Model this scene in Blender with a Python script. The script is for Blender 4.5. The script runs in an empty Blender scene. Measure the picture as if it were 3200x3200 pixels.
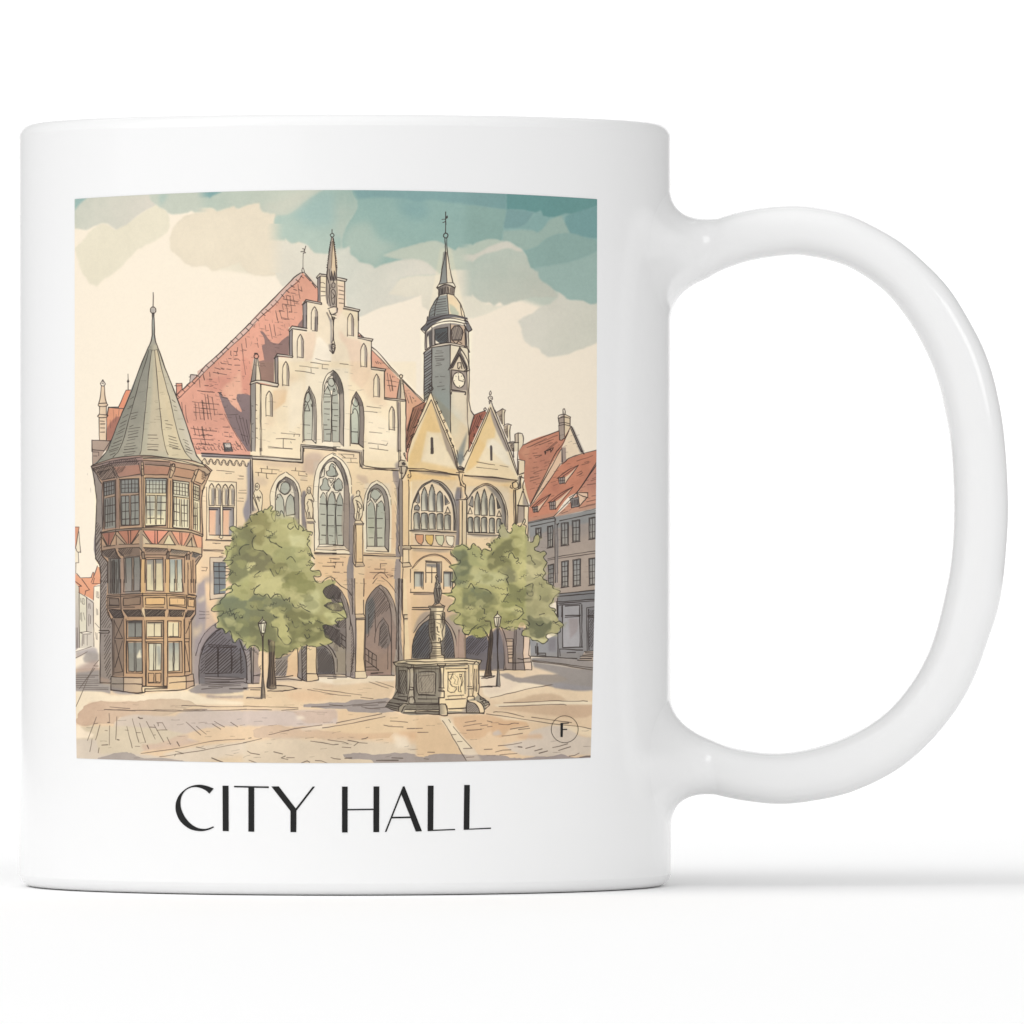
# ---------------------------------------------------------------- the printed picture (a flat watercolour print)
# The artwork is drawn in code: washes, pen lines and hatching rasterised with numpy on a canvas.
import numpy as np
CS = 0.8                                  # canvas pixels per drawing unit
CX0, CY0, CX1, CY1 = 222, 584, 1878, 2396 # extent of the canvas in drawing units
CW, CH = int((CX1-CX0)*CS), int((CY1-CY0)*CS)
rng = np.random.default_rng(11)

def lin(c):
    c = np.asarray(c, float)
    return np.where(c <= .04045, c/12.92, ((c+.055)/1.055)**2.4)

def hexc(h):
    return np.array([int(h[i:i+2], 16) for i in (0, 2, 4)])/255.0

def vnoise(cell):
    gh, gw = int(CH/cell)+3, int(CW/cell)+3
    g = rng.random((gh, gw))
    y = np.arange(CH)/cell; x = np.arange(CW)/cell
    yi = y.astype(int); xi = x.astype(int)
    fy = y-yi; fx = x-xi
    fy = (fy*fy*(3-2*fy))[:, None]; fx = (fx*fx*(3-2*fx))[None, :]
    a = g[yi][:, xi]; b = g[yi][:, xi+1]; c = g[yi+1][:, xi]; d = g[yi+1][:, xi+1]
    return ((a*(1-fx)+b*fx)*(1-fy)+(c*(1-fx)+d*fx)*fy)-.5

N_BIG = vnoise(110)*.6+vnoise(48)*.4
N_MID = vnoise(20)*.6+vnoise(9)*.4
N_FINE = rng.random((CH, CW))-.5
IMG = np.ones((CH, CW, 3))*hexc('F8EBD6')
INK = '3A302E'; LW = .93
_t = [0., 0., 1.]

def t(c, r): _t[:] = [220+410*c, 580+410*r, 4.6]
def tb(i): _t[:] = [[220, 2100, 3.513], [760, 2100, 3.513], [1300, 2100, 3.331]][i]
def g(): _t[:] = [0, 0, .60375]
def ph(): _t[:] = [0, 0, 1.]

def P(s):
    if not isinstance(s, str): return s
    a = np.array([float(v) for v in s.replace(',', ' ').split()]).reshape(-1, 2)
    return a/_t[2]+np.array([_t[0], _t[1]])

def PT(*args):                            # polygon gathered from several tiles: c, r, 'coords', c, r, 'coords' ...
    keep = list(_t); out = []
    for i in range(0, len(args), 3):
        t(args[i], args[i+1]); out.append(P(args[i+2]))
    _t[:] = keep
    return np.vstack(out)

def smooth(p, closed=False, n=6):
    m = len(p)
    if m < 3: return p
    q = np.vstack([p[-1:], p, p[:2]]) if closed else np.vstack([2*p[0]-p[1], p, 2*p[-1]-p[-2]])
    out = []
    u = np.linspace(0, 1, n, endpoint=False)[:, None]
    for i in range(1, len(q)-2):
        a, b, c, d = q[i-1], q[i], q[i+1], q[i+2]
        out.append(.5*((2*b)+(c-a)*u+(2*a-5*b+4*c-d)*u**2+(3*b-a-3*c+d)*u**3))
    if not closed: out.append(p[-1:])
    return np.vstack(out)

def round_off(p, closed=False):
    """hand-drawn curves: smooth the gentle bends of a line, keep its true corners"""
    m = len(p)
    if m < 4: return p
    q = np.vstack([p[-1:], p, p[:1]]) if closed else np.vstack([2*p[0]-p[1], p, 2*p[-1]-p[-2]])
    d = np.diff(q, axis=0); an = np.arctan2(d[:, 1], d[:, 0])
    tn = abs((an[1:]-an[:-1]+np.pi) % (2*np.pi)-np.pi)
    corner = tn > .72
    ln = np.hypot(d[:, 0], d[:, 1])
    out = []
    rngs = range(m) if closed else range(m-1)
    u = np.linspace(0, 1, 4, endpoint=False)[:, None]
    for i in rngs:
        a, b = p[i], p[(i+1) % m]; L_ = ln[i+1]
        ta = (d[i]/max(ln[i], 1e-6)+d[i+1]/max(L_, 1e-6)); tb_ = (d[i+1]/max(L_, 1e-6)+d[i+2]/max(ln[i+2], 1e-6)) if i+2 < len(d) else d[i+1]/max(L_, 1e-6)
        k = (i+1) % m
        ta = d[i+1] if corner[i] or (not closed and i == 0) else ta/max(np.hypot(*ta), 1e-6)*L_
        tb_ = d[i+1] if corner[k] or (not closed and k == m-1) else tb_/max(np.hypot(*tb_), 1e-6)*L_
        out.append((2*u**3-3*u**2+1)*a+(u**3-2*u**2+u)*ta+(-2*u**3+3*u**2)*b+(u**3-u**2)*tb_)
    if not closed: out.append(p[-1:])
    return np.vstack(out)

def wobble(p, amp, step=14, closed=False):
    if amp <= 0: return p
    q = np.vstack([p, p[:1]]) if closed else p
    out = []
    for a, b in zip(q[:-1], q[1:]):
        n = max(1, int(np.hypot(*(b-a))/step))
        u = np.linspace(0, 1, n, endpoint=False)[:, None]
        out.append(a+(b-a)*u)
    if not closed: out.append(q[-1:])
    o = np.vstack(out)
    return o+rng.normal(0, amp, o.shape)

def cover(poly, SS=3):
    p = (poly-np.array([CX0, CY0]))*CS
    x0 = int(max(0, np.floor(p[:, 0].min())-1)); x1 = int(min(CW, np.ceil(p[:, 0].max())+2))
    y0 = int(max(0, np.floor(p[:, 1].min())-1)); y1 = int(min(CH, np.ceil(p[:, 1].max())+2))
    if x1 <= x0+1 or y1 <= y0: return None
    ys = (np.arange((y1-y0)*SS)+.5)/SS+y0
    a = p; b = np.roll(p, -1, 0)
    lo = np.minimum(a[:, 1], b[:, 1]); hi = np.maximum(a[:, 1], b[:, 1])
    act = (ys[:, None] >= lo) & (ys[:, None] < hi)
    dy = b[:, 1]-a[:, 1]; dy = np.where(abs(dy) < 1e-9, 1e-9, dy)
    X = a[:, 0]+(ys[:, None]-a[:, 1])*((b[:, 0]-a[:, 0])/dy)
    X = np.sort(np.where(act, X, np.inf), 1)
    k = int(act.sum(1).max())
    if k == 0: return None
    X = X[:, :k]; fin = np.isfinite(X)
    W = x1-x0
    xx = np.clip(np.where(fin, X, 0)-x0, 0, W-1e-6)
    sg = np.where(np.arange(k) % 2 == 0, 1., -1.)[None, :]*fin
    i = xx.astype(int); f = xx-i
    acc = np.zeros((y1-y0, W+2))
    rows = np.repeat(np.arange((y1-y0)*SS)//SS, k).reshape(-1, k)
    np.add.at(acc, (rows, i), sg*(1-f)); np.add.at(acc, (rows, i+1), sg*f)
    return x0, y0, np.clip(np.cumsum(acc, 1)[:, :W]/SS, 0, 1)

def blur(m, r):
    r = int(round(r))
    if r < 1: return m
    for _ in range(2):
        for ax in (0, 1):
            pad = [(0, 0), (0, 0)]; pad[ax] = (r+1, r)
            c = np.cumsum(np.pad(m, pad, mode='edge'), ax)
            if ax == 0: m = (c[2*r+1:]-c[:-2*r-1])/(2*r+1)
            else: m = (c[:, 2*r+1:]-c[:, :-2*r-1])/(2*r+1)
    return m

def F(col, s, a=1., soft=0, var=.05, edge=.0, amp=0., sm=False, mul=False, to=None, ang=0, clip=None):
    """a wash: colour, outline, opacity, feather, mottling, pigment rim, edge wobble; 'to' = second colour it bleeds into along ang"""
    p = P(s)
    p = smooth(p, True) if sm else (round_off(p, True) if len(p) < 60 else p)
    if amp: p = wobble(p, amp, 10, True)
    if soft:
        pad = soft*2.2
        r = cover(p)
        if r is None: return
        x0, y0, m = r
        k = int(pad*CS)+1
        X0, Y0 = max(0, x0-k), max(0, y0-k); X1, Y1 = min(CW, x0+m.shape[1]+k), min(CH, y0+m.shape[0]+k)
        M = np.zeros((Y1-Y0, X1-X0)); M[y0-Y0:y0-Y0+m.shape[0], x0-X0:x0-X0+m.shape[1]] = m
        m = blur(M, soft*CS); x0, y0 = X0, Y0
    else:
        r = cover(p)
        if r is None: return
        x0, y0, m = r
    h, w = m.shape
    if clip is not None:
        rc = cover(P(clip)); M = np.zeros((CH, CW))
        if rc is None: return
        M[rc[1]:rc[1]+rc[2].shape[0], rc[0]:rc[0]+rc[2].shape[1]] = rc[2]
        m = m*M[y0:y0+h, x0:x0+w]
    sl = (slice(y0, y0+h), slice(x0, x0+w))
    c = np.ones((h, w, 3))*hexc(col)
    if to is not None:
        yy, xx = np.mgrid[0:h, 0:w]
        d = xx*np.cos(np.radians(ang))+yy*np.sin(np.radians(ang))
        ok = m > .3
        if ok.any():
            lo, hi = d[ok].min(), d[ok].max()
            u = np.clip((d-lo)/max(1e-6, hi-lo)+N_MID[sl]*.25, 0, 1)[..., None]
            c = c*(1-u)+hexc(to)*u
    v = 1+var*(N_BIG[sl]*2.2+N_MID[sl]*.8)+N_FINE[sl]*.012
    if edge:
        v = v-edge*np.clip(1-blur(m, 4*CS)*1.0, 0, 1)*m
    c = np.clip(c*v[..., None], 0, 1)
    A = (m*a)[..., None]
    if mul: c = IMG[sl]*c
    IMG[sl] = IMG[sl]*(1-A)+c*A

def stroke(p, w, a, col, taper=False):
    w = w*LW
    q = (p-np.array([CX0, CY0]))*CS
    n = len(q)
    if n < 2: return
    ww = np.full(n, w*CS)*(1+.22*np.sin(np.arange(n)*.9+rng.random()*6))
    if taper:
        u = np.linspace(0, 1, n); ww = ww*(.45+.55*np.sin(np.pi*np.clip(u*.9+.08, 0, 1)))
    R = w*CS/2*1.3+1.5
    x0 = int(max(0, q[:, 0].min()-R)); x1 = int(min(CW, q[:, 0].max()+R+1))
    y0 = int(max(0, q[:, 1].min()-R)); y1 = int(min(CH, q[:, 1].max()+R+1))
    if x1 <= x0 or y1 <= y0: return
    B = np.zeros((y1-y0, x1-x0))
    for i in range(n-1):
        A_, C_ = q[i], q[i+1]
        sx0 = int(max(x0, min(A_[0], C_[0])-R)); sx1 = int(min(x1, max(A_[0], C_[0])+R+1))
        sy0 = int(max(y0, min(A_[1], C_[1])-R)); sy1 = int(min(y1, max(A_[1], C_[1])+R+1))
        if sx1 <= sx0 or sy1 <= sy0: continue
        xx = np.arange(sx0, sx1)[None, :]+.5; yy = np.arange(sy0, sy1)[:, None]+.5
        d = C_-A_; L2 = max(1e-9, d@d)
        u = np.clip(((xx-A_[0])*d[0]+(yy-A_[1])*d[1])/L2, 0, 1)
        dist = np.hypot(xx-A_[0]-u*d[0], yy-A_[1]-u*d[1])
        hw = (ww[i]+(ww[i+1]-ww[i])*u)/2
        k = np.clip(hw+.5-dist, 0, 1)*np.clip(2*hw+.2, 0, 1)
        b = B[sy0-y0:sy1-y0, sx0-x0:sx1-x0]
        np.maximum(b, k, out=b)
    A = (B*a)[..., None]
    sl = (slice(y0, y1), slice(x0, x1))
    IMG[sl] = IMG[sl]*(1-A)+hexc(col)*A

def L(s, w=2.5, a=.92, col=INK, sm=False, j=.35, taper=False):
    """pen lines; several strokes are split by ';'"""
    for part in (s.split(';') if isinstance(s, str) else [s]):
        if isinstance(part, str) and not part.strip(): continue
        p = P(part)
        p = smooth(p, False, 7) if sm else wobble(round_off(p), j, 16)
        stroke(p, w, a, col, taper)

def O(s, w=2.5, a=.92, col=INK, sm=False, j=.35):
    for part in (s.split(';') if isinstance(s, str) else [s]):
        p = P(part)
        p = smooth(p, True, 7) if sm else wobble(round_off(p, True), j, 16, True)
        stroke(np.vstack([p, p[:1]]), w, a, col)

def H(s, ang, sp, w=1.5, a=.7, col=INK, gap=.12):
    """pen hatching inside an outline"""
    p = P(s); sp = sp/_t[2]
    d = np.array([np.cos(np.radians(ang)), np.sin(np.radians(ang))]); nrm = np.array([-d[1], d[0]])
    k = p@nrm; v = p@d
    lo = k.min()+sp*.4
    while lo < k.max():
        kk = lo+rng.normal(0, sp*.12)
        xs = []
        for i in range(len(p)):
            k0, k1 = k[i], k[(i+1) % len(p)]
            if (k0 <= kk) != (k1 <= kk):
                u = (kk-k0)/(k1-k0); xs.append(v[i]+(v[(i+1) % len(p)]-v[i])*u)
        xs.sort()
        for a0, a1 in zip(xs[::2], xs[1::2]):
            ln = a1-a0
            if ln < 2: continue
            a0 += ln*gap*rng.random()*.6; a1 -= ln*gap*rng.random()
            n = max(3, int(ln/12))
            u = np.linspace(0, 1, n)[:, None]
            stroke(nrm*kk+d*(a0+(a1-a0)*u)+rng.normal(0, .25, (n, 2)), w, a, col)
        lo += sp

def arch(x0, x1, yb, ys, yt, k=.6, n=12):
    """outline of a pointed (k=.6) or round (k=0) arch opening in tile units"""
    xm = (x0+x1)/2
    u = np.linspace(0, 1, n)
    f = u**k if k else np.sqrt(1-(1-u)**2)
    lft = np.stack([x0+(xm-x0)*u, ys-(ys-yt)*f], 1)
    rgt = np.stack([x1-(x1-xm)*u, ys-(ys-yt)*f], 1)[::-1]
    pts = np.vstack([[[x0, yb]], lft, rgt[1:], [[x1, yb]]])
    return pts/_t[2]+np.array([_t[0], _t[1]])

def niche(x0, y0, x1, yb, k=.6, sl=0):
    """small blind lancet"""
    h = (x1-x0)*1.15
    a_ = arch(x0, x1, yb, y0+h, y0, k)
    F('EFDDBB', a_, var=.03)
    xm = x0+(x1-x0)*.62
    F('9A8C84', f'{xm} {y0+h*.35} {xm+8} {y0+h*.2} {x1} {y0+h} {x1} {yb-6} {xm+6} {yb-10}', a=.85, soft=1)
    L(a_, w=2.1); L(f'{xm} {y0+h*.45} {xm+4} {y0+h*1.2} {xm+4} {yb-12}', w=1.2, a=.5)
    L(f'{x0} {yb-14} {x1} {yb}', w=1.8)

def win(x0, y0, x1, y1, nx=2, ny=2, glass='A9B0A8', fr=INK, dx=0, w=2.0, dark=True):
    """plain casement in tile units; dx = horizontal lean of the bottom"""
    F(glass, f'{x0} {y0} {x1} {y0} {x1+dx} {y1} {x0+dx} {y1}', to='DDD6BC', ang=80)
    if dark: F('5F6163', f'{x0} {y0} {x1} {y0} {x1} {y0+(y1-y0)*.13} {x0} {y0+(y1-y0)*.16}', a=.7, soft=1)
    O(f'{x0} {y0} {x1} {y0} {x1+dx} {y1} {x0+dx} {y1}', w=w)
    for i in range(1, nx):
        x = x0+(x1-x0)*i/nx; L(f'{x} {y0} {x+dx} {y1}', w=w*.75)
    for i in range(1, ny):
        y = y0+(y1-y0)*i/ny; L(f'{x0} {y} {x1+dx*i/ny} {y}', w=w*.7)

def TONE(s, sat=.7, gain=1., tint='FFFFFF', soft=2):
    """quieten the colours of a region (a glaze over the finished washes)"""
    r = cover(P(s))
    if r is None: return
    x0, y0, m = r; m = blur(m, soft*CS)[..., None]
    sl = (slice(y0, y0+m.shape[0]), slice(x0, x0+m.shape[1]))
    c = IMG[sl]; y = c.mean(2, keepdims=True)
    IMG[sl] = c*(1-m)+np.clip((y+(c-y)*sat)*gain*hexc(tint), 0, 1)*m

def bleed(x, y0, y1, r=22):
    """let two neighbouring washes run into each other across a vertical edge"""
    i = int((x-CX0)*CS); k = int(r*CS); a = int((y0-CY0)*CS); b = int((y1-CY0)*CS)
    u = np.linspace(0, 1, 2*k)[None, :, None]; u = u*u*(3-2*u)
    lf, rt = IMG[a:b, i-k:i-k+1].copy(), IMG[a:b, i+k:i+k+1].copy()
    w = np.minimum(1, np.minimum(np.arange(2*k), np.arange(2*k)[::-1])/6.)[None, :, None]
    IMG[a:b, i-k:i+k] = IMG[a:b, i-k:i+k]*(1-w)+(lf*(1-u)+rt*u)*w

def scatter(s, n):
    """n random points inside an outline"""
    x0, y0, m = cover(P(s)); ys, xs = np.nonzero(m > .95)
    k = rng.integers(0, len(xs), n)
    return np.stack([(xs[k]+x0)/CS+CX0, (ys[k]+y0)/CS+CY0], 1)

def dashes(s, n, ln, ang, w=1.5, a=.45, bend=0.):
    """loose short pen marks"""
    for c in scatter(s, n):
        l_ = ln*(.5+rng.random()); th = np.radians(ang+rng.normal(0, 5)); d = np.array([np.cos(th), np.sin(th)])*l_/2
        m_ = c+np.array([-d[1], d[0]])*bend*rng.normal(0, 1)
        stroke(smooth(np.vstack([c-d, m_, c+d]), False, 4), w, a*(.6+.4*rng.random()), INK)

def leaves(s, n, cols, r=9, a=.4):
    """small overlapping leaf-clump washes"""
    for c in scatter(s, n):
        k = 9; th = np.linspace(0, 2*np.pi, k, endpoint=False)
        rr = r*(.6+.9*rng.random())*(1+rng.normal(0, .25, k))
        keep = list(_t); ph()
        F(cols[rng.integers(len(cols))], c+np.stack([rr*np.cos(th)*1.25, rr*np.sin(th)*.85], 1), a=a*(.5+.5*rng.random()), soft=1, sm=True, var=.05)
        _t[:] = keep
# ---- sky
ph(); F('C6CCBD', '200 570 900 570 1900 570 1900 1070 1700 960 1440 900 1300 900 1120 960 1060 800 900 770 860 700 820 640 640 650 500 640 400 660 220 700', var=.02, soft=6); F('E9DFC8', '620 640 800 640 860 720 960 770 1000 860 860 860 640 830 540 780', var=.02, soft=4)
t(0, 0)
F('E8DFC7', '60 900 180 790 300 640 420 555 530 560 640 640 900 480 1230 270 1300 300 1400 400 1430 560 1390 670 980 920 600 1280 500 1330 380 1450 250 1380', var=.02, soft=3, amp=1)
F('CDCEBE', '60 180 1250 120 1160 200 1230 270 980 420 800 560 650 635 540 555 440 545 310 600 240 632 60 615', amp=.8, edge=.02, to='DAD3C4', ang=10, var=.02, soft=2.6)
F('9DB9B2', '60 180 250 170 110 290 60 370', amp=.5, var=.02, soft=2.6)
F('C7CCBC', '1130 120 1860 90 1932 230 1932 330 1860 380 1710 370 1680 390 1470 410 1400 400 1380 360 1280 310 1230 260 1150 200', amp=.8, edge=.02, var=.02, soft=2.6)
F('A9BFB5', '1270 120 1420 110 1330 250 1290 300', var=.02, soft=6, a=.7)
F('E9DCC4', PT(0, 0, '1932 330 1860 380 1700 420 1600 470 1440 680 1430 820 1440 940 1560 1020 1640 1110 1780 1170 1932 1140', 1, 0, '80 1160 150 1225 400 1160 550 1095 600 1190 720 1280 940 1300 1070 1280 1090 900 1070 400 840 240 720 250 470 290 230 360 60 315'), amp=1, edge=.04, var=.02, soft=2.6)
t(1, 0)
F('E3DCCA', '1060 620 1260 810 1500 830 1620 960 1932 970 1932 1500 1660 1480 1460 1250 1160 1460 1090 1340 1070 1280', var=.02, soft=2, amp=1, edge=.03)
F('BCC7B8', '40 230 290 80 1932 50 1932 970 1810 972 1620 960 1500 840 1390 800 1330 825 1260 812 1200 750 1070 630 1040 540 1050 450 1080 405 980 400 870 370 845 330 830 245 720 260 550 320 490 325 470 290 400 310 230 365 150 320 60 315 0 350', amp=.8, edge=.03, to='CCCDBC', ang=0, var=.02, soft=2.6)
F('A9BEB3', '1080 430 1280 400 1500 220 1760 60 1932 60 1932 900 1810 972 1620 960 1500 840 1390 800 1330 825 1260 812 1200 750 1070 630 1050 500', amp=.8, var=.02, soft=2, to='B9C8BA', ang=90)
F('9FBBB5', '1300 400 1500 220 1740 100 1932 100 1932 560 1500 560', var=.02, soft=14, a=.6)
F('CFCDBC', '850 300 1350 120 1600 100 1480 260 1250 390 980 395', var=.02, soft=10, a=.55)
F('84A8A6', PT(0, 0, '1850 80 1870 170 1932 232', 1, 0, '38 232 160 150 300 80'), amp=.6, edge=.02, var=.02, soft=2.6)
t(2, 0)
F('A5BAAE', '0 50 280 50 290 150 350 220 345 330 290 430 220 540 150 700 130 860 160 905 50 940 0 950', amp=.6, to='C9CDBD', ang=90, var=.02, soft=2.6)
F('93B2AB', '270 50 1932 70 1932 870 1890 845 1830 870 1760 940 1700 910 1560 830 1470 800 1260 835 980 910 720 1000 900 1045 1080 1060 800 1120 680 1150 600 1192 560 1150 370 1100 350 1060 250 990 240 870 160 905 130 860 150 700 220 540 290 430 345 330 350 220 290 150', amp=.8, edge=.03, to='9EB8AD', ang=110, var=.02, soft=2.6)
F('B5C3B5', '130 860 150 720 260 560 520 520 640 760 980 880 720 1000 680 1140 600 1185 380 1100 250 980', var=.02, soft=12, a=.75)
F('82A4A3', '280 55 1932 75 1932 250 1640 240 1400 200 1250 230 1000 190 700 170 360 190', var=.02, soft=4, a=.85)
F('86A8A6', '900 200 1300 220 1400 380 1250 500 1050 430', var=.02, soft=14, a=.7)
F('C4CBBA', '720 1000 980 910 1260 835 1470 800 1560 830 1700 910 1760 940 1830 870 1932 850 1932 1215 1700 1220 1540 1272 1000 1325 700 1140 800 1120 1080 1060 900 1045', amp=.8, edge=.04, var=.02, soft=2.6)
F('D5D5C6', '0 960 160 905 240 870 250 990 350 1060 370 1100 560 1150 600 1192 690 1150 1080 1060 1300 1080 1540 1272 1200 1292 960 1335 900 1500 1260 1570 1100 1640 700 1750 380 1890 200 1720 150 1400 40 1300', amp=.8, edge=.04, to='E2DBCB', ang=25, var=.02, soft=2.6)
F('E6DECA', '960 1335 1200 1292 1540 1272 1700 1220 1932 1212 1932 1932 1370 1790 1280 1740 1270 1570 1100 1600 800 1560', var=.02, soft=2, amp=1)
t(3, 0)
F('93B2AC', '0 80 1960 170 1912 1690 1820 1705 1720 1660 1480 1630 1430 1580 1350 1520 1200 1440 1060 1350 900 1000 650 800 500 780 200 810 100 870 0 845', amp=.6, var=.02, soft=2.6)
F('6A9693', '600 90 1960 170 1930 290 1600 410 1440 405 1380 440 1300 455 1130 440 1095 360 1020 390 850 355 610 345', amp=.8, to='6D9894', ang=0, var=.02, soft=2.6)
F('80A19F', '605 345 850 355 1000 385 900 540 800 600 560 618', amp=.6, edge=.03, var=.02, soft=2.6)
F('7BA19F', '1455 430 1930 280 1930 755 1750 748 1520 688 1450 560', amp=.6, edge=.02, var=.02, soft=2.6)
F('81A2A0', '0 80 600 105 605 345 300 310 0 262', amp=.6, to='7C9F9D', ang=0, var=.02, soft=2.6)
F('8FACA3', '0 262 300 310 605 345 560 618 540 800 460 772 200 810 100 870 0 845', amp=.6, edge=.04, var=.02, soft=2.6)
F('8BACA7', '560 618 800 600 900 540 1000 430 1095 360 1130 440 1240 470 1130 620 1050 690 980 640', amp=.6, edge=.02, var=.02, soft=2.6)
F('A0B6AB', '560 650 980 645 1050 680 1130 620 1200 520 1290 460 1400 425 1455 560 1520 690 1330 705 1150 790 1060 870 870 938 790 890 650 805 545 820', amp=.6, edge=.03, var=.02, soft=2.6)
F('92AEA6', '870 938 1060 870 1150 785 1330 705 1540 690 1750 748 1900 790 1930 935 1640 1060 1400 1120 950 1192 920 1100', amp=.6, edge=.03, var=.02, soft=2.6)
F('A0B8AF', '950 1192 1400 1120 1640 1060 1930 935 1930 1690 1820 1705 1720 1660 1480 1630 1430 1570 1350 1520 1200 1440 1080 1340 1060 1240', amp=.8, edge=.03, var=.02, soft=2.6)
F('BBC6B6', '0 1060 0 845 100 870 200 810 460 772 545 822 340 890 100 1020', amp=.7, edge=.03, var=.02, soft=2.6)
F('E6DFCB', '-60 1200 80 1225 30 1300 60 1500 250 1670 430 1720 560 1730 560 1740 220 1880 0 1932 -60 1932', amp=.6, var=.02, soft=2.6)
F('D8D3C4', '-20 1110 60 1030 180 980 340 890 480 830 600 802 650 810 740 880 820 900 850 947 750 945 690 910 600 912 460 950 250 1000 80 1120', amp=.7, edge=.03, var=.02, soft=2.6)
F('BFC8BA', '-20 1215 80 1150 250 1010 460 950 640 908 700 940 850 947 900 1020 920 1110 950 1192 1060 1240 1080 1340 1280 1490 1350 1600 1270 1600 1100 1602 950 1612 760 1660 560 1728 540 1690 500 1678 430 1722 370 1690 250 1670 60 1500 25 1380 30 1290 80 1225', amp=1, edge=.03, to='C8C8B9', ang=60, var=.02, soft=2.6)
F('D7D5C5', PT(3, 0, '1350 1520 1430 1580 1480 1632 1720 1662 1820 1707 1930 1690', 3, 1, '1930 360 1500 530 1200 582 1130 520 1060 440 980 430 860 330 820 180 780 60', 3, 0, '830 1905 960 1850 1100 1740 1250 1680 1345 1610'), amp=1, edge=.02, to='DDD8C9', ang=200, var=.02, soft=2.6)

bleed(634, 588, 720, 26); bleed(1045, 588, 960, 26); bleed(1455, 588, 1000, 26)
bleed(862, 700, 852, 34)
# ---- far houses on the left edge
t(0, 2)
F('E0A07F', '40 1132 127 1130 75 1440 40 1440'); F('F2E3C8', '75 1440 122 1180 146 1500 100 1490 112 1650 40 1650 40 1440')
F('F4E2C4', '40 1650 80 1650 70 1932 40 1932')
L('40 1132 127 1130 75 1440;122 1200 147 1500 100 1490 75 1440;112 1495 119 1650 40 1650;82 1650 72 1932', w=1.9)
F('E3A583', PT(0, 2, '72 1800 145 1865 300 1858 325 1780 340 1790 330 1860 388 1700 412 1710 432 1820', 0, 3, '430 60 335 100 330 300 225 240 120 190 60 20'), to='DB9A78', ang=90)
L('88 1800 145 1865 300 1858 320 1785 338 1790 330 1860 388 1695;330 1860 300 1932;412 1712 430 1800', w=1.9)
t(0, 3)
F('D6CCB8', '50 30 118 100 125 980 50 1040', to='B9ACA4', ang=90); F('E3DAC2', '120 190 235 262 235 750 145 765 170 790 130 990')
F('C9BDB2', '235 262 330 310 338 970 130 990 170 790 310 765 235 750', to='D9CDBB', ang=90)
F('F8E8CF', '335 98 428 95 415 1160 380 1160 338 970')
L('70 30 160 98 118 100;165 0 275 150 220 165 205 230;125 100 128 980;120 190 240 262;232 262 234 748;235 262 330 340 338 970;330 300 340 100 425 92;310 62 425 66;325 60 345 -20;145 765 235 748 310 765;145 765 180 785 290 785;75 1040 300 970;75 1130 240 1045', w=1.9)
L('80 700 82 980;100 700 102 980;150 270 152 330;172 275 172 350 198 360 195 275 175 275;140 480 142 580;160 480 165 600;185 480 205 580;258 350 260 420;280 350 285 425;265 500 262 670;290 520 288 640;370 170 372 260;390 175 388 265 410 265 405 180;375 420 380 510;392 430 395 510;365 760 370 860;380 770 382 870;170 800 172 950;192 800 195 930;240 800 242 950;355 630 420 700', w=1.6, a=.7)
# ---- back left: finial column, red roofs, grey block
t(0, 1)
F('E39473', '690 1300 800 1055 885 1055 780 1320'); F('DF9C7B', '520 1440 545 1310 780 1320 600 1780 520 1770')
F('A97463', '640 1440 740 1420 600 1780 520 1770 530 1600', amp=1, soft=1)
F('EBD3B3', '448 990 488 990 525 1245 535 1280 515 1300 515 1400 535 1430 520 1450 520 1775 415 1775 415 1440 390 1430 420 1390 420 1290 400 1270 410 1240', to='E0C3A4', ang=0)
F('B7A190', PT(0, 1, '310 1770 575 1780 520 1932', 0, 2, '500 30 370 220 318 240'), to='A89282', ang=40)
L('445 990 408 1250 395 1270 420 1285 515 1282 540 1265 520 1240 488 990;410 1245 520 1240;418 1290 415 1395 388 1430 410 1445 525 1440 540 1415 415 1400;515 1290 515 1400;412 1445 415 1770;520 1445 518 1770;430 1500 490 1500;430 1540 495 1540;435 1595 495 1595;430 1655 490 1655')
O('432 960 450 930 465 905 480 930 500 960 485 990 450 990', sm=True); L('450 955 480 965;465 905 468 960', w=1.8)
L('828 820 828 1050;690 1300 800 1052 885 1052', w=2.4); O('828 905 838 925 828 945 818 925', w=3)
L('525 1430 548 1300 780 1320;548 1302 690 1296', w=3); L('615 1330 625 1520;570 1480 575 1600;660 1400 650 1500;700 1330 690 1420', w=1.3, a=.5)
L('310 1770 310 1932;310 1772 575 1782;310 1910 490 1925;578 1780 480 1932', w=2.8)
t(0, 2)
L('315 0 318 240;325 55 410 58 405 110;330 110 380 112', w=1.8)
# ---- big red roof of the main house
ph()
F('E09A7F', '946 852 1161 1086 1326 1256 1275 1440 700 1428 596 1418 545 1240', edge=.04, var=.07, to='E29C82', ang=90)
t(1, 0); F('E6A183', '1000 1932 1250 1560 1450 1280 1640 1460 1660 1640 1450 1700 1440 1932', soft=10, a=.7)
t(1, 1)
F('EBAE8E', '360 960 420 940 560 760 580 980 570 1150 520 1180 560 1360 440 1280 300 1060', soft=4, a=.8)
F('DA8F78', '60 900 400 840 415 920 330 980 240 1080 60 1060', soft=3, a=.8)
F('DA8C74', '600 560 700 640 730 900 690 1120 590 1130 570 700', soft=3, a=.6)
F('8F7069', '835 205 880 215 940 290 1000 360 1105 385 1200 300 1250 265 1260 540 1050 590 1050 945 850 930 815 640 900 625 870 450 860 410 910 390 890 290', amp=.4, edge=.03, to='9B7468', ang=100)
F('8F7069', '1380 125 1450 30 1460 170 1380 140')
F('8B7573', '240 1085 280 1080 300 1140 370 1160 430 1260 560 1370 580 1360 540 1260 500 1180 510 1110 620 1108 700 1130 710 1932 660 1932 560 1780 470 1640 380 1480 320 1320', amp=.4, edge=.03, to='7F6A6A', ang=70)
L('240 1085 300 1130;280 1155 375 1175', w=2)
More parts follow.
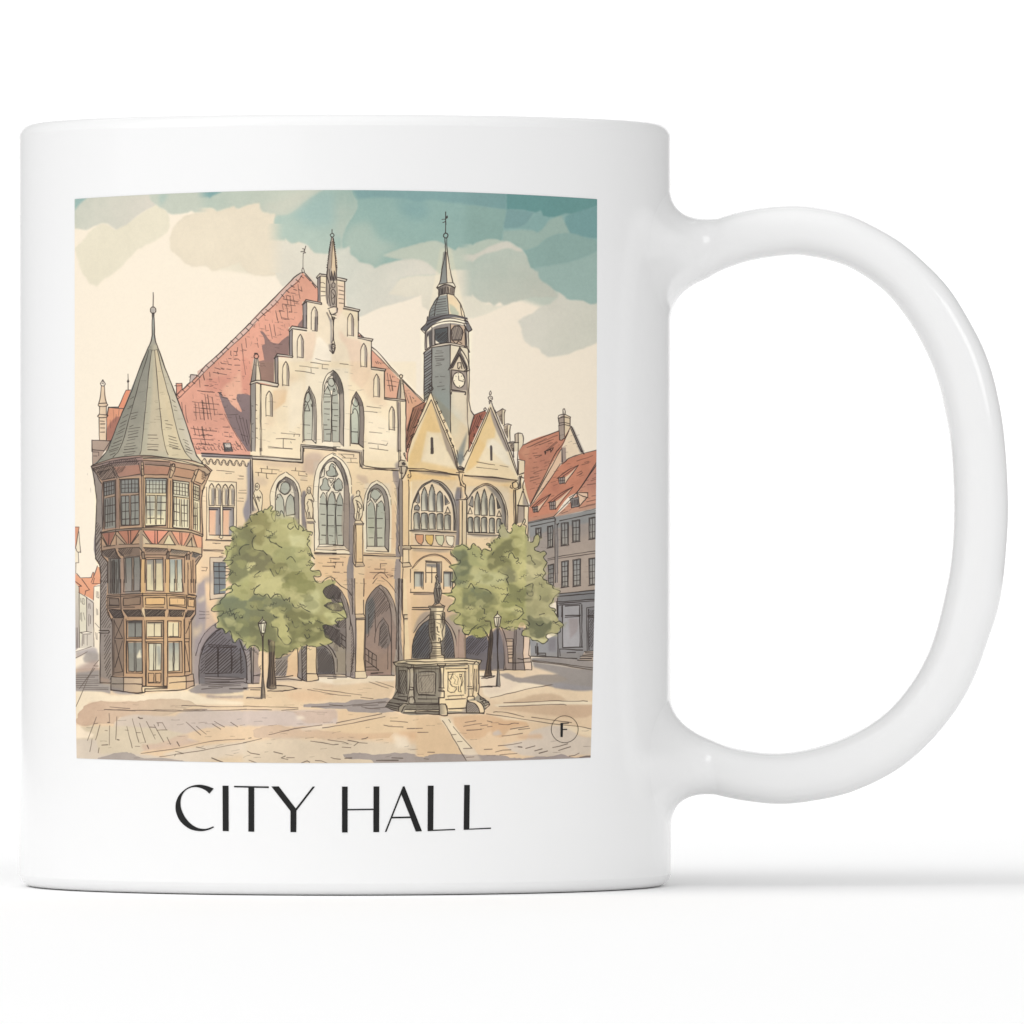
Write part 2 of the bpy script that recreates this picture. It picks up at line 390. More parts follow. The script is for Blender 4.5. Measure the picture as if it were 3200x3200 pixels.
L('490 1420 600 1780;540 1420 650 1850;590 1440 680 1820;640 1480 700 1800;400 1410 520 1400;560 1690 660 1720;330 1400 450 1620 560 1800 640 1932', w=1.6, a=.75)
# ridge band
F('D8B3A2', PT(1, 0, '1440 1255 1440 1290 1300 1440 1100 1650 780 1932', 1, 1, '860 0 640 230 420 430 200 640 0 830 -60 880 -60 780 0 740 240 545 480 310 700 80', 1, 0, '720 1932 1000 1660 1250 1400'), var=.03)
L(PT(1, 0, '1455 1250 1410 1262 1250 1400 1000 1660 730 1932', 1, 1, '680 100 480 300 240 540 0 765', 0, 1, '1880 780 1690 970 1510 1140'), w=3.2)
L(PT(1, 0, '1440 1290 1370 1390 1240 1490 1040 1720 800 1932', 1, 1, '640 230 420 430 200 640 0 835', 0, 1, '1800 930 1600 1130 1530 1190'), w=2)
for i in range(26):
    u = i/25; a_ = np.array([938, 862])*(1-u)+np.array([552, 1232])*u+rng.normal(0, 1.5, 2)
    stroke(np.vstack([a_, a_+np.array([9, 8])+rng.normal(0, 1, 2)]), 2.2, .85, INK)
t(0, 1)
F('C5B2A8', '1725 835 1815 835 1725 950'); F('DD9A82', '1525 960 1605 955 1605 1060 1525 1120')
O('1520 955 1605 955 1605 1040 1525 1120', w=2.4); L('1500 990 1525 985;1530 990 1605 985', w=2); L('1715 940 1725 832 1815 835 1815 850;1705 865 1725 860', w=2.6)
L('1750 1220 1932 1240;1770 1300 1932 1320;1770 1365 1932 1385;1790 1230 1810 1470;1840 1240 1870 1470;1890 1200 1925 1480;1600 1225 1615 1400;1650 1270 1665 1450 1690 1520;1730 1600 1932 1630;1770 1690 1932 1710;1750 1750 1932 1760;1770 1570 1800 1690;1830 1580 1860 1720;1885 1580 1910 1740;1850 900 1862 1010;1910 850 1925 900;1830 1062 1930 1072;1870 1770 1890 1840;1800 1890 1850 1900 1870 1880 1932 1900;1820 1830 1900 1820', w=1.7, a=.75)
t(1, 0)
L('1385 1415 1400 1560 1412 1620;1430 1450 1440 1520 1390 1490;1320 1490 1370 1505;1280 1540 1345 1553;1175 1630 1385 1668;1215 1580 1240 1710;1270 1590 1295 1820 1260 1810;1310 1580 1335 1710;1160 1705 1345 1725;1215 1710 1245 1920 1150 1915 1120 1800 1165 1800;1160 1710 1175 1785;1115 1790 1190 1810;1065 1810 1090 1932;1225 1580 1280 1590', w=1.9, a=.75)
L('1480 1290 1560 1370;1590 1400 1640 1470;1480 1255 1660 1465', w=2.6)
O('1445 1250 1440 1210 1455 1180 1470 1210 1475 1250', w=2.2); L('1456 1180 1460 960', w=2); L('1430 950 1470 945 1490 965 1465 970;1495 870 1475 950;1448 905 1478 910 1465 935', w=2.2)
t(1, 1)
L('910 120 925 200 960 195;975 105 1015 310;1035 110 1062 270;790 300 800 350;800 375 815 440;575 390 600 620 630 830;630 310 645 440;590 475 640 480;760 115 750 140;1080 0 1105 85;1140 0 1255 38', w=1.7, a=.7)
L('415 490 415 545 430 555;465 495 510 500 520 440;475 555 510 555 500 510;385 595 425 600;465 610 520 605 550 630;275 655 290 670 355 678;385 680 430 688;475 690 550 692;190 730 265 752;285 745 318 755;360 750 420 755;530 770 550 768;165 798 360 832;230 795 240 815;118 795 125 860;112 895 150 897;22 820 38 905;45 985 95 990;115 995 165 985;0 1070 180 1085;235 1090 280 1085;0 1240 245 1255;0 1310 220 1335;0 1375 140 1395;45 1110 95 1470;85 1120 140 1480;150 1155 190 1410;10 1200 40 1480;255 1400 305 1402;450 1183 485 1183;305 1582 380 1585;330 1658 380 1660;330 1715 380 1718;405 1718 430 1718;240 1775 255 1780;360 1785 385 1785;0 1625 215 1645;0 1690 150 1705;0 1755 165 1770;0 1825 165 1845;60 1600 65 1625;120 1600 125 1630;5 1580 60 1830;70 1690 150 1705;490 1785 505 1820 535 1850 560 1855;510 1855 550 1860;245 1845 255 1865', w=2.2, a=.75)
F('5E5755', '310 1810 415 1810 440 1932 325 1932'); F('C9BDB0', '330 1820 410 1815 425 1895 345 1880'); O('310 1812 415 1812 445 1932 330 1932', w=2.4)
t(1, 2)
F('554E4D', '330 -10 440 -10 452 50 335 50'); L('340 10 435 5;345 30 440 28', w=1.4, col='9a9188')
for i in range(16):
    x = -140+i*46+rng.normal(0, 8); L(f'{x} {-20+rng.normal(0,6)} {x+18} {20+rng.normal(0,6)} {x+40} {25+rng.normal(0,6)}', w=1.9, a=.75)
    L(f'{x+10} {-60+rng.normal(0,8)} {x+34} {-52+rng.normal(0,8)}', w=1.8, a=.6)
# roof slope right of the gable
t(2, 1)
F('E39F82', '555 445 760 640 960 850 1310 1215 1150 1310 1050 1600 1045 1200 740 1170 740 780 555 740', to='E2A88B', ang=0)
F('F0DEC2', '555 440 600 470 960 850 1310 1200 1290 1225 940 880 620 540 555 480')
L('555 430 620 480 830 720 975 875 1150 1060 1315 1215', w=3); L('555 475 700 620 940 860;1010 930 1180 1110 1300 1225', w=2)
L('610 640 630 670;640 640 655 675;670 650 690 680;780 810 825 1070;820 830 865 1060;770 910 905 935;785 985 905 998;855 850 862 870;840 900 850 1060;1040 1090 1090 1240;1105 1135 1140 1240;1145 1160 1160 1170;1180 1210 1195 1212', w=2, a=.75)
def Lg(s, **k):
    k.setdefault('col', '574A42'); L(s, **k)
# ---- square: paving washes
ph()
F('EAD2B2', '222 2090 660 2076 1290 2090 1450 2090 1670 2080 1870 2090 1870 2400 222 2400', var=.06, to='E4C6A2', ang=90)
tb(0)
F('F3E2C5', '55 200 300 205 450 250 900 230 1280 200 1500 280 1932 330 1932 360 1200 350 600 320 200 330 60 560', soft=3)
F('D2B298', '60 540 90 450 150 380 250 330 600 325 1100 290 1300 310 1400 360 1200 420 1090 470 540 490 480 560 100 585', amp=1.2, edge=.06, to='D9C3A7', ang=0)
F('D6C6B4', '480 560 560 490 1100 480 1300 420 1932 430 1932 590 1500 610 1200 700 1400 760 800 860 700 900 300 890 300 700 480 600', amp=1, soft=3, to='CFBFB6', ang=0)
F('D8C9AE', '60 600 480 590 1100 640 1290 690 1250 760 800 830 760 920 300 890 60 730', amp=1, soft=3, a=.9)
F('F4E3C9', '60 580 110 585 160 640 260 680 240 720 60 730', amp=1, soft=2)
F('D5C7B6', '60 730 280 740 320 900 700 900 1280 960 1280 990 60 960', amp=1, soft=2)
F('D2B6A0', '780 790 1000 770 1200 690 1300 690 1280 740 1440 760 1100 840 800 860', amp=1, soft=3, a=.8)
F('DECFBB', '1000 900 1300 830 1932 760 1932 1010 1290 1000', soft=4, a=.9); F('DDC5A3', '1700 930 1932 900 1932 1010 1400 1000', soft=6, a=.8)
F('AAA09A', '300 945 480 890 620 880 700 900 760 935 1000 940 1200 965 1300 990 300 975', amp=1, edge=.05, a=.9)
F('A69D98', '55 60 440 60 440 235 300 205 55 205', soft=1, amp=.6); F('9C9699', '450 200 590 210 780 225 640 240 500 230', soft=2, a=.8)
F('A19894', '1290 200 1420 130 1930 90 1960 200 1880 215 1700 240 1560 240 1320 215', amp=1, soft=1); F('B5A59B', '1490 250 1932 250 1932 290 1500 280', amp=.8, soft=2, a=.9); F('F0DDBA', '1560 245 1900 225 1932 250 1600 255', soft=2)
t(0, 3); F('BFB3AC', '75 1040 330 970 380 1000 410 1150 330 1200 250 1060 80 1130', soft=2); F('A9A19B', '180 1130 230 1040 350 1020 410 1080 400 1170 330 1210 200 1190', soft=3, a=.9); F('B39C92', '75 1280 300 1180 400 1180 420 1330 75 1350', soft=5, a=.8); F('9E9590', '75 1340 420 1300 430 1490 575 1500 575 1600 300 1600 75 1600', soft=2, to='A69E98', ang=90)
Lg('75 1380 200 1375 400 1380;75 1410 350 1405;75 1440 400 1445;75 1470 420 1475;75 1500 560 1495;80 1530 400 1525;90 1555 540 1560;200 1580 540 1585', w=2.2, a=.65)
Lg('75 1130 240 1040;130 1575 345 1280;80 1830 290 1340 330 1270;410 1160 340 1240;330 1245 400 1245', w=2, a=.8)
Lg('485 1870 600 1875 850 1885 1080 1880 1250 1890 1500 1895 1700 1888 1932 1885;570 1835 850 1855;1600 1810 1932 1825', w=2, a=.75)
tb(0)
Lg('1220 365 1400 370 1550 378 1932 378;370 410 600 415 860 420 1030 412 1300 425 1550 422 1932 408;1240 408 1500 412', w=2, a=.75)
Lg('285 492 185 750;325 580 275 745;260 570 298 558;510 492 498 740;430 590 425 800;425 450 428 540;620 595 680 830;600 635 635 638;680 510 750 770;760 560 825 770;835 540 930 735;915 575 1025 765;870 602 935 605;945 635 1060 635;950 555 1010 555 1050 630;960 560 965 590;915 690 935 690;720 665 770 665;238 730 215 870;315 830 305 885;380 636 405 640;1270 545 1430 690;1385 595 1490 680;1580 540 1690 600;1560 570 1650 625;1760 548 1835 600;1060 715 1100 790;710 812 760 815;775 890 1200 830 1540 760 1750 742 1910 735;980 928 1240 890 1540 840 1932 770;1150 870 1240 890 1150 900 1145 920;1380 820 1480 840', w=2, a=.75)
Lg('345 800 410 795;845 805 860 840;1170 765 1195 808;1550 942 1670 988;745 495 765 510 790 505;515 742 535 744;412 550 430 552', w=3, a=.85)
tb(1)
F('E8CDA8', '0 200 400 160 700 190 1500 110 1660 110 1650 290 1150 310 660 350 600 400 0 380', soft=3, to='E6CBA8', ang=0); F('F6E7CE', '820 60 1380 30 1660 40 1660 90 1400 100 1000 130 800 100', soft=3); F('E4C19C', '450 230 700 200 1000 250 900 300 560 310', soft=6, a=.8); F('DDBFA0', '850 140 1000 140 980 170 850 165', soft=3, a=.7)
F('D3C2B8', '0 420 520 420 1000 405 1040 440 1030 560 860 580 560 600 400 590 0 590', amp=1, soft=2); F('D0B6A2', '540 430 1000 405 1035 440 1030 500 900 560 650 540', amp=1, soft=3, a=.7); F('EFE1CC', '570 490 640 480 690 510 600 520', soft=4)
F('D6BCA4', '100 640 200 600 380 580 520 610 700 590 850 640 1000 650 1650 655 1600 720 1300 740 900 745 800 720 500 740 120 710', amp=1.2, edge=.04, to='DFBD98', ang=0)
F('DCCDB6', '0 760 500 720 760 740 1350 750 1932 800 1932 1020 0 1020', soft=5, a=.8); F('E7CBA5', '880 620 1560 490 1932 450 1932 650 1000 655', soft=3); F('E6C8A2', '1050 540 1030 430 1130 410 1200 430 1500 440', soft=2, a=.9); F('DEB58D', '1700 660 1932 640 1932 740 1730 740', soft=6, a=.8); F('F0E2CC', '1640 690 1800 700 1830 830 1680 830', soft=6, a=.8); F('E9D8C2', '620 610 760 600 900 580 1030 590 870 620 650 640', soft=4, a=.8)
F('A69C97', '660 352 800 350 1000 330 1150 325 1180 305 1400 305 1560 285 1650 290 1560 370 1700 430 1580 440 1160 435 1130 405 900 395 660 380', amp=.9, edge=.04)
F('A89D97', '1090 910 1200 890 1300 885 1450 905 1600 890 1850 895 1932 930 1932 1010 1450 1010 1400 965 1130 945', amp=1, edge=.04)
Lg('940 355 1080 370 1200 362 1560 320;750 380 900 375 1090 365;1200 370 1480 360;1300 380 1400 400 1580 385;1340 395 1500 405;1480 340 1600 330', w=2.6, a=.6)
Lg('705 190 850 215 1000 245 1180 262;770 183 1000 210 1300 252;1380 105 1590 178;1450 98 1650 165;1290 275 1425 292;595 178 640 183;0 372 300 380 600 392;0 408 310 415;420 418 600 405', w=2, a=.75)
Lg('280 688 560 620 860 580;1020 558 1300 500 1520 455;870 612 1200 560 1555 485;0 775 200 730', w=2.3, a=.8); Lg('740 758 880 775 985 795 1040 790;930 742 1100 765 1150 785;1085 822 1180 828;1150 748 1260 765;1215 808 1260 775 1360 778;1300 735 1340 728 1365 714;45 865 80 890 175 903;60 965 145 995;335 875 430 898;490 960 415 940 460 920;475 940 560 938;960 938 1000 950 1065 955;640 995 700 975 730 985;790 970 860 972 925 1000;1615 533 1800 550;1540 580 1600 595 1755 600;1800 620 1932 615;60 725 85 722', w=2.4, a=.8); Lg('1115 945 1190 942;1460 968 1700 966;1630 940 1750 945', w=3.4, a=.8)
tb(2)
F('F0DFC4', '650 0 900 40 1100 100 1300 100 1340 160 1000 220 770 270 700 240', soft=3); F('E1CDB8', '700 40 900 50 1100 130 900 210 720 230', soft=5, a=.6)
F('A49A93', '855 20 960 15 1050 60 1250 30 1480 20 1850 -60 1850 180 1700 195 1400 150 1150 110 1060 105 960 75', amp=.8, soft=1, edge=.04, to='9D958F', ang=0)
F('EBD3B2', '780 270 1300 160 1500 190 1840 190 1840 300 900 330', soft=3); F('D3B798', '1050 290 1200 240 1480 235 1560 290 1500 300 900 320', soft=2, a=.9, amp=.8); F('F2E3C6', '800 340 1760 300 1840 310 1840 340 1500 340 860 360', soft=2); F('D9BC9B', '800 380 1000 350 1840 340 1840 440 1760 470 1500 460 1000 400', soft=3, to='D3B496', ang=0); 
F('DFBB95', '380 470 700 440 880 480 920 520 1000 500 1120 530 900 600 760 620 700 680 500 700 400 560', amp=1, soft=3); F('E2C39C', '0 460 240 460 340 600 440 800 560 900 0 900', soft=4, a=.9); F('D8B18A', '780 520 900 500 1150 520 1180 560 1000 580 900 680 780 650', amp=1, soft=3, a=.8); F('D6C9BB', '1180 620 1400 560 1600 580 1700 660 1830 680 1830 860 1100 860 900 760 1150 700', amp=1, soft=3, a=.9); F('C9BFB8', '790 630 860 600 900 650 800 660', soft=2, a=.8, amp=.6); F('D9B594', '1050 660 1300 640 1320 690 1060 690', soft=4, a=.8); F('EEDDBF', '240 470 340 470 400 560 640 860 680 920 520 920 440 780 330 600', soft=2); F('EFDCBC', '760 430 1500 540 1840 590 1840 680 1680 640 1500 560 800 450', soft=2, a=.8)
F('A59A93', '-20 875 80 880 150 860 320 850 560 860 900 870 1000 890 1100 895 1250 880 1400 875 1510 855 1600 880 1820 870 1830 900 1200 960 0 960', amp=1, edge=.05, to='A69A98', ang=0); F('DCCBB8', '480 800 600 790 680 920 520 920', soft=2, a=.6)
Lg('770 270 1200 165 1690 85;910 318 1200 310 1440 295 1600 302 1780 300;860 358 1200 345 1480 335 1560 340;805 415 870 412 1010 435 1120 465;730 435 1000 470 1400 535 1700 565 1820 590;1200 470 1400 495 1615 525;275 505 330 590 440 780 520 918;385 565 480 680 580 790;340 495 358 525;445 790 510 900', w=2.3, a=.8); Lg('510 523 620 505;495 562 600 545;600 542 680 536;670 555 745 550;740 508 790 520;740 568 790 565;525 605 680 595;375 652 415 650;430 720 480 720;490 792 570 790;520 885 600 883;860 538 960 545 1000 532 1065 532;980 592 1050 578 1170 562;1065 597 1180 585;890 665 1000 652 1105 636;855 765 1000 752 1100 732;825 830 900 812 985 808;870 860 960 852 1050 845;1140 793 1235 768;1420 785 1490 770 1575 745;1480 815 1605 775;1590 875 1650 865 1695 840;1700 885 1810 875;0 585 65 583;15 628 125 628;120 833 190 833;80 900 130 905;710 805 790 800', w=2.5, a=.75); Lg('1235 818 1310 800;1280 842 1365 822;1060 775 1100 782', w=3.4, a=.8)
t(2, 3); F('EFDCBE', '0 1440 480 1410 880 1390 880 1430 500 1470 0 1510', soft=3)
t(3, 3); F('8E8C92', '970 1130 1320 1125 1620 1150 1860 1180 1860 1310 1600 1260 970 1170', soft=1, to='A09A9A', ang=0); F('9B9799', '975 1180 1860 1310 1860 1590 1700 1600 1300 1560 1250 1500 1500 1440 1300 1350 1000 1260', soft=3); Lg('975 1160 1300 1200 1860 1275;975 1178 1300 1215 1860 1305', w=2.8); Lg('220 1310 570 1305', w=2)

# ---- main house: wall and stepped gable
ph()
F('E8CFAC', '930 1388 1140 1398 1140 1460 930 1450')
F('EFD8B4', '600 1418 784 1426 1275 1440 1300 1470 1300 2104 560 2104 560 1470', var=.05, to='E4BF98', ang=90)
F('EEDCBB', '782 1440 782 1200 856 1205 856 1114 902 1118 902 1022 945 1030 945 942 999 948 999 862 1078 874 1078 958 1120 966 1120 1056 1160 1062 1160 1150 1201 1158 1201 1246 1268 1254 1268 1466 1130 1460 1130 1410 940 1398 940 1445', var=.05)
t(1, 1)
F('E8C497', '1020 1060 1240 1040 1210 1220 1030 1360', amp=1, soft=2); F('F3E6CC', '1590 620 1640 320 1700 280 1860 500 1860 640 1700 680 1590 760', amp=1, soft=3)
F('EBD0B0', '1400 230 1640 220 1640 300 1590 600 1480 640 1470 300', amp=1, soft=2); F('E7CCAA', '1060 1060 1340 780 1400 900 1100 1200 1050 1560 900 1620 900 1500', soft=8, a=.6)
F('F1E4CC', '1240 960 1480 900 1450 1500 1250 1700 1240 1300', soft=8, a=.8)
t(2, 1)
F('E9CBAC', '90 180 210 300 370 320 540 600 560 760 420 1050 260 900 240 600 190 420 100 300', soft=4, a=.9); F('F1E3CA', '440 1300 800 1500 920 1700 920 1900 500 1900 450 1500', soft=6, a=.7)
F('E8C9A8', '440 780 720 820 780 1300 600 1250 430 1060', soft=6, a=.6)
t(2, 0); F('EBCFB3', '60 1400 170 1400 160 1740 60 1932 20 1700', soft=3, a=.8)
# step faces in shade and coping stones
SH = '958B87'
t(1, 0)
F(SH, '1665 1330 1705 1300 1705 1660 1670 1660'); F(SH, '1455 1710 1510 1660 1510 1932 1460 1932')
F('CFC2AE', '1655 1320 1695 1262 1800 1275 1800 1305 1700 1300'); L('1655 1335 1650 1315 1695 1265 1795 1280;1655 1335 1705 1300 1795 1308', w=3); L('1668 1335 1672 1660;1700 1310 1702 1665', w=3)
F('CFC2AE', '1445 1705 1500 1640 1720 1680 1715 1710 1510 1670'); L('1445 1710 1500 1640 1720 1682 1722 1708 1510 1665 1445 1715', w=3.2); L('1455 1720 1460 1932;1508 1680 1508 1932', w=3)
L('1715 1395 1745 1392 1770 1410;1715 1460 1775 1465;1715 1518 1775 1524;1715 1582 1775 1582', w=2.2, a=.8)
t(1, 1)
F(SH, '1255 200 1305 170 1305 555 1260 545'); F(SH, '1050 590 1095 560 1095 950 1050 950'); F(SH, '1455 -20 1510 -20 1510 165 1455 150')
F('D9CDB8', '1250 190 1300 135 1510 170 1510 198 1300 175 1255 212'); L('1250 190 1300 132 1510 165;1255 212 1300 172 1508 200;1252 190 1258 215', w=3.2); L('1260 215 1260 540;1303 190 1303 550;1458 -20 1458 150;1508 -20 1508 165', w=3)
F('D9CDB8', '1040 590 1085 535 1310 560 1305 585 1090 565'); L('1040 592 1085 532 1308 562 1305 584 1090 560 1042 600', w=3.2); L('1050 600 1055 945;1096 575 1095 955', w=3)
t(2, 0)
F('DFD2BC', '60 1310 200 1350 185 1375 60 1355'); L('60 1315 200 1350 185 1378 65 1358', w=3); L('168 1378 165 1740', w=3.4); L('75 1440 150 1455;85 1500 155 1515;85 1558 155 1572;85 1620 155 1632;90 1685 150 1690', w=2.2, a=.8)
F('DFD2BC', '165 1735 388 1785 370 1808 150 1765'); L('165 1738 388 1782 372 1806 150 1762', w=3); L('150 1770 365 1812', w=4, a=.5); L('365 1808 365 1932', w=3.4)
t(2, 1)
L('362 0 362 285', w=3.4); F('DFD2BC', '362 285 578 322 560 348 360 305'); L('362 285 578 320 560 350 360 306', w=3); L('370 225 440 292;380 270 400 262 410 282', w=2.4); L('550 350 552 740', w=3.2)
F('C9BDAB', '552 722 765 755 750 778 552 755'); L('552 722 762 752 750 778 552 755', w=3.2); L('740 780 738 1165', w=3.2)
F('C9BDAB', '740 1160 1050 1195 1045 1215 740 1185'); L('740 1160 1050 1192 1040 1215 740 1183', w=3.4)
# gable pinnacle on the left and pilasters
t(1, 1)
F('B5A99B', '745 600 820 600 850 915 705 940', to='E2CFB0', ang=0); F('857D7A', '778 600 770 915 710 935', soft=1)
L('765 598 705 945;805 598 850 915;785 600 775 915', w=2.6); O('752 560 785 532 818 560 800 595 768 595', w=3, sm=True); L('765 525 800 525', w=4)
F('8F8A88', '705 960 775 950 770 1932 712 1932', to='A09A96', ang=90); F('EBD9B7', '775 960 850 965 860 1932 770 1932')
F('CBBFAE', '695 950 800 915 1105 965 1095 1005 800 945 705 970'); L('692 965 705 940 800 912 1100 960 1105 985 1085 1005 850 965 780 945 700 970', w=3.4); L('720 950 800 928 1090 978', w=2, col='EFE5D2', a=.9)
L('702 970 712 1932', w=3.4); L('775 960 770 1932;855 968 855 1500 865 1932;840 968 842 1932', w=2)
L('785 1260 800 1268;780 1340 790 1345;785 1460 798 1465;785 1600 800 1605;785 1735 800 1742;725 1280 735 1285;728 1540 738 1530;725 1640 740 1655;728 1740 738 1745', w=2.2, a=.7)
niche(1375, 250, 1460, 590); niche(1165, 640, 1252, 990); niche(925, 1065, 1015, 1430, .45)
t(1, 0); niche(1575, 1740, 1665, 1990, .5)
t(1, 1); F('EDDBBA', '1575 0 1625 0 1620 200 1580 195'); F('8E837D', '1625 0 1662 0 1662 205 1622 200', soft=1); L('1575 0 1575 180;1662 0 1660 205 1585 198;1632 0 1628 200', w=2.2)
t(2, 0); niche(210, 1835, 295, 2160, .45)
t(2, 1); niche(400, 380, 485, 720); niche(587, 822, 668, 1152); niche(807, 1287, 885, 1628)
# central spire with statue
t(1, 0)
F('A99B8C', PT(1, 0, '1870 740 1800 1190 1790 1310 1800 1700 1830 1740', 2, 0, '60 1740 50 1310 65 1180 10 750'), var=.08)
F('E2C9A6', PT(1, 0, '1880 780 1860 1150 1890 1310', 2, 0, '0 1310 50 1200 10 780'))
F('DFCDB0', PT(1, 0, '1850 1400 1870 1370 1932 1370 1932 1740 1850 1740', 2, 0, '0 1740 50 1720 55 1420 30 1390 0 1370'))
L(PT(1, 0, '1865 740 1830 960 1810 1180 1795 1300 1805 1690'), w=2.6); L(PT(2, 0, '0 745 25 960 40 1160 55 1330 50 1740'), w=2.6); L('1880 800 1870 1000 1860 1180;1895 760 1905 900 1925 1050', w=1.8)
for i in range(12):
    y = 800+i*33; x = 1858-i*4.6; L(f'{x} {y} {x-12} {y+14} {x-2} {y+22}', w=2); t(2, 0); x2 = 12+i*3.2; L(f'{x2} {y} {x2+12} {y+14} {x2+2} {y+22}', w=1.8); t(1, 0)
O('1875 685 1903 712 1875 740 1847 712', sm=True, w=2.6); L('1875 685 1875 630', w=3)
L('1810 1180 1800 1300 1830 1400;1830 1200 1850 1360 1870 1230 1890 1380 1905 1230 1932 1350;1840 1420 1830 1600 1850 1730', w=2.4); F('4F4745', '1860 1230 1880 1360 1850 1370', soft=1, a=.8); F('4F4745', '1895 1250 1925 1360 1890 1370', soft=1, a=.8)
O('1870 1420 1890 1395 1915 1415 1910 1460 1880 1465', sm=True, w=2); O('1865 1510 1890 1490 1920 1530 1915 1600 1900 1700 1875 1690 1860 1580', sm=True, w=2.2); L('1880 1540 1910 1590 1880 1620;1850 1480 1870 1440', w=1.8)
F('9C9189', PT(1, 0, '1820 1770 1932 1740 1932 1820 1900 1850 1850 1800', 2, 0, '0 1840 60 1810 65 1760 0 1740')); L(PT(1, 0, '1815 1770 1870 1745 1932 1740', 2, 0, '65 1760 60 1820 30 1840 0 1850'), w=2.8); L('1830 1790 1850 1850 1932 1860;1850 1830 1870 1900 1932 1905', w=2.4); L(PT(1, 0, '1800 1830 1850 1932', 1, 1, '1860 60'), w=5, a=.5)
t(1, 1)
F('9C938C', '1820 0 1870 40 1875 380 1850 380 1845 80', soft=1); L('1878 0 1885 60 1882 330 1870 380 1910 385 1897 320 1900 50 1910 10', w=2.2); O('1870 0 1910 5 1905 40 1875 40', w=2.2); F('8E857E', '1825 400 1880 385 1900 520 1850 480', soft=2)
L('1880 390 1865 430 1880 520;1910 395 1918 440 1900 520 1880 530 1840 480', w=2.6); O('1890 425 1908 440 1895 460 1875 445', w=2, sm=True); O('1885 490 1900 505 1885 525 1870 505', w=2, sm=True); L('1870 400 1915 400', w=3)
t(2, 1); L('5 20 8 330 25 380;0 400 35 405 20 470 0 520', w=2.2)
# gable windows
def gothic(x0, x1, yb, y0, ys, glass='A9B4A8', rev=.22, k=.58):
    """glazed lancet: stone frame, shaded reveal on its right, greenish glass"""
    w_ = x1-x0
    F('EFE0C4', arch(x0, x1, yb, ys, y0, k)); 
    F('978B83', arch(x0+w_*.06, x1-w_*.02, yb-20, ys, y0+w_*.1, k))
    F('EDE0C8', arch(x0+w_*.06, x1-w_*rev*.98, yb-20, ys+w_*.08, y0+w_*.26, k))
    F(glass, arch(x0+w_*.1, x1-w_*rev*1.15, yb-40, ys+w_*.1, y0+w_*.36, k), to='C6C9B4', ang=90)
t(1, 1)
gothic(1450, 1645, 1800, 1000, 1350)
L('1455 1780 1460 1300 1480 1150 1545 1000 1620 1150 1645 1300 1645 1815 1585 1770', w=2.3); L('1470 1780 1478 1300 1500 1130 1535 1070 1570 1150 1590 1260 1580 1770;1545 1000 1540 1075', w=2.6)
O('1480 1170 1500 1110 1535 1080 1560 1170 1530 1225 1500 1220', sm=True, w=2.2); O('1480 1350 1520 1240 1555 1350', w=2.2); L('1470 1270 1490 1260;1570 1255 1585 1290 1570 1280;1465 1552 1555 1555;1468 1765 1580 1768;1455 1780 1640 1818', w=2.2)
F('E7D5B6', '1450 1790 1585 1772 1640 1820 1450 1820'); L('1450 1800 1452 1780;1585 1770 1640 1818', w=2.2); H('1545 1010 1620 1150 1640 1300 1595 1290 1580 1150 1545 1070', 70, 10, 1.1, .5)
ph()
gothic(1008, 1075, 1400, 1158, 1230, 'A4B0A6', .24, .55)
t(1, 1)
F('EEDFC3', '1740 1800 1735 1060 1760 920 1810 830 1890 770 1932 800 1932 850 1830 900 1770 1000 1755 1100 1755 1800')
L('1735 1800 1732 1080 1750 940 1810 820 1890 770 1932 800;1755 1790 1755 1080 1775 960 1830 870 1880 840 1932 880', w=2.4)
F('6F6665', '1840 840 1890 775 1932 800 1932 900 1880 850', soft=1, a=.8); H('1850 830 1890 780 1932 810 1932 870', 60, 14, 1.4, .7)
F('B5BDB0', '1815 920 1850 880 1900 900 1910 960 1870 1000 1820 970', sm=True); O('1815 920 1850 880 1900 900 1910 960 1870 1000 1825 970', sm=True, w=2.4)
F('B9C0B0', '1760 1790 1758 1110 1805 1000 1850 1090 1848 1790', to='A6AFA4', ang=90); F('A4ADA4', '1880 1790 1878 1110 1900 1040 1932 1080 1932 1790')
F('F0E3CB', '1850 1060 1878 1060 1872 1790 1850 1790'); L('1758 1090 1805 1000 1850 1090 1850 1790;1878 1790 1878 1110 1900 1030 1932 1060;1862 1120 1862 1790;1790 950 1810 920', w=2.4)
L('1760 1105 1848 1112;1760 1150 1848 1155;1760 1225 1845 1222;1762 1320 1845 1318;1765 1395 1830 1400;1760 1555 1800 1555;1765 1620 1845 1618;1790 1685 1845 1685;1765 1785 1848 1788;1810 1480 1830 1482;1880 1130 1930 1130;1880 1235 1932 1238;1880 1330 1932 1335;1905 1418 1932 1420;1880 1490 1932 1495;1880 1575 1932 1580;1880 1630 1932 1632', w=2, a=.85)
t(2, 1)
F('7C726F', '0 770 60 830 120 930 150 1080 158 1400 155 1865 90 1800 95 1200 70 1000 0 880'); F('A3948B', '95 1120 150 1100 155 1865 95 1800', soft=1); H('0 780 70 840 130 950 150 1080 110 1120 70 960 0 870', 100, 14, 1.3, .7)
L('0 768 60 820 120 930 150 1080 157 1400 150 1862 85 1795;0 880 50 960 85 1060 95 1200 90 1795;0 900 40 980 75 1100', w=2.6); F('A9B2A6', '0 1050 45 1040 75 1140 82 1795 0 1795'); L('0 1130 60 1120;0 1238 70 1240;0 1332 70 1335;20 1418 75 1422;0 1490 60 1495;0 1575 60 1580;0 1630 45 1632;0 1795 85 1800', w=2, a=.85); O('5 1050 20 1040 30 1060 15 1075', w=2, sm=True)
F('E7D3B3', '0 1800 90 1800 155 1865 0 1850'); L('0 1860 100 1870', w=1.8)
gothic(255, 435, 1830, 1075, 1350, 'A9B6A8', .28)
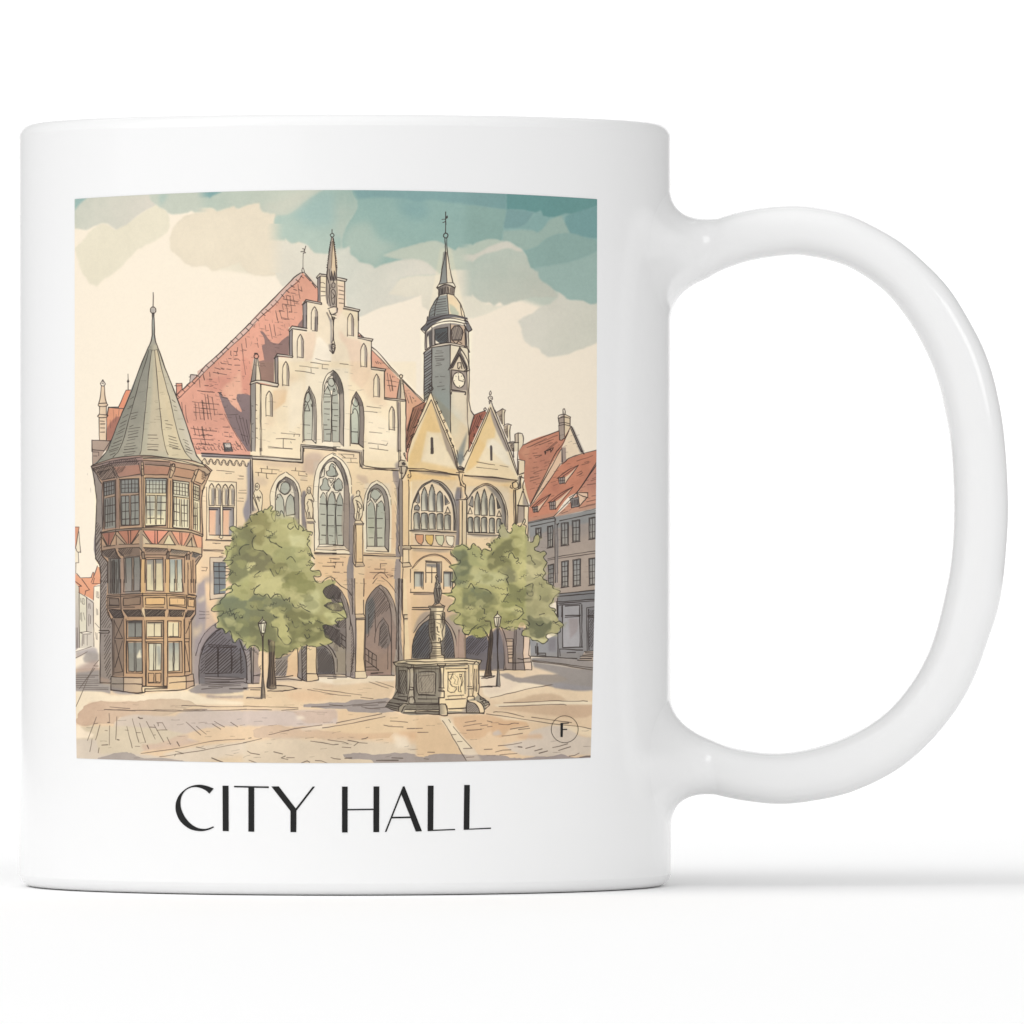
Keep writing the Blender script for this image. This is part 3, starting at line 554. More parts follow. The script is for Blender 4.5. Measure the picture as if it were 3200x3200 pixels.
F('8C807A', '335 1080 400 1180 435 1300 435 1880 370 1820 380 1400 370 1250 300 1130', soft=0)
F('C3CBBA', '275 1380 290 1330 315 1315 340 1335 355 1400 365 1815 262 1815 260 1410', to='AFB9AC', ang=60)
L('250 1850 260 1280 290 1150 335 1075 400 1180 438 1300 435 1880 370 1825;300 1130 350 1190 375 1280 385 1450 372 1820', w=2.4); L('262 1820 260 1400 285 1380 290 1335 315 1318 340 1340 360 1420 360 1820 270 1815;262 1650 360 1655;262 1820 370 1828 435 1885', w=2.4); O('280 1240 300 1160 350 1200 360 1270 320 1285', w=2.4, sm=True)
F('6A6160', '300 1140 350 1180 360 1260 330 1220', soft=1, a=.7); H('330 1090 400 1190 430 1290 380 1280 360 1180 310 1130', 70, 12, 1.2, .6)
# masonry courses on the gable
t(1, 1)
L('1635 600 1740 630 1850 640;1565 655 1825 690;1405 705 1675 738;1345 775 1460 782 1620 815;1570 740 1572 795;1732 690 1730 745 1810 748;1140 1670 1340 1685 1412 1690 1400 1715;1330 1690 1328 1720;1070 1752 1180 1748 1345 1762;1172 1752 1172 1885;955 1862 1150 1885 1295 1895;1280 1795 1285 1815', w=2, a=.7)
t(2, 1)
L('100 670 220 685;490 1285 690 1310;445 1355 635 1372;525 1650 705 1672;510 1812 680 1830 770 1845 785 1815;650 1845 648 1900;525 1885 790 1920', w=2, a=.7)
L('925 1225 938 1500 930 1932', w=6, a=.4); F('9C8D88', '928 1220 965 1225 965 1932 928 1932', soft=1); F('EDDCBB', '970 1225 1040 1215 1045 1932 970 1932'); L('932 1225 940 1932;970 1225 972 1932', w=2); L('1048 1215 1050 1932', w=3.4)
F('C3B4A0', '965 900 985 870 1000 900 1040 1185 920 1170', to='E3CDAB', ang=0); F('9A8E86', '965 900 975 1175 920 1168', soft=1); L('960 905 918 1170;1000 905 1040 1185;978 890 968 1170', w=2.6); F('E8D6B6', '955 850 975 830 1000 850 985 875', sm=True); O('955 850 978 828 1002 850 985 880 965 878', w=3, sm=True)
# moulding that steps over the middle window, upper floor
F('EAD0AC', PT(1, 2, '735 140 1440 210 1470 0 1932 20 1932 200 1690 400 1640 500 1620 1500 740 1500'), soft=2, a=.6)
t(1, 2)
F('C9AF9D', '1480 100 1640 60 1760 120 1690 220 1640 380 1560 380 1440 330', soft=5, a=.9); F('D2BBA3', '760 410 900 420 960 480 930 540 780 530', soft=5, a=.7); F('C9AF9D', '740 180 1440 220 1420 270 1000 260', soft=6, a=.7)
t(1, 1); F('BFB3A6', '1425 1835 1932 1880 1932 1912 1475 1890 1475 1932 1425 1932'); L('1420 1932 1425 1830 1932 1880;1450 1932 1452 1858 1932 1905;1470 1932 1472 1885 1932 1925', w=2.6)
t(1, 2); F('CFC3B2', '725 115 1425 165 1425 0 1460 0 1460 210 735 150'); L('715 115 1000 135 1425 165 1425 -10;735 150 1000 175 1450 205;740 158 1445 212', w=3); L('1458 0 1455 210', w=4.5, a=.8); L('835 0 838 110;850 0 855 105;960 -5 1300 10', w=1.8); L('1440 -30 1932 0', w=2); L('860 110 1410 158', w=1.6, a=.7)
t(2, 2); F('C2B3A2', '0 5 400 60 395 275 430 290 440 265 440 30 0 0'); L('0 10 390 58 395 250 420 290 940 325', w=3); L('440 30 432 240 480 262 920 295', w=3); L('410 60 415 270;0 25 380 70 385 270', w=2.4, a=.7); L('600 300 780 312;850 318 940 325', w=4.5, a=.8); L('432 20 442 40', w=4)
# dark seam of the corner and the corbel frieze at left
t(1, 2)
F('9B9190', '0 75 735 110 735 160 0 130', to='8D8582', ang=0); L('0 75 300 92 720 112', w=4.4, a=.9); L('0 112 400 130 700 150', w=2.4)
F('9C9597', '650 250 690 185 720 170 735 900 700 960 640 1080 600 900 640 780', soft=2)
L('700 170 705 940;728 150 735 900', w=3.4); F('9A9294', '640 760 690 740 690 1060 640 1080 605 880', soft=2, amp=.6)
for i in range(7):
    x = 0+i*92; L(f'{x} {200+i*6} {x+35} {150+i*5} {x+55} {160+i*5} {x+85} {232+i*5} {x+105} {232+i*5} {x+120} {190+i*5}', w=2.3); L(f'{x+40} {165+i*5} {x+70} {225+i*5}', w=2.6, a=.5)
L('215 322 310 325 470 345;345 362 430 364;540 402 598 405;520 440 600 443;540 605 640 606;525 645 640 647;515 760 605 765;540 720 600 722', w=2, a=.6)
# cross-window with four lancets
F('EEDDBD', '70 475 500 492 498 1140 75 1330', a=.6); L('100 472 500 490 498 1130;72 560 72 1320', w=1.9)
for i, x in enumerate((105, 202, 300, 392)):
    a_ = arch(x, x+76, 822+i*3, 590, 508+i*5, .5); F('E8D3B0', a_); F('8D8681', f'{x+42} {560+i*4} {x+72} {600} {x+74} {815} {x+40} {815}', soft=1, a=.9); L(a_, w=2.4); L(f'{x+20} 560 {x+38} 620 {x+40} 810', w=1.4, a=.6); L(f'{x} {820+i*3} {x+80} {824+i*3}', w=2.4)
for x0, x1 in ((105, 268), (300, 465)):
    F('8A8381', f'{x0} 850 {x1} 850 {x1} 1250 {x0} 1250', soft=0); F('E5B594', f'{x0+5} 895 {x0+105} 895 {x0+95} 1245 {x0+5} 1245', to='E9C09E', ang=90); F('A9A29D', f'{x0+100} 900 {x0+128} 890 {x0+135} 1240 {x0+95} 1245', soft=2); L(f'{x0} 850 {x1} 855;{x0} 880 {x1-40} 882', w=3.2); L(f'{x0+5} 860 {x0+3} 1210;{x1-5} 860 {x1-8} 1100', w=2.2)
F('EBDAB9', '270 830 298 830 305 1295 285 1310 255 1295 270 1240'); L('272 830 272 1250 245 1280 285 1305 305 1285 300 830', w=2); L('110 1248 440 1258;65 1315 455 1330', w=3); L('60 1322 450 1340', w=4, a=.4); L('25 1462 310 1468', w=3.4); L('30 1475 300 1490', w=4, a=.35); L('160 1366 270 1370', w=2, a=.6)
# barred window and stones left of the tree
F('C9BBAA', '115 1570 345 1565 345 2170 120 2175', a=.6); F('7C8080', '170 1640 345 1635 345 2090 175 2100'); L('120 2175 118 1570 310 1572;120 2175 330 2150;250 1560 310 1550;285 1510 320 1515', w=1.9); L('165 1640 400 1650;172 1640 178 2100 330 2090;250 1650 255 2090;178 1960 345 1965;170 1705 400 1700;175 1770 420 1780;175 1865 380 1870', w=2.2)
L('0 1712 80 1715 65 1765 0 1760;190 1370 215 1372', w=1.8, a=.7); F('A29691', '0 1900 60 1840 110 1860 160 1720 170 1932 0 1932', soft=6, a=.7)
# bricks
L('840 292 1000 305 1112 315;770 345 1000 368 1075 370;942 262 945 295;858 295 858 345;1012 310 1010 365;812 350 815 400;930 370 932 430 955 435;1290 322 1400 330 1490 340;1350 280 1350 325;1395 345 1395 390 1515 402;1425 458 1515 468;1500 370 1510 380', w=2, a=.75)
F('D2BCA6', '1420 410 1510 405 1515 460 1430 458', soft=2, a=.7)
# ---- tall tracery windows of the first floor
SHD = '9A8F88'
# left one (half hidden by the tree)
t(1, 2)
F('F0E1C6', '990 800 985 640 1030 520 1100 410 1205 345 1300 400 1390 520 1430 650 1430 1140 990 1140'); L('988 820 985 640 1030 520 1100 410 1195 350;1210 345 1300 405 1390 520 1428 650 1430 700', w=1.9)
F(SHD, '1062 640 1100 500 1205 412 1320 480 1380 600 1396 760 1396 1170 1330 1100 1325 900 1062 900'); F('E3D6BE', '1068 900 1068 650 1110 520 1190 460 1280 530 1325 650 1335 950 1215 975 1190 990')
F('A9B1A6', '1130 590 1150 510 1190 490 1240 500 1268 560 1250 620 1200 660 1150 640', sm=True); F('B3B8A9', arch(1070, 1185, 990, 760, 660, .5), to='BFC0AA', ang=90); F('A3ABA2', arch(1212, 1330, 970, 760, 655, .5), to='BFC0AA', ang=90)
L('1062 940 1062 640 1100 500 1205 412 1320 480 1380 600 1396 760 1396 1160;1062 690 1075 600 1110 500 1205 425', w=2.6); O('1098 570 1130 500 1190 478 1250 500 1282 575 1250 640 1200 668 1140 640', sm=True, w=2.4); O('1132 590 1150 515 1190 492 1240 502 1266 560 1252 620 1200 658 1150 638', sm=True, w=2)
L('1070 740 1090 670 1125 658 1165 720 1185 850 1185 990;1212 970 1210 820 1235 710 1275 660 1310 700 1335 800;1215 975 1330 950;1085 700 1100 715;1330 700 1338 950', w=2.4); H('1205 420 1320 490 1380 620 1340 620 1290 530 1200 460', 70, 14, 1.3, .6); F('7A706D', '1180 430 1260 450 1320 540 1280 530 1200 465', soft=1, a=.6)
# middle one, spans two tiles
m1, m2 = (1, 2), (2, 2)
F('F0E1C6', PT(1, 2, '1622 1480 1622 420 1680 240 1790 120 1890 70', 2, 2, '40 90 130 150 210 280 260 430 272 560 272 1525 0 1525'))
F(SHD, PT(1, 2, '1690 1385 1690 430 1730 290 1800 190 1890 130', 2, 2, '40 150 120 230 190 360 225 520 232 1480 160 1400 0 1385'))
F('8F847F', PT(2, 2, '40 170 110 230 170 340 215 500 220 700 170 560 130 400 60 260'), soft=1)
F('E9DCC4', PT(1, 2, '1692 1380 1692 430 1740 310 1810 210 1890 160', 2, 2, '30 220 100 330 145 480 155 640 155 1385'))
F('A4ADA3', PT(1, 2, '1790 340 1830 320 1845 250 1870 218 1900 240', 2, 2, '10 250 40 320 72 370 60 400 0 410', 1, 2, '1850 410 1800 390'), sm=False)
t(1, 2); F('A9B1A6', '1700 560 1735 510 1745 450 1780 428 1815 470 1815 520 1848 570 1830 605 1720 605'); F('B0B5A8', '1700 1385 1700 740 1740 640 1785 740 1795 1385', to='BFC1AC', ang=90); F('A7AEA4', '1815 1380 1815 740 1870 625 1920 740 1930 1380', to='B5BAA9', ang=90)
t(2, 2); F('A3ABA2', '0 560 40 470 80 430 130 500 140 570 120 610 30 610'); F('A7AEA4', '0 1385 0 640 30 740 38 1385', to='B5BAA9', ang=90); F('A3ABA2', '62 1380 60 740 100 650 145 760 148 1380', to='B4B8A7', ang=90)
t(1, 2)
L('1620 1480 1622 420 1680 240 1790 120 1885 70 1932 90', w=1.9); L('1690 1385 1690 430 1730 290 1800 190 1885 130 1932 150;1700 440 1740 310 1810 215 1880 185 1932 215', w=2.6)
O('1790 340 1832 318 1845 250 1870 218 1920 250 1925 320 1932 390 1850 408 1800 390', w=2.3); O('1700 565 1735 510 1745 445 1780 425 1818 470 1815 520 1850 570 1830 605 1720 605', w=2.3)
L('1700 430 1760 405;1820 435 1900 435 1860 500 1820 440;1860 540 1900 480;1770 290 1760 390;1790 650 1830 610', w=2.2)
L('1705 710 1740 635 1770 660 1790 760 1790 1380;1815 1380 1815 760 1835 680 1870 620 1910 670 1932 770;1800 640 1810 1385;1690 1382 1920 1385;1698 802 1785 808;1818 808 1928 810;1710 950 1775 955;1815 965 1895 965;1730 1105 1780 1108;1815 1115 1885 1118;1720 1250 1780 1250;1830 1258 1885 1262', w=2.3)
L('1650 1450 1690 1385;1640 1455 1932 1470;1665 1415 1932 1410', w=1.9); F('D9B994', '1660 1420 1932 1412 1932 1465 1650 1452', a=.7)
F('5C5452', '1620 1500 1932 1505 1932 1530 1625 1530', soft=1, a=.8); F('8f8480', '1640 1530 1932 1532 1932 1552 1650 1550', soft=2, a=.5); L('1620 1505 1932 1512', w=4)
t(2, 2)
L('0 90 40 110 130 170 210 280 258 420 268 525;268 555 268 650', w=1.9); L('0 130 80 180 150 290 180 400 220 540 235 700 232 1480 160 1400', w=2.4); L('0 190 60 250 120 350 165 500 165 620 150 1400 0 1385;0 260 50 330 72 380 50 410 0 410', w=2.4)
O('0 560 40 470 80 430 125 480 140 570 110 610 40 610', w=2.2); L('0 620 30 740 35 1385;60 1380 58 740 100 640 140 740 150 900;0 640 60 640 90 620;0 812 130 822;70 822 130 820;65 968 130 970;60 1115 130 1115;80 1252 130 1250;0 1115 10 1115', w=2.2); L('40 430 10 520 30 600;90 590 130 610', w=2)
F('A58B7C', '165 540 225 520 228 1470 160 1390', soft=1, a=.6); F('DDBE99', '0 1390 160 1400 240 1480 0 1470', a=.6); L('0 1395 150 1405;0 1465 210 1470 275 1525 0 1520', w=1.9); L('0 1520 275 1528', w=3.6)
L('80 85 300 95 295 130;130 142 340 148;260 148 260 205;200 205 355 210;120 95 180 140', w=1.9, a=.7)
H('100 200 160 290 215 440 225 540 190 540 160 430 110 310', 95, 14, 1.2, .5)
# right one
F('EFE1C6', '440 1300 440 760 480 620 540 520 630 465 720 520 790 600 832 740 830 1500 450 1500')
L('440 900 450 740 480 620 540 520 615 468;630 462 720 515 790 600 825 700;832 740 832 820', w=1.9)
F(SHD, '488 1420 488 760 510 640 560 560 630 512 710 560 770 660 802 790 802 1490 745 1420 740 800 700 700'); F('E5D8BF', '492 1420 492 760 520 650 570 580 620 570 690 640 735 740 742 1415')
F('B0B9AB', '545 670 570 610 615 595 665 630 670 690 620 740 560 720', sm=True); F('A5AFA1', arch(495, 600, 1415, 870, 765, .5), to='C6C5A8', ang=90); F('A9B3A6', arch(632, 738, 1415, 870, 760, .5), to='C3C6AE', ang=90)
F('A4B08F', '510 1020 590 1020 590 1230 510 1230', soft=4, a=.5)
L('488 1440 488 760 510 640 560 560 630 512 710 560 770 660 802 790 802 1490 745 1415;500 740 530 640 580 585 620 575 680 610 730 720 745 820 745 1415', w=2.6); O('540 680 565 615 612 592 665 625 690 680 625 745 575 725', sm=True, w=2.2); L('500 780 540 740 580 790 600 880 600 1415;635 1410 630 880 650 790 690 755 725 800 738 900;540 690 530 740;690 680 640 740 610 780 580 740;505 830 530 790;650 840 660 830;610 1000 610 1415;625 800 628 1415;488 1410 745 1418;510 1005 585 1005;635 1010 710 1012;510 1140 590 1142;635 1148 705 1148;515 1287 580 1287;640 1292 705 1290', w=2.3)
F('7b7370', '600 900 628 900 630 1415 602 1415', a=.5); L('482 1475 800 1490;488 1420 482 1440', w=1.9); F('E9D5B4', '488 1420 742 1420 790 1488 485 1470'); L('745 1418 800 1490;480 1475 790 1492', w=2)
L('445 1508 895 1530', w=1.8); L('445 1540 955 1556', w=4); F('9A908B', '460 1556 955 1562 955 1590 700 1580', soft=2, a=.5)
F('958A89', '860 330 945 330 960 560 950 900 945 1400 960 1560 900 1560 910 1000 900 540 865 470', amp=.5); F('CDB4A0', '340 380 490 400 510 510 430 510 340 430', soft=2, a=.7); F('E4BE99', '840 820 900 800 895 1440 860 1430 845 1200', soft=3, a=.7)
F('EBD0AE', '500 340 860 380 900 560 840 700 760 540 640 440 520 460', soft=8, a=.6)
# wall under the windows
F('E8C49A', PT(1, 2, '1632 1555 1932 1560 1932 1932 1640 1790'), soft=2, a=.8); t(2, 2); F('E6C29C', '0 1560 270 1560 220 1750 200 1932 0 1932', soft=2, a=.8); F('E7C6A0', '460 1590 900 1600 880 1750 850 1932 450 1932', soft=2, a=.8, to='E0B18C', ang=90)
F('968D8C', '230 1560 290 1560 300 1932 200 1932 200 1740', amp=.5); F('A29592', '905 1590 970 1590 975 1932 870 1932 890 1700', amp=.5)
L('0 1590 95 1592;0 1640 150 1640;35 1645 35 1680;140 1660 142 1690;0 1695 30 1695 25 1720;0 1782 95 1782;160 1785 200 1785;680 1662 770 1662;680 1662 682 1725;600 1735 750 1735 742 1785;530 1785 790 1788;780 1820 860 1830;820 1850 870 1840', w=2, a=.75)
t(1, 2); L('1835 1585 1932 1590;1855 1605 1855 1640;1805 1640 1932 1645;1740 1695 1912 1697 1910 1720;1885 1780 1932 1785', w=2, a=.75)
# ---- statues on their consoles
t(1, 2)
F('9A9294', '735 700 770 640 790 900 725 920', soft=2, a=.7); F('EAD9BA', '735 660 770 590 772 530 800 505 830 540 825 600 870 680 862 905 820 905 760 850')
L('770 540 780 510 800 505 828 530 825 575 795 605 770 590 768 540;775 595 735 660 735 900;830 605 860 650 872 690 860 905;750 660 790 800 820 905;740 700 820 890;780 710 850 715;800 690 805 740;820 700 825 760;840 690 845 720', w=2.1); O('785 545 800 535 805 560 790 570', w=1.6)
F('8C8385', '1450 620 1490 610 1500 680 1480 800 1490 1000 1500 1160 1440 1140 1430 900 1425 750', soft=1, amp=.5)
F('EAD9BA', '1510 600 1520 565 1545 555 1570 590 1565 650 1610 740 1590 800 1590 1000 1510 1000 1485 860 1485 720'); L('1512 610 1520 568 1545 556 1568 580 1565 640 1540 660 1518 640 1512 600;1515 650 1490 690 1480 760 1490 900 1505 930 1510 1000;1570 650 1612 745 1605 775 1575 740;1530 740 1560 740 1590 800 1600 880 1590 1000;1530 760 1510 800 1530 860 1515 920;1545 920 1555 1000;1530 920 1530 1000', w=2.2); F('6B6260', '1520 595 1555 590 1550 650 1525 640', soft=1, a=.6)
F('EAD7B4', '1510 1005 1600 1005 1632 1060 1612 1075 1615 1932 1520 1932 1515 1080 1500 1070'); L('1508 1010 1600 1010 1635 1065;1500 1065 1500 1160;1515 1060 1630 1060;1520 1080 1615 1080 1618 1300 1622 1480', w=2.2); F('857B78', '1515 1050 1620 1050 1610 1080 1520 1080', soft=1, a=.7); F('8C8385', '1455 1040 1505 1040 1510 1180 1460 1180', a=.6, soft=1)
t(2, 2)
F('8C8385', '255 700 300 660 300 800 320 1030 300 1100 300 1560 290 1932 240 1540 240 900', soft=1, a=.9)
F('EAD9BA', '340 640 360 610 385 640 390 690 430 790 428 900 395 1030 320 1030 300 820 290 740'); L('340 660 342 620 365 608 385 625 385 670 360 698 340 690;345 690 300 720 285 750 300 820 310 930 300 990 320 1035;390 690 430 790 428 900 420 960 395 1030;330 750 380 780 412 830 410 870 385 870 360 820 340 770;345 760 350 900 330 1030;380 880 360 1020;350 900 380 950 390 1030;360 800 370 860', w=2.2)
F('E3CFAE', '320 1040 400 1040 440 1090 440 1105 310 1105'); L('325 1040 400 1038 442 1085 440 1105 310 1105 318 1045;318 1085 440 1085', w=2.3); F('7B7270', '320 1085 440 1088 438 1104 315 1102', a=.6); F('ECD2A8', '330 1108 425 1108 430 1640 455 1690 330 1690 330 1640', to='E8C597', ang=90); L('330 1110 330 1640 320 1690 330 1705 450 1695;428 1110 430 1640 452 1690;300 1110 285 1640 320 1700;315 1100 315 1640;320 1640 430 1640', w=2.5); F('B2A08F', '330 1660 450 1655 452 1700 330 1700', a=.6, soft=1)
# ---- arcade on the ground floor
t(1, 3); F('9E8F8B', PT(1, 3, '-60 1400 -100 1000 0 780 200 620 250 700 640 900 740 980 760 1500 -50 1500'), soft=1, to='8F8685', ang=90)
F('7A7273', '10 1400 -60 1400 -20 1080 40 930 120 800 220 720 300 700 400 720 560 880 610 1020 640 1200 640 1420', to='6C686B', ang=40)
t(2, 3)
F('E8C8A2', '310 -10 440 -10 440 300 460 510 460 1400 320 1400', to='EDD0A6', ang=90)
F('E8C29A', '445 -10 890 -10 890 180 800 120 690 70 600 130 500 290 445 330'); F('A0938E', '200 -10 310 -10 315 500 330 560 325 1350 320 1420 185 1400 185 600 230 560 240 380 210 200')
F('9D928C', '888 -10 990 -10 1010 1140 1020 1170 900 1180 880 1380 840 1380 845 800 910 650 900 400 885 200')
F('A79A8F', '820 220 880 330 905 480 910 900 905 1380 838 1370 845 800 838 560', a=.9)
F('887A75', '470 330 520 230 600 130 680 75 760 130 840 300 880 420 900 560 905 1000 835 1375 480 1390 465 1330 470 500', to='A98D7F', ang=75)
F('6B6E70', '468 360 560 240 600 350 590 560 510 780 470 800', soft=3, a=.8); F('7F7470', '700 540 760 620 830 840 830 900 760 1000 660 950 670 700', soft=1, a=.9); F('A4948A', '680 75 760 130 850 290 900 500 905 700 860 560 820 380 740 200 660 120', soft=1)
L('465 500 470 360 520 240 600 140 680 75 760 130 850 270 900 430 912 620 910 1000', w=2.4); L('660 120 740 200 800 320 835 500 840 800 835 1375 880 1382', w=2.6); L('465 500 468 1370;445 -10 442 240;440 300 440 490', w=2.6); L('600 450 605 580 610 760;720 548 790 660 830 890;660 950 680 700 740 610;600 910 610 780 660 640 720 570;790 930 785 1290;510 510 515 800 490 830', w=2, a=.85)
H('500 350 660 150 780 250 820 420 700 500 600 560 560 700 500 700', -52, 24, 1.7, .75); H('670 900 680 700 750 620 800 760 780 900 700 1000', -52, 24, 1.8, .8); H('690 90 800 190 880 380 850 420 800 290 720 170', 60, 14, 1.2, .5)
F('8B7B74', '470 990 630 1100 625 1270 660 1310 470 1310', a=.35); L('470 990 625 1098 622 1270;470 1070 560 1140 620 1170;510 1020 515 1190;565 1060 560 1220;475 1165 655 1300 655 1310;480 1260 600 1255;475 1305 655 1305;545 1350 720 1342;540 1375 885 1382', w=2.4); L('550 1350 640 1346', w=3.4)
F('D9BE9B', '318 500 440 500 465 555 325 560'); F('8F847D', '325 555 462 550 460 575 330 580', soft=1, a=.7); L('318 500 440 498 466 555 460 575;320 500 328 560 465 552;328 580 465 575', w=2.4)
L('330 570 325 1340;460 580 465 1330 488 1395 480 1415 320 1420 180 1390 188 1200 180 600', w=2.8); F('EBD6B2', '320 1330 465 1320 485 1400 475 1415 318 1418'); L('318 1325 465 1320;318 1325 318 1418', w=2.2); L('315 -10 318 500;275 -10 280 500;250 580 280 720 300 1000 250 1390', w=2.4); H('240 640 280 760 310 1000 290 1380 250 1390 260 1000', -60, 20, 1.6, .75)
L('450 150 440 240;570 60 610 10 640 -20;700 -30 780 30 850 110 900 190', w=1.8); L('580 -10 620 -60 690 -105 740 -80 790 -20', w=2)
L('940 -10 935 1170;960 -10 940 600 945 1160;990 -10 1000 500 1015 570 1020 1140;1112 -10 1110 500', w=2.5); F('ECD3AB', '1005 -10 1110 -10 1115 510 1135 560 1135 1145 1020 1150 1018 560'); F('D6BFA1', '1010 510 1120 508 1138 560 1020 565'); F('80756f', '1020 565 1135 560 1135 580 1022 582', a=.7, soft=1); L('1010 510 1120 506 1138 558 1135 580;1018 515 1022 570 1138 560;1022 580 1020 1150;1135 580 1132 1145;1002 0 1000 500 1018 570;1112 -10 1110 500', w=2.6)
# arch half hidden by the left tree, with stair rail
F('A0948C', '-40 60 60 110 150 210 220 350 250 560 250 1390 180 1380 0 1360 -300 1360 -400 300'); F('7F7571', '-60 150 40 180 120 300 170 430 185 560 185 980 -80 900 -300 600 -200 200', a=.95); H('-60 150 40 180 120 300 170 430 185 560 185 700 -80 700 -200 300', -50, 24, 1.7, .75)
L('-20 60 60 105 130 180 210 340 230 450 250 600 240 720;0 130 60 190 120 290 165 420 185 560 180 1200 190 1380;20 -5 110 90 210 150 265 230', w=2.4)
F('B4A58F', '-300 860 60 900 180 990 180 1360 -300 1360', a=.9, to='9D9283', ang=0); F('665F60', '-100 1010 -20 990 20 1060 30 1200 20 1360 -100 1360', a=.9); L('0 690 180 835;0 760 180 890;0 850 120 930 180 990;12 700 12 850;45 720 48 880;95 770 95 900;125 800 128 950;20 900 80 920 90 960 130 970 160 1000;0 1025 45 1110 62 1200 60 1330;0 1120 20 1240 15 1360;0 1365 180 1365', w=2.3); L('0 1385 185 1395;10 1405 200 1410', w=2.6, a=.8)
# ---- ground floor at the far left: wide dark arch
t(1, 3)
L('0 830 60 760 130 690 200 640', w=2); L('0 1010 40 930 100 850 190 760 290 700', w=4.6, a=.85); L('-60 1200 0 1000', w=3.5)
H('0 1340 -60 1330 0 1060 60 930 160 800 290 720 430 870 590 1000 610 1350', -42, 34, 2.1, .82); H('0 1200 100 960 480 960 560 1340 0 1350', -42, 36, 2, .7)
L('100 940 490 960;110 968 490 980;225 985 235 1400;240 985 235 1400;425 990 425 1345;440 1100 435 1320;560 990 565 1350;0 1355 420 1345', w=2.8); L('0 1430 400 1440 600 1425;0 1490 600 1475 640 1490', w=3, a=.9); L('0 1390 540 1410;0 1520 560 1500;0 1575 300 1555;0 1460 400 1465;100 1540 560 1525', w=2.6, a=.6)
F('9B9290', '640 1040 720 1000 740 1490 650 1495 640 1200'); F('A6958F', '745 960 800 960 830 1030 850 1200 840 1480 745 1490', amp=.6); F('EED1AC', '825 1020 960 1000 960 1500 830 1500 850 1300 820 1260'); L('540 870 590 1000 630 1120 650 1300 655 1440;600 1000 640 1150 645 1480 660 1495 820 1492;710 960 720 1490;745 980 740 1500;690 1010 715 1240 712 1480', w=3); H('640 1050 710 1000 720 1200 660 1300', -45, 36, 1.8, .6); L('745 1390 850 1360;750 1380 840 1385', w=2.4); L('850 1240 830 1260 850 1290', w=1.6)
F('938A85', '1050 1150 1300 1060 1230 1160 1240 1240 1210 1390 1060 1390', soft=1); F('EBCBA1', '1240 1120 1380 990 1380 1400 1215 1395 1235 1250', to='E6C199', ang=90); H('1050 1180 1250 1130 1230 1250 1200 1390 1060 1390', -50, 28, 1.8, .75)
F('908783', '1385 1080 1430 960 1510 950 1505 1470 1440 1450 1380 1420'); H('1440 960 1505 960 1505 1460 1440 1440', -50, 26, 1.8, .8); F('E8CDA5', '1510 955 1650 960 1655 1350 1680 1440 1665 1450 1500 1455'); L('1380 1000 1385 1280 1378 1400 1500 1465 1675 1445 1680 1420 1655 1350 1650 980;1435 970 1445 1440;1508 960 1505 1460;1505 1358 1660 1358', w=2.9)
F('77706F', '1655 970 1750 940 1830 1000 1890 1150 1905 1360 1665 1365', to='6A6566', ang=60); F('9D938C', '1750 940 1850 950 1910 1010 1932 1060 1932 1370 1905 1360 1890 1150'); H('1660 1000 1780 980 1880 1120 1890 1350 1670 1350', -55, 24, 2, .85); L('1660 960 1750 950 1830 1010 1890 1150 1910 1360;1820 950 1880 1020 1932 1120;1665 1365 1932 1365', w=3)
F('8b817e', '1670 1375 1932 1375 1932 1400 1680 1395', soft=1, a=.8); L('1680 1392 1932 1400;1810 1420 1932 1424', w=3, a=.8)
L('0 460 100 465;0 510 110 505;0 555 105 555', w=2.2, a=.7); F('BCA89C', '-90 0 30 120 60 300 200 620 0 830 -100 1000 -300 1000 -250 600', soft=4, a=.55)
t(0, 3); F('A79A97', '1830 80 1932 0 1932 760 1880 960 1850 1500 1780 1510 1740 1300 1740 600', soft=3); F('D9C2A2', '1760 700 1830 700 1890 620 1900 680 1840 800 1770 850', soft=6, a=.8, amp=1); F('E2CDAB', '1820 300 1932 220 1932 300 1850 340', soft=4, a=.7); L('1800 1095 1830 980 1870 880 1932 770', w=2); L('1850 1500 1845 1300 1870 1100 1932 960', w=3); F('777072', '1860 1420 1870 1130 1932 960 1932 1420'); H('1865 1350 1880 1120 1932 1000 1932 1350', -42, 34, 2.2, .8); L('1850 455 1932 470;1850 560 1932 555;1850 510 1932 505', w=2.2, a=.6); F('7d7879', '1855 1420 1932 1420 1932 1500 1855 1500', soft=1)

# ---- right wing with twin gables
ph(); F('EFD6AF', '1268 1462 1300 1440 1450 1470 1617 1496 1650 1530 1650 2080 1282 2080 1268 1800', to='E7C49E', ang=90)
t(2, 2); F('EBC88F', '1050 320 1180 350 1780 400 1780 520 1700 600 1560 480 1420 440 1240 560 1130 740 1110 600 1060 480', soft=5, a=.75); F('F0DAB5', '1090 480 1140 480 1120 1400 1090 1400'); F('E7C08D', '1010 480 1085 470 1085 1400 1010 1400', soft=2, a=.6)
F('E4BF98', '1110 1250 1760 1240 1740 1420 1120 1400', soft=5, a=.6); F('E6BE95', '1130 1480 1700 1500 1720 1720 1640 1640 1450 1560 1280 1600 1140 1740', soft=4, a=.6)
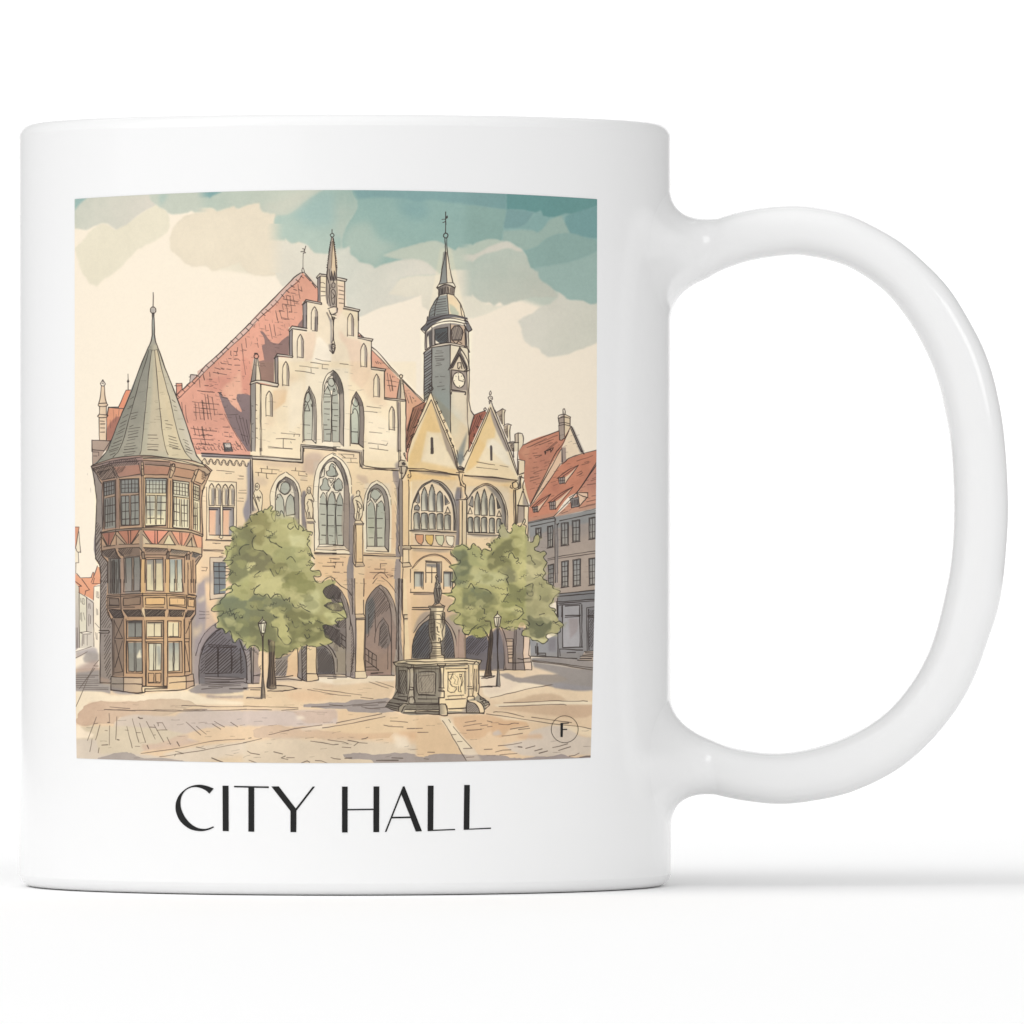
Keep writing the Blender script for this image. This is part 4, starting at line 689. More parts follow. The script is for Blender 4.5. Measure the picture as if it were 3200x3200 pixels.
# clock tower first, gables in front of it
t(2, 1)
F('85868A', '1312 520 1420 450 1420 1100 1310 1230 1305 800', to='7D8284', ang=90); F('929390', '1420 440 1685 390 1685 1100 1690 1700 1700 1932 1560 1932 1420 1250', to='8A908C', ang=90); F('E6DAC1', PT(2, 1, '1690 395 1932 440', 3, 1, '60 510 75 760 95 1350 140 1410 80 1650 60 1932', 3, 2, '-40 200', 2, 2, '1690 200', 2, 1, '1690 1400'), to='DCCDB4', ang=90)
F('929899', PT(2, 1, '1932 1640 1860 1800 1800 1932', 2, 2, '1780 200 1840 270', 3, 1, '0 1932 50 1640'), soft=2); F('D8C6AC', PT(3, 1, '20 800 60 800 75 1300 60 1500 20 1500'), soft=2, a=.7); F('C9D0C8', '1700 1300 1850 1400 1760 1750 1700 1700', soft=10, a=.5)
F('8F9E9B', '1440 1050 1680 1050 1690 1400 1500 1300', soft=12, a=.5)
H('1312 560 1420 460 1420 1100 1310 1200', -35, 34, 2.6, .9); L('1310 510 1305 1120 1315 1230;1420 450 1420 1050;1685 400 1685 720;1685 760 1690 1932', w=3); L('1300 530 1325 500 1410 440', w=3.2)
F('938B88', PT(2, 1, '1440 150 1680 90 1880 120 1932 140 1932 430 1690 380 1420 430 1330 470 1320 230 1420 170')); F('C4AA92', '1690 110 1890 130 1900 420 1690 390'); F('A29A95', '1420 170 1460 160 1460 410 1420 420')
F('55595D', '1462 190 1500 170 1645 150 1650 370 1540 385 1470 330'); F('E9DFCB', '1475 340 1540 385 1480 395'); F('E9DFCB', '1345 320 1370 260 1385 430 1350 450'); F('5E5A5B', '1350 240 1415 190 1420 430 1385 430 1375 260 1345 310')
F('6A605D', '1710 330 1705 190 1740 130 1810 125 1860 180 1870 230 1845 340', sm=False); H('1715 320 1710 190 1745 140 1810 135 1855 190 1840 320', -75, 20, 2, .6, 'C9B8A4'); O('1708 335 1705 190 1740 132 1810 125 1862 185 1865 240 1840 335', w=3); H('1480 240 1650 200 1650 360 1500 340', -40, 22, 2, .7)
L('1462 390 1462 180 1650 150 1655 370 1462 395;1420 150 1425 440;1325 230 1325 480;1350 250 1345 440;1900 140 1905 400;1690 100 1690 380;1720 345 1770 390 1800 350 1850 380', w=2.8); F('CFC2B0', '1410 420 1690 375 1932 430 1932 450 1690 400 1415 440'); L('1330 475 1420 420 1690 372 1932 430;1420 440 1690 400 1932 450', w=2.8)
L('1485 490 1565 490;1470 525 1590 515;1465 570 1580 560;1470 605 1600 605;1480 630 1590 620;1490 665 1550 665;1485 700 1560 685;1470 860 1510 860;1540 855 1610 860;1530 940 1560 940;1500 1000 1600 990;1570 1040 1615 1035;1560 1050 1600 1040', w=2, a=.6)
# clock housing
F('D9C8AE', '1700 740 1820 540 1932 720 1932 790 1700 760'); F('A3958D', '1705 765 1932 790 1932 1060 1705 1045'); F('F2E6CC', '1722 910 1740 830 1800 795 1860 820 1895 900 1880 980 1820 1020 1760 990', sm=True); O('1722 910 1740 830 1800 795 1860 820 1895 900 1880 980 1820 1020 1760 990', w=3.2, sm=True); L('1805 850 1808 910 1870 928', w=3); L('1800 812 1800 822;1880 900 1872 905;1815 1000 1818 990;1740 920 1748 918;1765 850 1770 856;1850 850 1846 856', w=2)
F('6B625F', '1655 760 1820 450 1850 480 1720 740'); F('6B625F', PT(2, 1, '1820 540 1835 500 1932 690', 3, 1, '60 775 20 785', 2, 1, '1915 770')); F('EADCC2', PT(2, 1, '1828 450 1840 450 1932 600', 3, 1, '0 600 75 765 50 765', 2, 1, '1932 640')); L('1655 765 1820 445;1690 740 1815 520;1720 735 1815 550 1890 740;1700 760 1705 1045 1905 1075;1715 760 1930 790', w=3); L(PT(2, 1, '1820 430 1932 620', 3, 1, '75 770 0 790'), w=3); L(PT(2, 1, '1820 540 1932 740', 3, 1, '0 780'), w=3); L('1795 660 1790 730 1810 750 1825 720;1790 660 1840 655 1850 740', w=3); F('8d8078', '1700 1045 1905 1072 1900 1095 1705 1075'); L('1700 1050 1905 1075 1905 1110 1890 1120;1705 1080 1700 1110', w=3)
L(PT(3, 1, '0 860 12 900 0 960'), w=2.6); L(PT(3, 1, '60 510 75 760 95 1350 140 1410'), w=3); L(PT(3, 1, '20 700 40 900 50 1500 65 1700'), w=2.2); L(PT(3, 1, '0 1070 22 1080 18 1120'), w=2.4)
# belfry roof and onion dome
t(2, 0)
F('82888A', '1360 1932 1400 1800 1480 1620 1530 1590 1640 1570 1670 1900 1440 1932', to='8F9593', ang=0); F('E4D2B2', '1640 1560 1740 1580 1820 1680 1880 1850 1900 1932 1680 1890 1665 1800'); F('B9BEA9', '1670 1700 1720 1710 1790 1800 1810 1870 1700 1880', soft=1, amp=1); F('EACFA6', '1650 1580 1730 1590 1800 1700 1780 1760 1670 1700', soft=3, a=.7)
F('6F6A69', '1490 1465 1600 1415 1640 1410 1760 1460 1740 1490 1740 1570 1640 1550 1520 1580 1520 1490', to='9D8F83', ang=0); F('C3B29C', '1640 1440 1690 1450 1700 1540 1640 1540', a=.7); F('7A7E7F', '1600 950 1625 930 1640 1400 1530 1420 1550 1300', to='8B8F8E', ang=90); F('E2D5BD', '1625 930 1640 960 1720 1390 1640 1400')
L('1618 380 1620 685;1608 760 1615 920 1570 1200 1530 1400 1490 1465 1515 1490 1520 1580;1635 760 1640 920 1680 1180 1725 1390 1760 1450 1750 1480 1738 1570;1622 960 1640 1400', w=2.8); O('1588 720 1602 690 1622 682 1645 695 1652 720 1640 745 1620 752 1600 745', w=3.2, sm=True); L('1618 380 1620 560', w=3.4); O('1625 450 1640 440 1645 460 1628 470', w=3); L('1565 487 1615 482;1580 530 1618 515', w=2)
L('1530 1420 1640 1400 1725 1395;1500 1470 1600 1425 1660 1430 1750 1470;1520 1580 1640 1552 1740 1575', w=3); H('1525 1480 1640 1450 1740 1480 1735 1560 1640 1545 1525 1570', 85, 22, 2.2, .8); F('3F3B3B', '1560 1480 1575 1480 1580 1560 1560 1560', soft=0, a=.7)
L('1530 1585 1500 1620 1400 1780 1370 1932;1520 1590 1470 1720 1450 1932;1640 1555 1655 1750 1670 1890;1740 1578 1820 1680 1880 1830 1905 1932;1830 1720 1850 1860 1900 1932', w=2.8); H('1490 1630 1630 1610 1660 1890 1470 1900', -8, 34, 1.9, .7); H('1400 1820 1480 1640 1460 1880 1390 1910', -30, 36, 2, .6); L('1590 960 1560 1200 1550 1380', w=1.5, a=.6)
t(2, 1)
F('66656A', PT(2, 1, '1365 20 1380 0 1680 -40 1932 10', 3, 1, '40 50 110 180 60 220 0 60', 2, 1, '1932 40 1690 10 1440 110 1330 220 1260 175 1340 100'), to='77757A', ang=0); L(PT(2, 1, '1360 0 1340 90 1260 175 1315 235 1430 120 1680 60 1932 100'), w=3); L('1360 60 1440 30 1690 -30 1932 30;1350 120 1430 70 1690 20 1932 70', w=2.6); L(PT(3, 1, '0 50 45 60 112 182 60 220 0 110'), w=3.2); L(PT(3, 1, '0 120 40 200'), w=2.4); L(PT(3, 1, '20 230 40 420 60 500'), w=2.4); L(PT(3, 1, '60 220 70 470 76 510 40 450 0 430'), w=2.8); L(PT(3, 1, '8 180 15 420'), w=2.2)
# gable roofs (dark red) behind each gable, then the gables
F('AC7460', '1050 1640 1090 1500 1150 1310 1310 1220 1340 1240 1240 1460 1060 1880', to='96604F', ang=120); H('1060 1800 1160 1320 1320 1250 1200 1500', -68, 26, 1.8, .75); L('1310 1220 1150 1310 1110 1500 1060 1760;1150 1310 1070 1640', w=2.6)
O('1265 1340 1290 1330 1300 1355 1275 1360', w=2.4); L('1220 1480 1240 1500 1210 1530;1160 1590 1240 1540;1110 1720 1140 1700 1160 1680;1120 1745 1140 1720', w=3); O('1070 1850 1095 1830 1100 1860 1075 1880', w=2.4)
F('A66B58', PT(3, 1, '140 1415 290 1350 320 1370 200 1620 60 1932 70 1650'), to='9A5F50', ang=90); t(3, 1); H('80 1700 150 1430 290 1370 180 1600', -68, 26, 1.8, .75); L('95 1350 140 1412 300 1345;140 1412 80 1620 60 1932', w=2.8); O('280 1325 300 1305 320 1330 300 1355', w=2.6); L('220 1410 240 1470 270 1470;175 1570 210 1580 190 1600;140 1680 150 1710 130 1720;90 1800 110 1820', w=2.8)
t(2, 1)
F('EFDFC0', PT(2, 1, '1405 1090 1430 1130 1780 1932', 2, 2, '1800 260 1780 300 1060 290 1070 180', 2, 1, '1090 1932 1380 1150')); F('EBCB92', PT(2, 1, '1410 1200 1520 1500 1560 1660 1440 1660 1350 1640 1290 1932', 2, 2, '1260 200 1080 280 1080 180', 2, 1, '1160 1850'), soft=2, a=.9); F('F2E5CB', PT(2, 1, '1390 1680 1500 1700 1560 1800', 2, 2, '1740 250 1600 250 1270 190', 2, 1, '1330 1932'), soft=2, amp=.6)
F('A3968C', PT(2, 1, '1412 1185 1470 1330 1690 1850 1740 1932', 2, 2, '1790 280 1770 290 1650 50', 2, 1, '1640 1932'), soft=1, a=.9)
L(PT(2, 1, '1390 1100 1360 1180 1100 1800 1050 1932', 2, 2, '1060 60'), w=2.6); L(PT(2, 1, '1410 1190 1370 1280 1080 1932', 2, 2, '1070 190'), w=2.6); L(PT(2, 1, '1412 1090 1450 1200 1700 1800 1750 1932', 2, 2, '1790 270'), w=3); L(PT(2, 1, '1412 1190 1640 1740 1720 1932', 2, 2, '1780 290'), w=2.4); F('5A5250', '1402 1740 1420 1725 1440 1740 1445 1932 1405 1932')
O('1378 1030 1385 1005 1410 1000 1435 1015 1435 1045 1410 1060 1385 1050', w=2.8, sm=True); L('1380 970 1410 985;1370 1085 1390 1100 1420 1080', w=2.8)
for x, y in ((1480, 1235), (1540, 1370), (1590, 1500), (1630, 1640), (1680, 1760), (1715, 1860)):
    L(f'{x-10} {y-5} {x+10} {y-20} {x+20} {y+5} {x} {y+20}', w=2.4, sm=True)
t(2, 2); F('5A5250', '1408 -10 1440 -10 1440 75 1410 75'); L('1408 0 1410 80 1440 80 1442 0', w=2.4)
F('EACD9A', '1270 190 1420 220 1640 270 1780 310 1780 370 1090 310 1150 150', soft=4, a=.8); L('1070 292 1300 300 1640 350', w=2.6); L('1100 322 1400 338 1800 385', w=5); F('877c76', '1200 340 1640 370 1700 410 1300 365', soft=2, a=.7); L('1110 340 1120 400 1105 430 1080 425 1075 390 1090 380', w=2.5)
t(3, 1)
F('EFDDBB', PT(3, 1, '378 1240 400 1290 660 1932', 3, 2, '770 390 740 450 20 380 0 330', 3, 1, '100 1932 340 1330')); F('EBCB93', PT(3, 1, '378 1330 450 1500 440 1740 330 1760 280 1932', 3, 2, '180 230 20 350 60 200', 3, 1, '240 1600'), soft=2, a=.9); F('A3968C', '378 1320 430 1400 660 1932 600 1932 380 1400', soft=1, a=.9); F('F3E7CF', PT(3, 1, '400 1750 480 1800 600 1932', 3, 2, '680 250 200 180 300 0'), soft=3, a=.8)
L(PT(3, 1, '350 1310 330 1370 80 1932'), w=2.6); L(PT(3, 1, '378 1300 350 1380 110 1932', 3, 2, '0 300'), w=2.6); L(PT(3, 1, '400 1250 420 1310 670 1932', 3, 2, '780 400'), w=3.2); L(PT(3, 1, '378 1300 640 1932', 3, 2, '765 395'), w=2.6); F('5A5250', PT(3, 1, '370 1860 385 1840 400 1860 405 1932', 3, 2, '405 180 375 180 370 0'))
O('378 1062 388 1085 385 1120 365 1125 365 1085', w=2.2); O('345 1160 370 1140 400 1150 405 1180 380 1200 355 1185', w=2.6, sm=True); L('370 1165 395 1170;360 1250 358 1210 378 1200 395 1215 400 1260;378 1205 370 1240', w=2.4)
# stepped party wall right of the second gable
F('B7A58F', '460 1380 550 1325 540 1540 500 1450'); F('EAD9BA', '545 1330 590 1345 580 1560 545 1560'); F('B7A58F', '565 1570 640 1545 620 1740 570 1640'); F('EAD9BA', '625 1560 665 1560 660 1800 625 1780'); F('EADABC', '720 1700 780 1670 845 1700 845 1840 780 1932 720 1932'); F('CDBBA3', '730 1690 775 1670 775 1800 730 1800'); F('B7A58F', '640 1810 700 1810 710 1932 680 1932')
L('440 1340 460 1375 550 1322 592 1340 580 1370 580 1550;545 1330 545 1540;565 1565 605 1540 675 1550 660 1590 660 1800;620 1560 620 1740;635 1810 780 1805;640 1800 700 1790 735 1800;730 1800 728 1690 775 1668 830 1680 845 1710 845 1830 790 1932;775 1670 775 1932;712 1810 712 1932', w=2.6); H('490 1440 540 1380 545 1560', 0, 16, 1.8, .7); H('570 1620 620 1600 625 1740', 0, 16, 1.8, .7); H('650 1830 705 1820 700 1932 690 1932', -50, 16, 1.8, .7)
t(3, 2)
F('F1DDBA', '700 460 770 400 780 180 870 180 870 350 830 420 840 560 925 820 925 1080 760 1080 740 480'); L('700 0 712 130;775 0 765 160 770 380;765 160 872 180 868 350 790 380;780 185 780 380;830 370 868 355 860 430;790 400 830 420 870 440 840 560 855 600', w=2.8)
F('8d8580', '770 420 800 400 815 560 780 580', soft=1, a=.8); L('800 410 815 570 740 600 745 1090;780 580 820 400', w=3); O('700 500 740 480 770 510 770 560 730 580 700 560', w=2.6, sm=True); L('740 480 690 500 700 560;670 530 660 560 690 580;840 620 780 800 770 825 920 830;850 620 920 820 915 1300;840 560 850 640', w=2.8); F('B0A093', '765 830 860 830 860 1060 770 1080'); F('A99C90', '850 630 920 830 840 815', soft=1); L('860 850 860 1010;770 830 765 1080;710 600 715 1080;730 600 735 1080', w=2.6); L('765 825 915 835', w=4)
# mullioned arched windows of the wing
t(2, 2)
F('9A908A', '1120 1170 1130 900 1180 700 1280 530 1430 450 1560 490 1690 620 1760 800 1780 1010 1780 1190 1120 1180', a=.9); F('F0D3AA', '1130 1165 1140 900 1190 700 1290 560 1420 490 1560 560 1660 700 1720 900 1725 1190 1130 1165')
def panes(items, gl='98998F'):
    for x0, x1, yb, ys, yt, k in items:
        a_ = arch(x0, x1, yb, ys, yt, k); F(gl, a_, to='DCD2B4', ang=80); xm = x1-(x1-x0)*.34
        F('5E5B5C', f'{xm} {yt+(ys-yt)*.5} {x1-2} {ys} {x1-2} {yb-8} {xm+6} {yb-8} {xm-8} {ys+20}', soft=1, a=.8); L(a_, w=2.6); L(f'{x0} {yb} {x1} {yb}', w=2.6)
panes([(1270, 1358, 900, 700, 560, .6), (1378, 1468, 908, 690, 520, .6), (1492, 1578, 918, 690, 620, .5)])
panes([(1165, 1245, 1165, 950, 925, .3), (1268, 1358, 1165, 955, 930, .3), (1380, 1470, 1165, 960, 935, .3), (1495, 1580, 1170, 965, 940, .3), (1605, 1688, 1175, 980, 955, .3)])
F('8f8985', '1170 890 1170 840 1215 810 1245 850 1240 890', sm=True); O('1168 885 1175 835 1215 810 1245 850 1235 892', w=2.6); O('1615 930 1645 845 1685 930', w=2.6); F('8f8985', '1200 770 1225 640 1245 700 1240 790'); O('1185 770 1230 630 1245 700 1240 790 1215 790', w=2.4); F('6b6665', '1610 690 1660 780 1610 815'); O('1605 680 1675 790 1610 815', w=2.4)
L('1125 1165 1130 900 1180 700 1280 540 1430 452 1560 490 1690 620 1760 800 1780 1010 1780 1190', w=2.6); L('1165 785 1210 660 1300 545 1430 470 1540 510 1660 640 1730 820 1755 1000 1755 1185', w=2.6); L('1530 520 1640 640 1720 820 1740 1000 1740 1180', w=4, a=.7); L('1160 905 1240 905;1600 935 1690 935', w=1.8)
L('1105 1185 1780 1215', w=4.2); F('8c817c', '1120 1200 1780 1225 1780 1245 1130 1215', soft=1, a=.7)
for (x, c_) in ((1183, 'E39A6B'), (1328, 'EBBC5E'), (1476, 'D3CFA2'), (1622, 'F0E2C2')):
    o = (x-1183)*.05; q = f'{x} {1240+o} {x+116} {1242+o} {x+112} {1340+o} {x+90} {1388+o} {x+40} {1365+o} {x+8} {1310+o}'; F(c_, q); O(q, w=2.3)
L('1115 1398 1300 1400 1720 1425;1130 1440 1750 1465;1735 1410 1755 1465', w=2.6); F('93867f', '1140 1445 1700 1470 1640 1490 1150 1475', soft=2, a=.7)
L('960 30 975 150;945 30 950 200;970 120 970 170', w=2.6); F('A59A94', '890 230 950 180 960 320 900 300', soft=2); F('C9B9A3', '945 185 980 170 1040 190 1070 260 1060 330 1000 440 960 440 960 300'); F('4f4845', '985 210 1020 195 1050 230 1030 250 990 240'); L('945 190 980 172 1040 185;945 190 945 270 1000 260 1065 268 1070 300 1000 440;960 290 965 360 1000 360;980 270 990 440;1060 270 1030 400 1000 440', w=2.8); L('1040 150 1030 70 1015 90 1045 140 1050 160', w=2.4, sm=True)
L('965 440 950 500 950 900 955 1400;985 440 1000 480 1000 1400;1085 460 1092 560 1088 900 1090 1400;945 1400 940 1450 970 1560 960 1620 1000 1660', w=3); F('7F7675', '955 450 995 440 1000 1000 1000 1560 960 1560 950 900', a=.8); F('EDD1A4', '1005 470 1085 470 1085 1400 1005 1400', a=.8, to='E9C99E', ang=90)
F('DFC9A8', '1005 1405 1110 1405 1130 1440 1110 1460 1005 1460'); L('1005 1405 1105 1403 1128 1440 1110 1460 1005 1450;1005 1435 1120 1435', w=2.6); F('EBD1AB', '1005 1462 1092 1462 1100 1640 1005 1640'); L('1005 1460 1005 1640;1090 1462 1095 1640', w=2.4); F('D9C09F', '1000 1645 1100 1645 1130 1700 1000 1710'); L('995 1648 1100 1645 1130 1700 1000 1712 1000 1650', w=2.6); L('1115 1740 1112 1932;1005 1730 1000 1932', w=2.4)
L('1135 1730 1200 1640 1300 1560 1430 1525 1560 1545 1680 1640 1710 1690', w=2.4); L('1150 1720 1300 1575 1430 1545 1560 1560 1700 1680', w=1.8)
F('A9ABA6', '1330 1620 1560 1630 1560 1932 1335 1932', a=.3); F('EBD0AB', '1345 1700 1490 1700 1490 1932 1345 1932'); F('8b8582', '1345 1660 1490 1665 1490 1720 1345 1700', soft=1); F('6f696a', '1490 1660 1540 1660 1550 1932 1500 1932', soft=1); L('1330 1620 1562 1635 1558 1932;1335 1620 1335 1932;1345 1640 1545 1650;1490 1660 1500 1932;1420 1700 1420 1932;1345 1790 1490 1790', w=2.6)
for x0, x1 in ((1170, 1300), (1592, 1720)):
    F('B9B9B0', f'{x0} 1780 {x1} 1780 {x1} 1990 {x0} 1990'); F('5a5758', f'{x0} 1775 {x1} 1780 {x1} 1810 {x0} 1805', soft=1); F('6f6b6b', f'{x1-50} 1800 {x1-20} 1800 {x1-20} 1980 {x1-50} 1980', soft=2); L(f'{x0} 1775 {x1} 1780 {x1-5} 2025;{x0} 1780 {x0} 2020;{x1-30} 1790 {x1-30} 2010', w=2.6)
F('CDB394', '1720 1280 1790 1280 1790 1400 1730 1400', a=.5); L('1815 760 1810 1400;1800 1200 1800 1420', w=2.6); F('8c8384', '1780 560 1830 560 1835 720 1810 740 1810 1410 1760 1410 1780 1100 1780 900 1750 720', soft=1); F('E0CAA8', '1850 740 1915 740 1915 1410 1830 1410'); F('8E857F', '1850 550 1870 720 1810 730', soft=1, a=.6); L('1800 400 1850 540 1895 560 1900 650 1932 720;1860 380 1850 460 1880 520;1810 340 1830 540;1770 350 1880 350;1770 745 1925 740;1840 560 1835 720;1860 760 1855 1380', w=2.8); F('4f4845', '1800 280 1870 280 1870 320 1800 310', sm=True); O('1785 290 1830 262 1880 290 1870 330 1810 330', w=2.8, sm=True); L('1780 30 1800 130 1780 240;1760 120 1790 160;1860 120 1880 170;1880 130 1932 30', w=2.4); F('7f878c', '1770 90 1870 90 1890 160 1830 240 1790 200', soft=1, a=.7)
t(3, 2)
L('0 510 20 530 20 650 45 700 0 740', w=2.8); F('A79A8F', '40 1220 50 1000 50 780 120 620 220 550 320 520 430 560 530 680 590 820 600 950 600 1200', a=.6); F('F0D3AA', '48 1215 50 900 60 800 130 640 220 570 300 545 400 600 500 720 545 900 550 1215'); F('8f8682', '320 540 430 590 530 720 580 880 590 1160 540 1100 530 900 490 760 400 640', soft=2)
panes([(150, 228, 960, 780, 625, .6), (247, 330, 965, 770, 590, .6), (360, 435, 972, 780, 650, .6)]); panes([(55, 125, 1205, 1020, 990, .3), (148, 222, 1208, 1010, 985, .3), (248, 325, 1210, 1020, 990, .3), (362, 435, 1215, 1030, 1005, .3), (468, 525, 1215, 1040, 1010, .3)])
O('55 945 85 855 120 945', w=2.6); O('470 980 500 900 535 985', w=2.6); F('8f8985', '68 830 100 690 125 700 122 850'); O('65 820 115 690 125 720 125 850', w=2.2); F('5e5958', '470 730 520 860 480 870'); O('465 720 520 860 478 870', w=2.4)
L('45 740 130 610 220 540 320 510 420 545 530 660 600 820 625 980 622 1170', w=2.6); L('60 720 140 620 230 560 320 530 420 570 510 670 575 820 600 960 602 1150', w=2.4); L('410 560 500 660 560 800 585 960 585 1120', w=4, a=.6); L('35 740 30 1400;40 730 42 1200', w=2.6); L('55 1215 440 1225;50 1240 480 1250', w=3); F('857a76', '60 1240 480 1255 460 1275 150 1270', soft=1, a=.7); F('EDD3AE', '45 1280 480 1290 520 1350 200 1470 45 1400', soft=2, a=.6)
L('0 395 400 420 760 465', w=5); F('8a7f79', '10 400 400 430 740 470 700 485 200 440', soft=2, a=.7); L('20 395 120 410', w=2); L('185 200 435 240;510 250 630 268;180 275 330 290 480 308', w=2, a=.7); F('E9C794', '540 520 640 520 640 580 600 595', soft=2, a=.7)
# ground floor of the wing: arches
t(2, 3)
F('E5C39C', '1115 200 1450 200 1640 250 1740 300 1650 400 1840 480 1750 560 1900 700 1900 1140 1140 1140', to='CBAE94', ang=0); F('A4968C', '1150 760 1200 600 1280 490 1390 450 1600 560 1740 500 1850 480 1760 620 1900 720 1900 1140 1750 1140 1600 640', soft=2, a=.8); F('5D5E64', '1140 1140 1140 960 1170 820 1240 690 1390 560 1600 600 1680 720 1730 900 1750 1130', to='6B696D', ang=0); H('1140 1130 1150 920 1200 780 1390 600 1400 1130', -55, 28, 2.4, .9); H('1590 640 1680 760 1730 940 1740 1120 1590 1120', -55, 28, 2.4, .85)
L('1130 1140 1150 900 1200 760 1290 640 1390 570;1600 600 1680 720 1730 900 1745 1120;1160 770 1230 650 1380 510;1610 580 1700 690 1760 830 1780 960;1810 730 1800 1140;1890 790 1900 1140', w=2.8)
F('B09386', '1750 1000 1810 740 1890 800 1900 1140 1760 1140', soft=3, a=.8)
L('1115 185 1450 190;1160 212 1460 208;1560 200 1700 200', w=3); L('1145 405 1390 405;1140 432 1390 436', w=3.2); F('8c7f78', '1170 205 1450 200 1450 222 1180 220', soft=1, a=.6); L('1115 140 1115 190', w=2)
t(3, 3)
F('64616A', '20 1130 0 900 40 830 120 800 260 840 330 820 420 1300 215 1300 210 1200', to='77707A', ang=40); H('30 1060 40 840 330 830 330 960 200 1110', -50, 26, 2.2, .75); F('77727A', '400 760 470 690 540 740 600 900 610 1130 600 1300 380 1300', soft=2); F('AB968C', '560 710 850 690 860 1300 570 1300 600 1100', to='8E8486', ang=20); F('8f8a8c', '720 690 850 700 850 1000 740 1200', soft=6, a=.5); F('EBCDB4', '855 815 945 830 945 1110 972 1290 870 1300 850 1130'); F('CDB8A6', '860 1140 945 1130 960 1190 865 1190'); L('855 820 850 1135 870 1300 972 1298 965 1200 945 1110 925 1090 945 830;850 1140 945 1130;865 1192 960 1190', w=2.6); F('CBB19C', '605 860 690 860 690 1200 640 1200 625 1000'); L('600 855 700 855;605 885 690 890;610 960 695 958;620 1000 695 1000;625 1045 690 1045;630 1080 690 1078;635 1130 690 1130;630 1200 850 1195;720 690 715 1300;745 690 735 1300;705 860 695 1290;770 1140 850 1150;570 1300 870 1305', w=2.5); L('500 700 560 830 590 1000 595 1290;535 690 590 830 620 1000 635 1200;560 860 580 1100 570 1300', w=3.2); F('A4918D', '480 700 550 740 600 900 630 1190 590 1290 570 1000 530 820', soft=1, a=.8)
# ---- street fronts on the right
t(3, 2)
F('C3866D', PT(3, 1, '850 1840 1360 1640 1380 1760 1500 1590 1540 1580', 3, 2, '1400 0 950 830 860 440 880 180 790 160 780 60'), var=.07, to='C88C72', ang=90)
F('B57A65', '1100 0 1330 -100 1250 120 1150 300 1060 250', soft=6, a=.5); F('D19A7C', '790 60 960 -60 900 250 880 160', soft=4, a=.7)
F('F0DABB', PT(3, 1, '1510 1600 1545 1575 1700 1932', 3, 2, '1720 90 1500 160 1420 220 1380 230', 3, 1, '1420 1880')); F('8E8781', PT(3, 1, '1530 1600 1560 1580 1720 1932', 3, 2, '1700 80 1660 60'), soft=1, a=.8); F('A79589', '1400 -10 1460 -10 1465 210 1420 220 1380 200')
F('E5C3A4', '1390 10 1380 230 1000 800 940 840 1180 350'); F('C8866B', '1500 155 1905 30 1905 200 1640 620 1500 700 1290 990 920 1060 930 850 1000 790 1400 225', var=.07, to='CB8B70', ang=90)
F('B07562', '1280 480 1380 520 1330 640 1230 620', soft=8, a=.7); F('C98F78', '1640 630 1905 205 1905 860 1290 995 1500 800', var=.06, to='D39A7E', ang=90); F('BB8270', '1720 440 1905 260 1905 600 1760 600', soft=8, a=.6)
L(PT(3, 1, '850 1840 1365 1635'), w=2.6); L(PT(3, 1, '1500 1640 1400 1850 1330 1932', 3, 2, '1180 350 940 830'), w=2.6); L('1390 20 1180 400 960 800;1380 230 1200 500 950 840;1400 225 1420 220 1500 150 1905 25;1410 200 1400 0', w=2.5); L(PT(3, 1, '1540 1575 1700 1932', 3, 2, '1720 85'), w=3.4); L(PT(3, 1, '1530 1610 1680 1932', 3, 2, '1690 60'), w=3)
L('1905 200 1640 610 1280 990 1300 995 1905 865;1905 235 1620 640;930 1065 1280 985;920 1090 1300 1005 1905 895', w=2.8)
for s in ('985 75 1045 70;1000 110 1115 100;1020 140 1080 120;1000 360 1115 315;950 435 1070 400;945 475 1090 430;990 500 1030 495;1620 185 1850 110;1730 205 1790 190;1690 240 1790 210;1620 360 1690 330;1615 400 1690 370;1640 390 1700 350;1840 440 1890 420;1820 470 1890 450;1770 530 1890 510;1870 370 1900 365;1830 690 1890 680;1760 770 1890 740;1750 825 1890 800;1650 860 1880 810;1370 940 1450 880;1400 940 1490 910;1550 380 1640 240;1400 370 1560 280;1080 120 1110 105',):
    L(s, w=1.9, a=.65)
t(3, 1); L('900 1880 1340 1700;950 1860 1180 1750;1080 1840 1230 1780;1200 1790 1280 1760;1010 1860 1090 1830;1160 1932 1330 1790;1190 1932 1340 1800', w=1.8, a=.65)
F('A9988A', '1355 1450 1435 1400 1435 1560 1440 1740 1375 1775 1365 1600'); F('E0CBAA', '1435 1405 1525 1440 1520 1570 1445 1720'); L('1420 1400 1420 1330 1435 1320 1448 1335 1448 1400;1350 1455 1355 1420 1430 1400 1525 1440 1520 1460 1440 1438 1350 1458;1355 1460 1360 1570 1370 1770 1400 1775 1440 1740 1530 1580;1435 1405 1440 1720;1520 1460 1522 1570;1365 1530 1435 1515 1520 1540;1360 1565 1435 1545 1520 1570', w=2.6)
t(3, 2)
L('1150 50 1280 -10;1165 85 1170 40 1240 20 1245 60 1280 0;1155 50 1165 85', w=2.6)
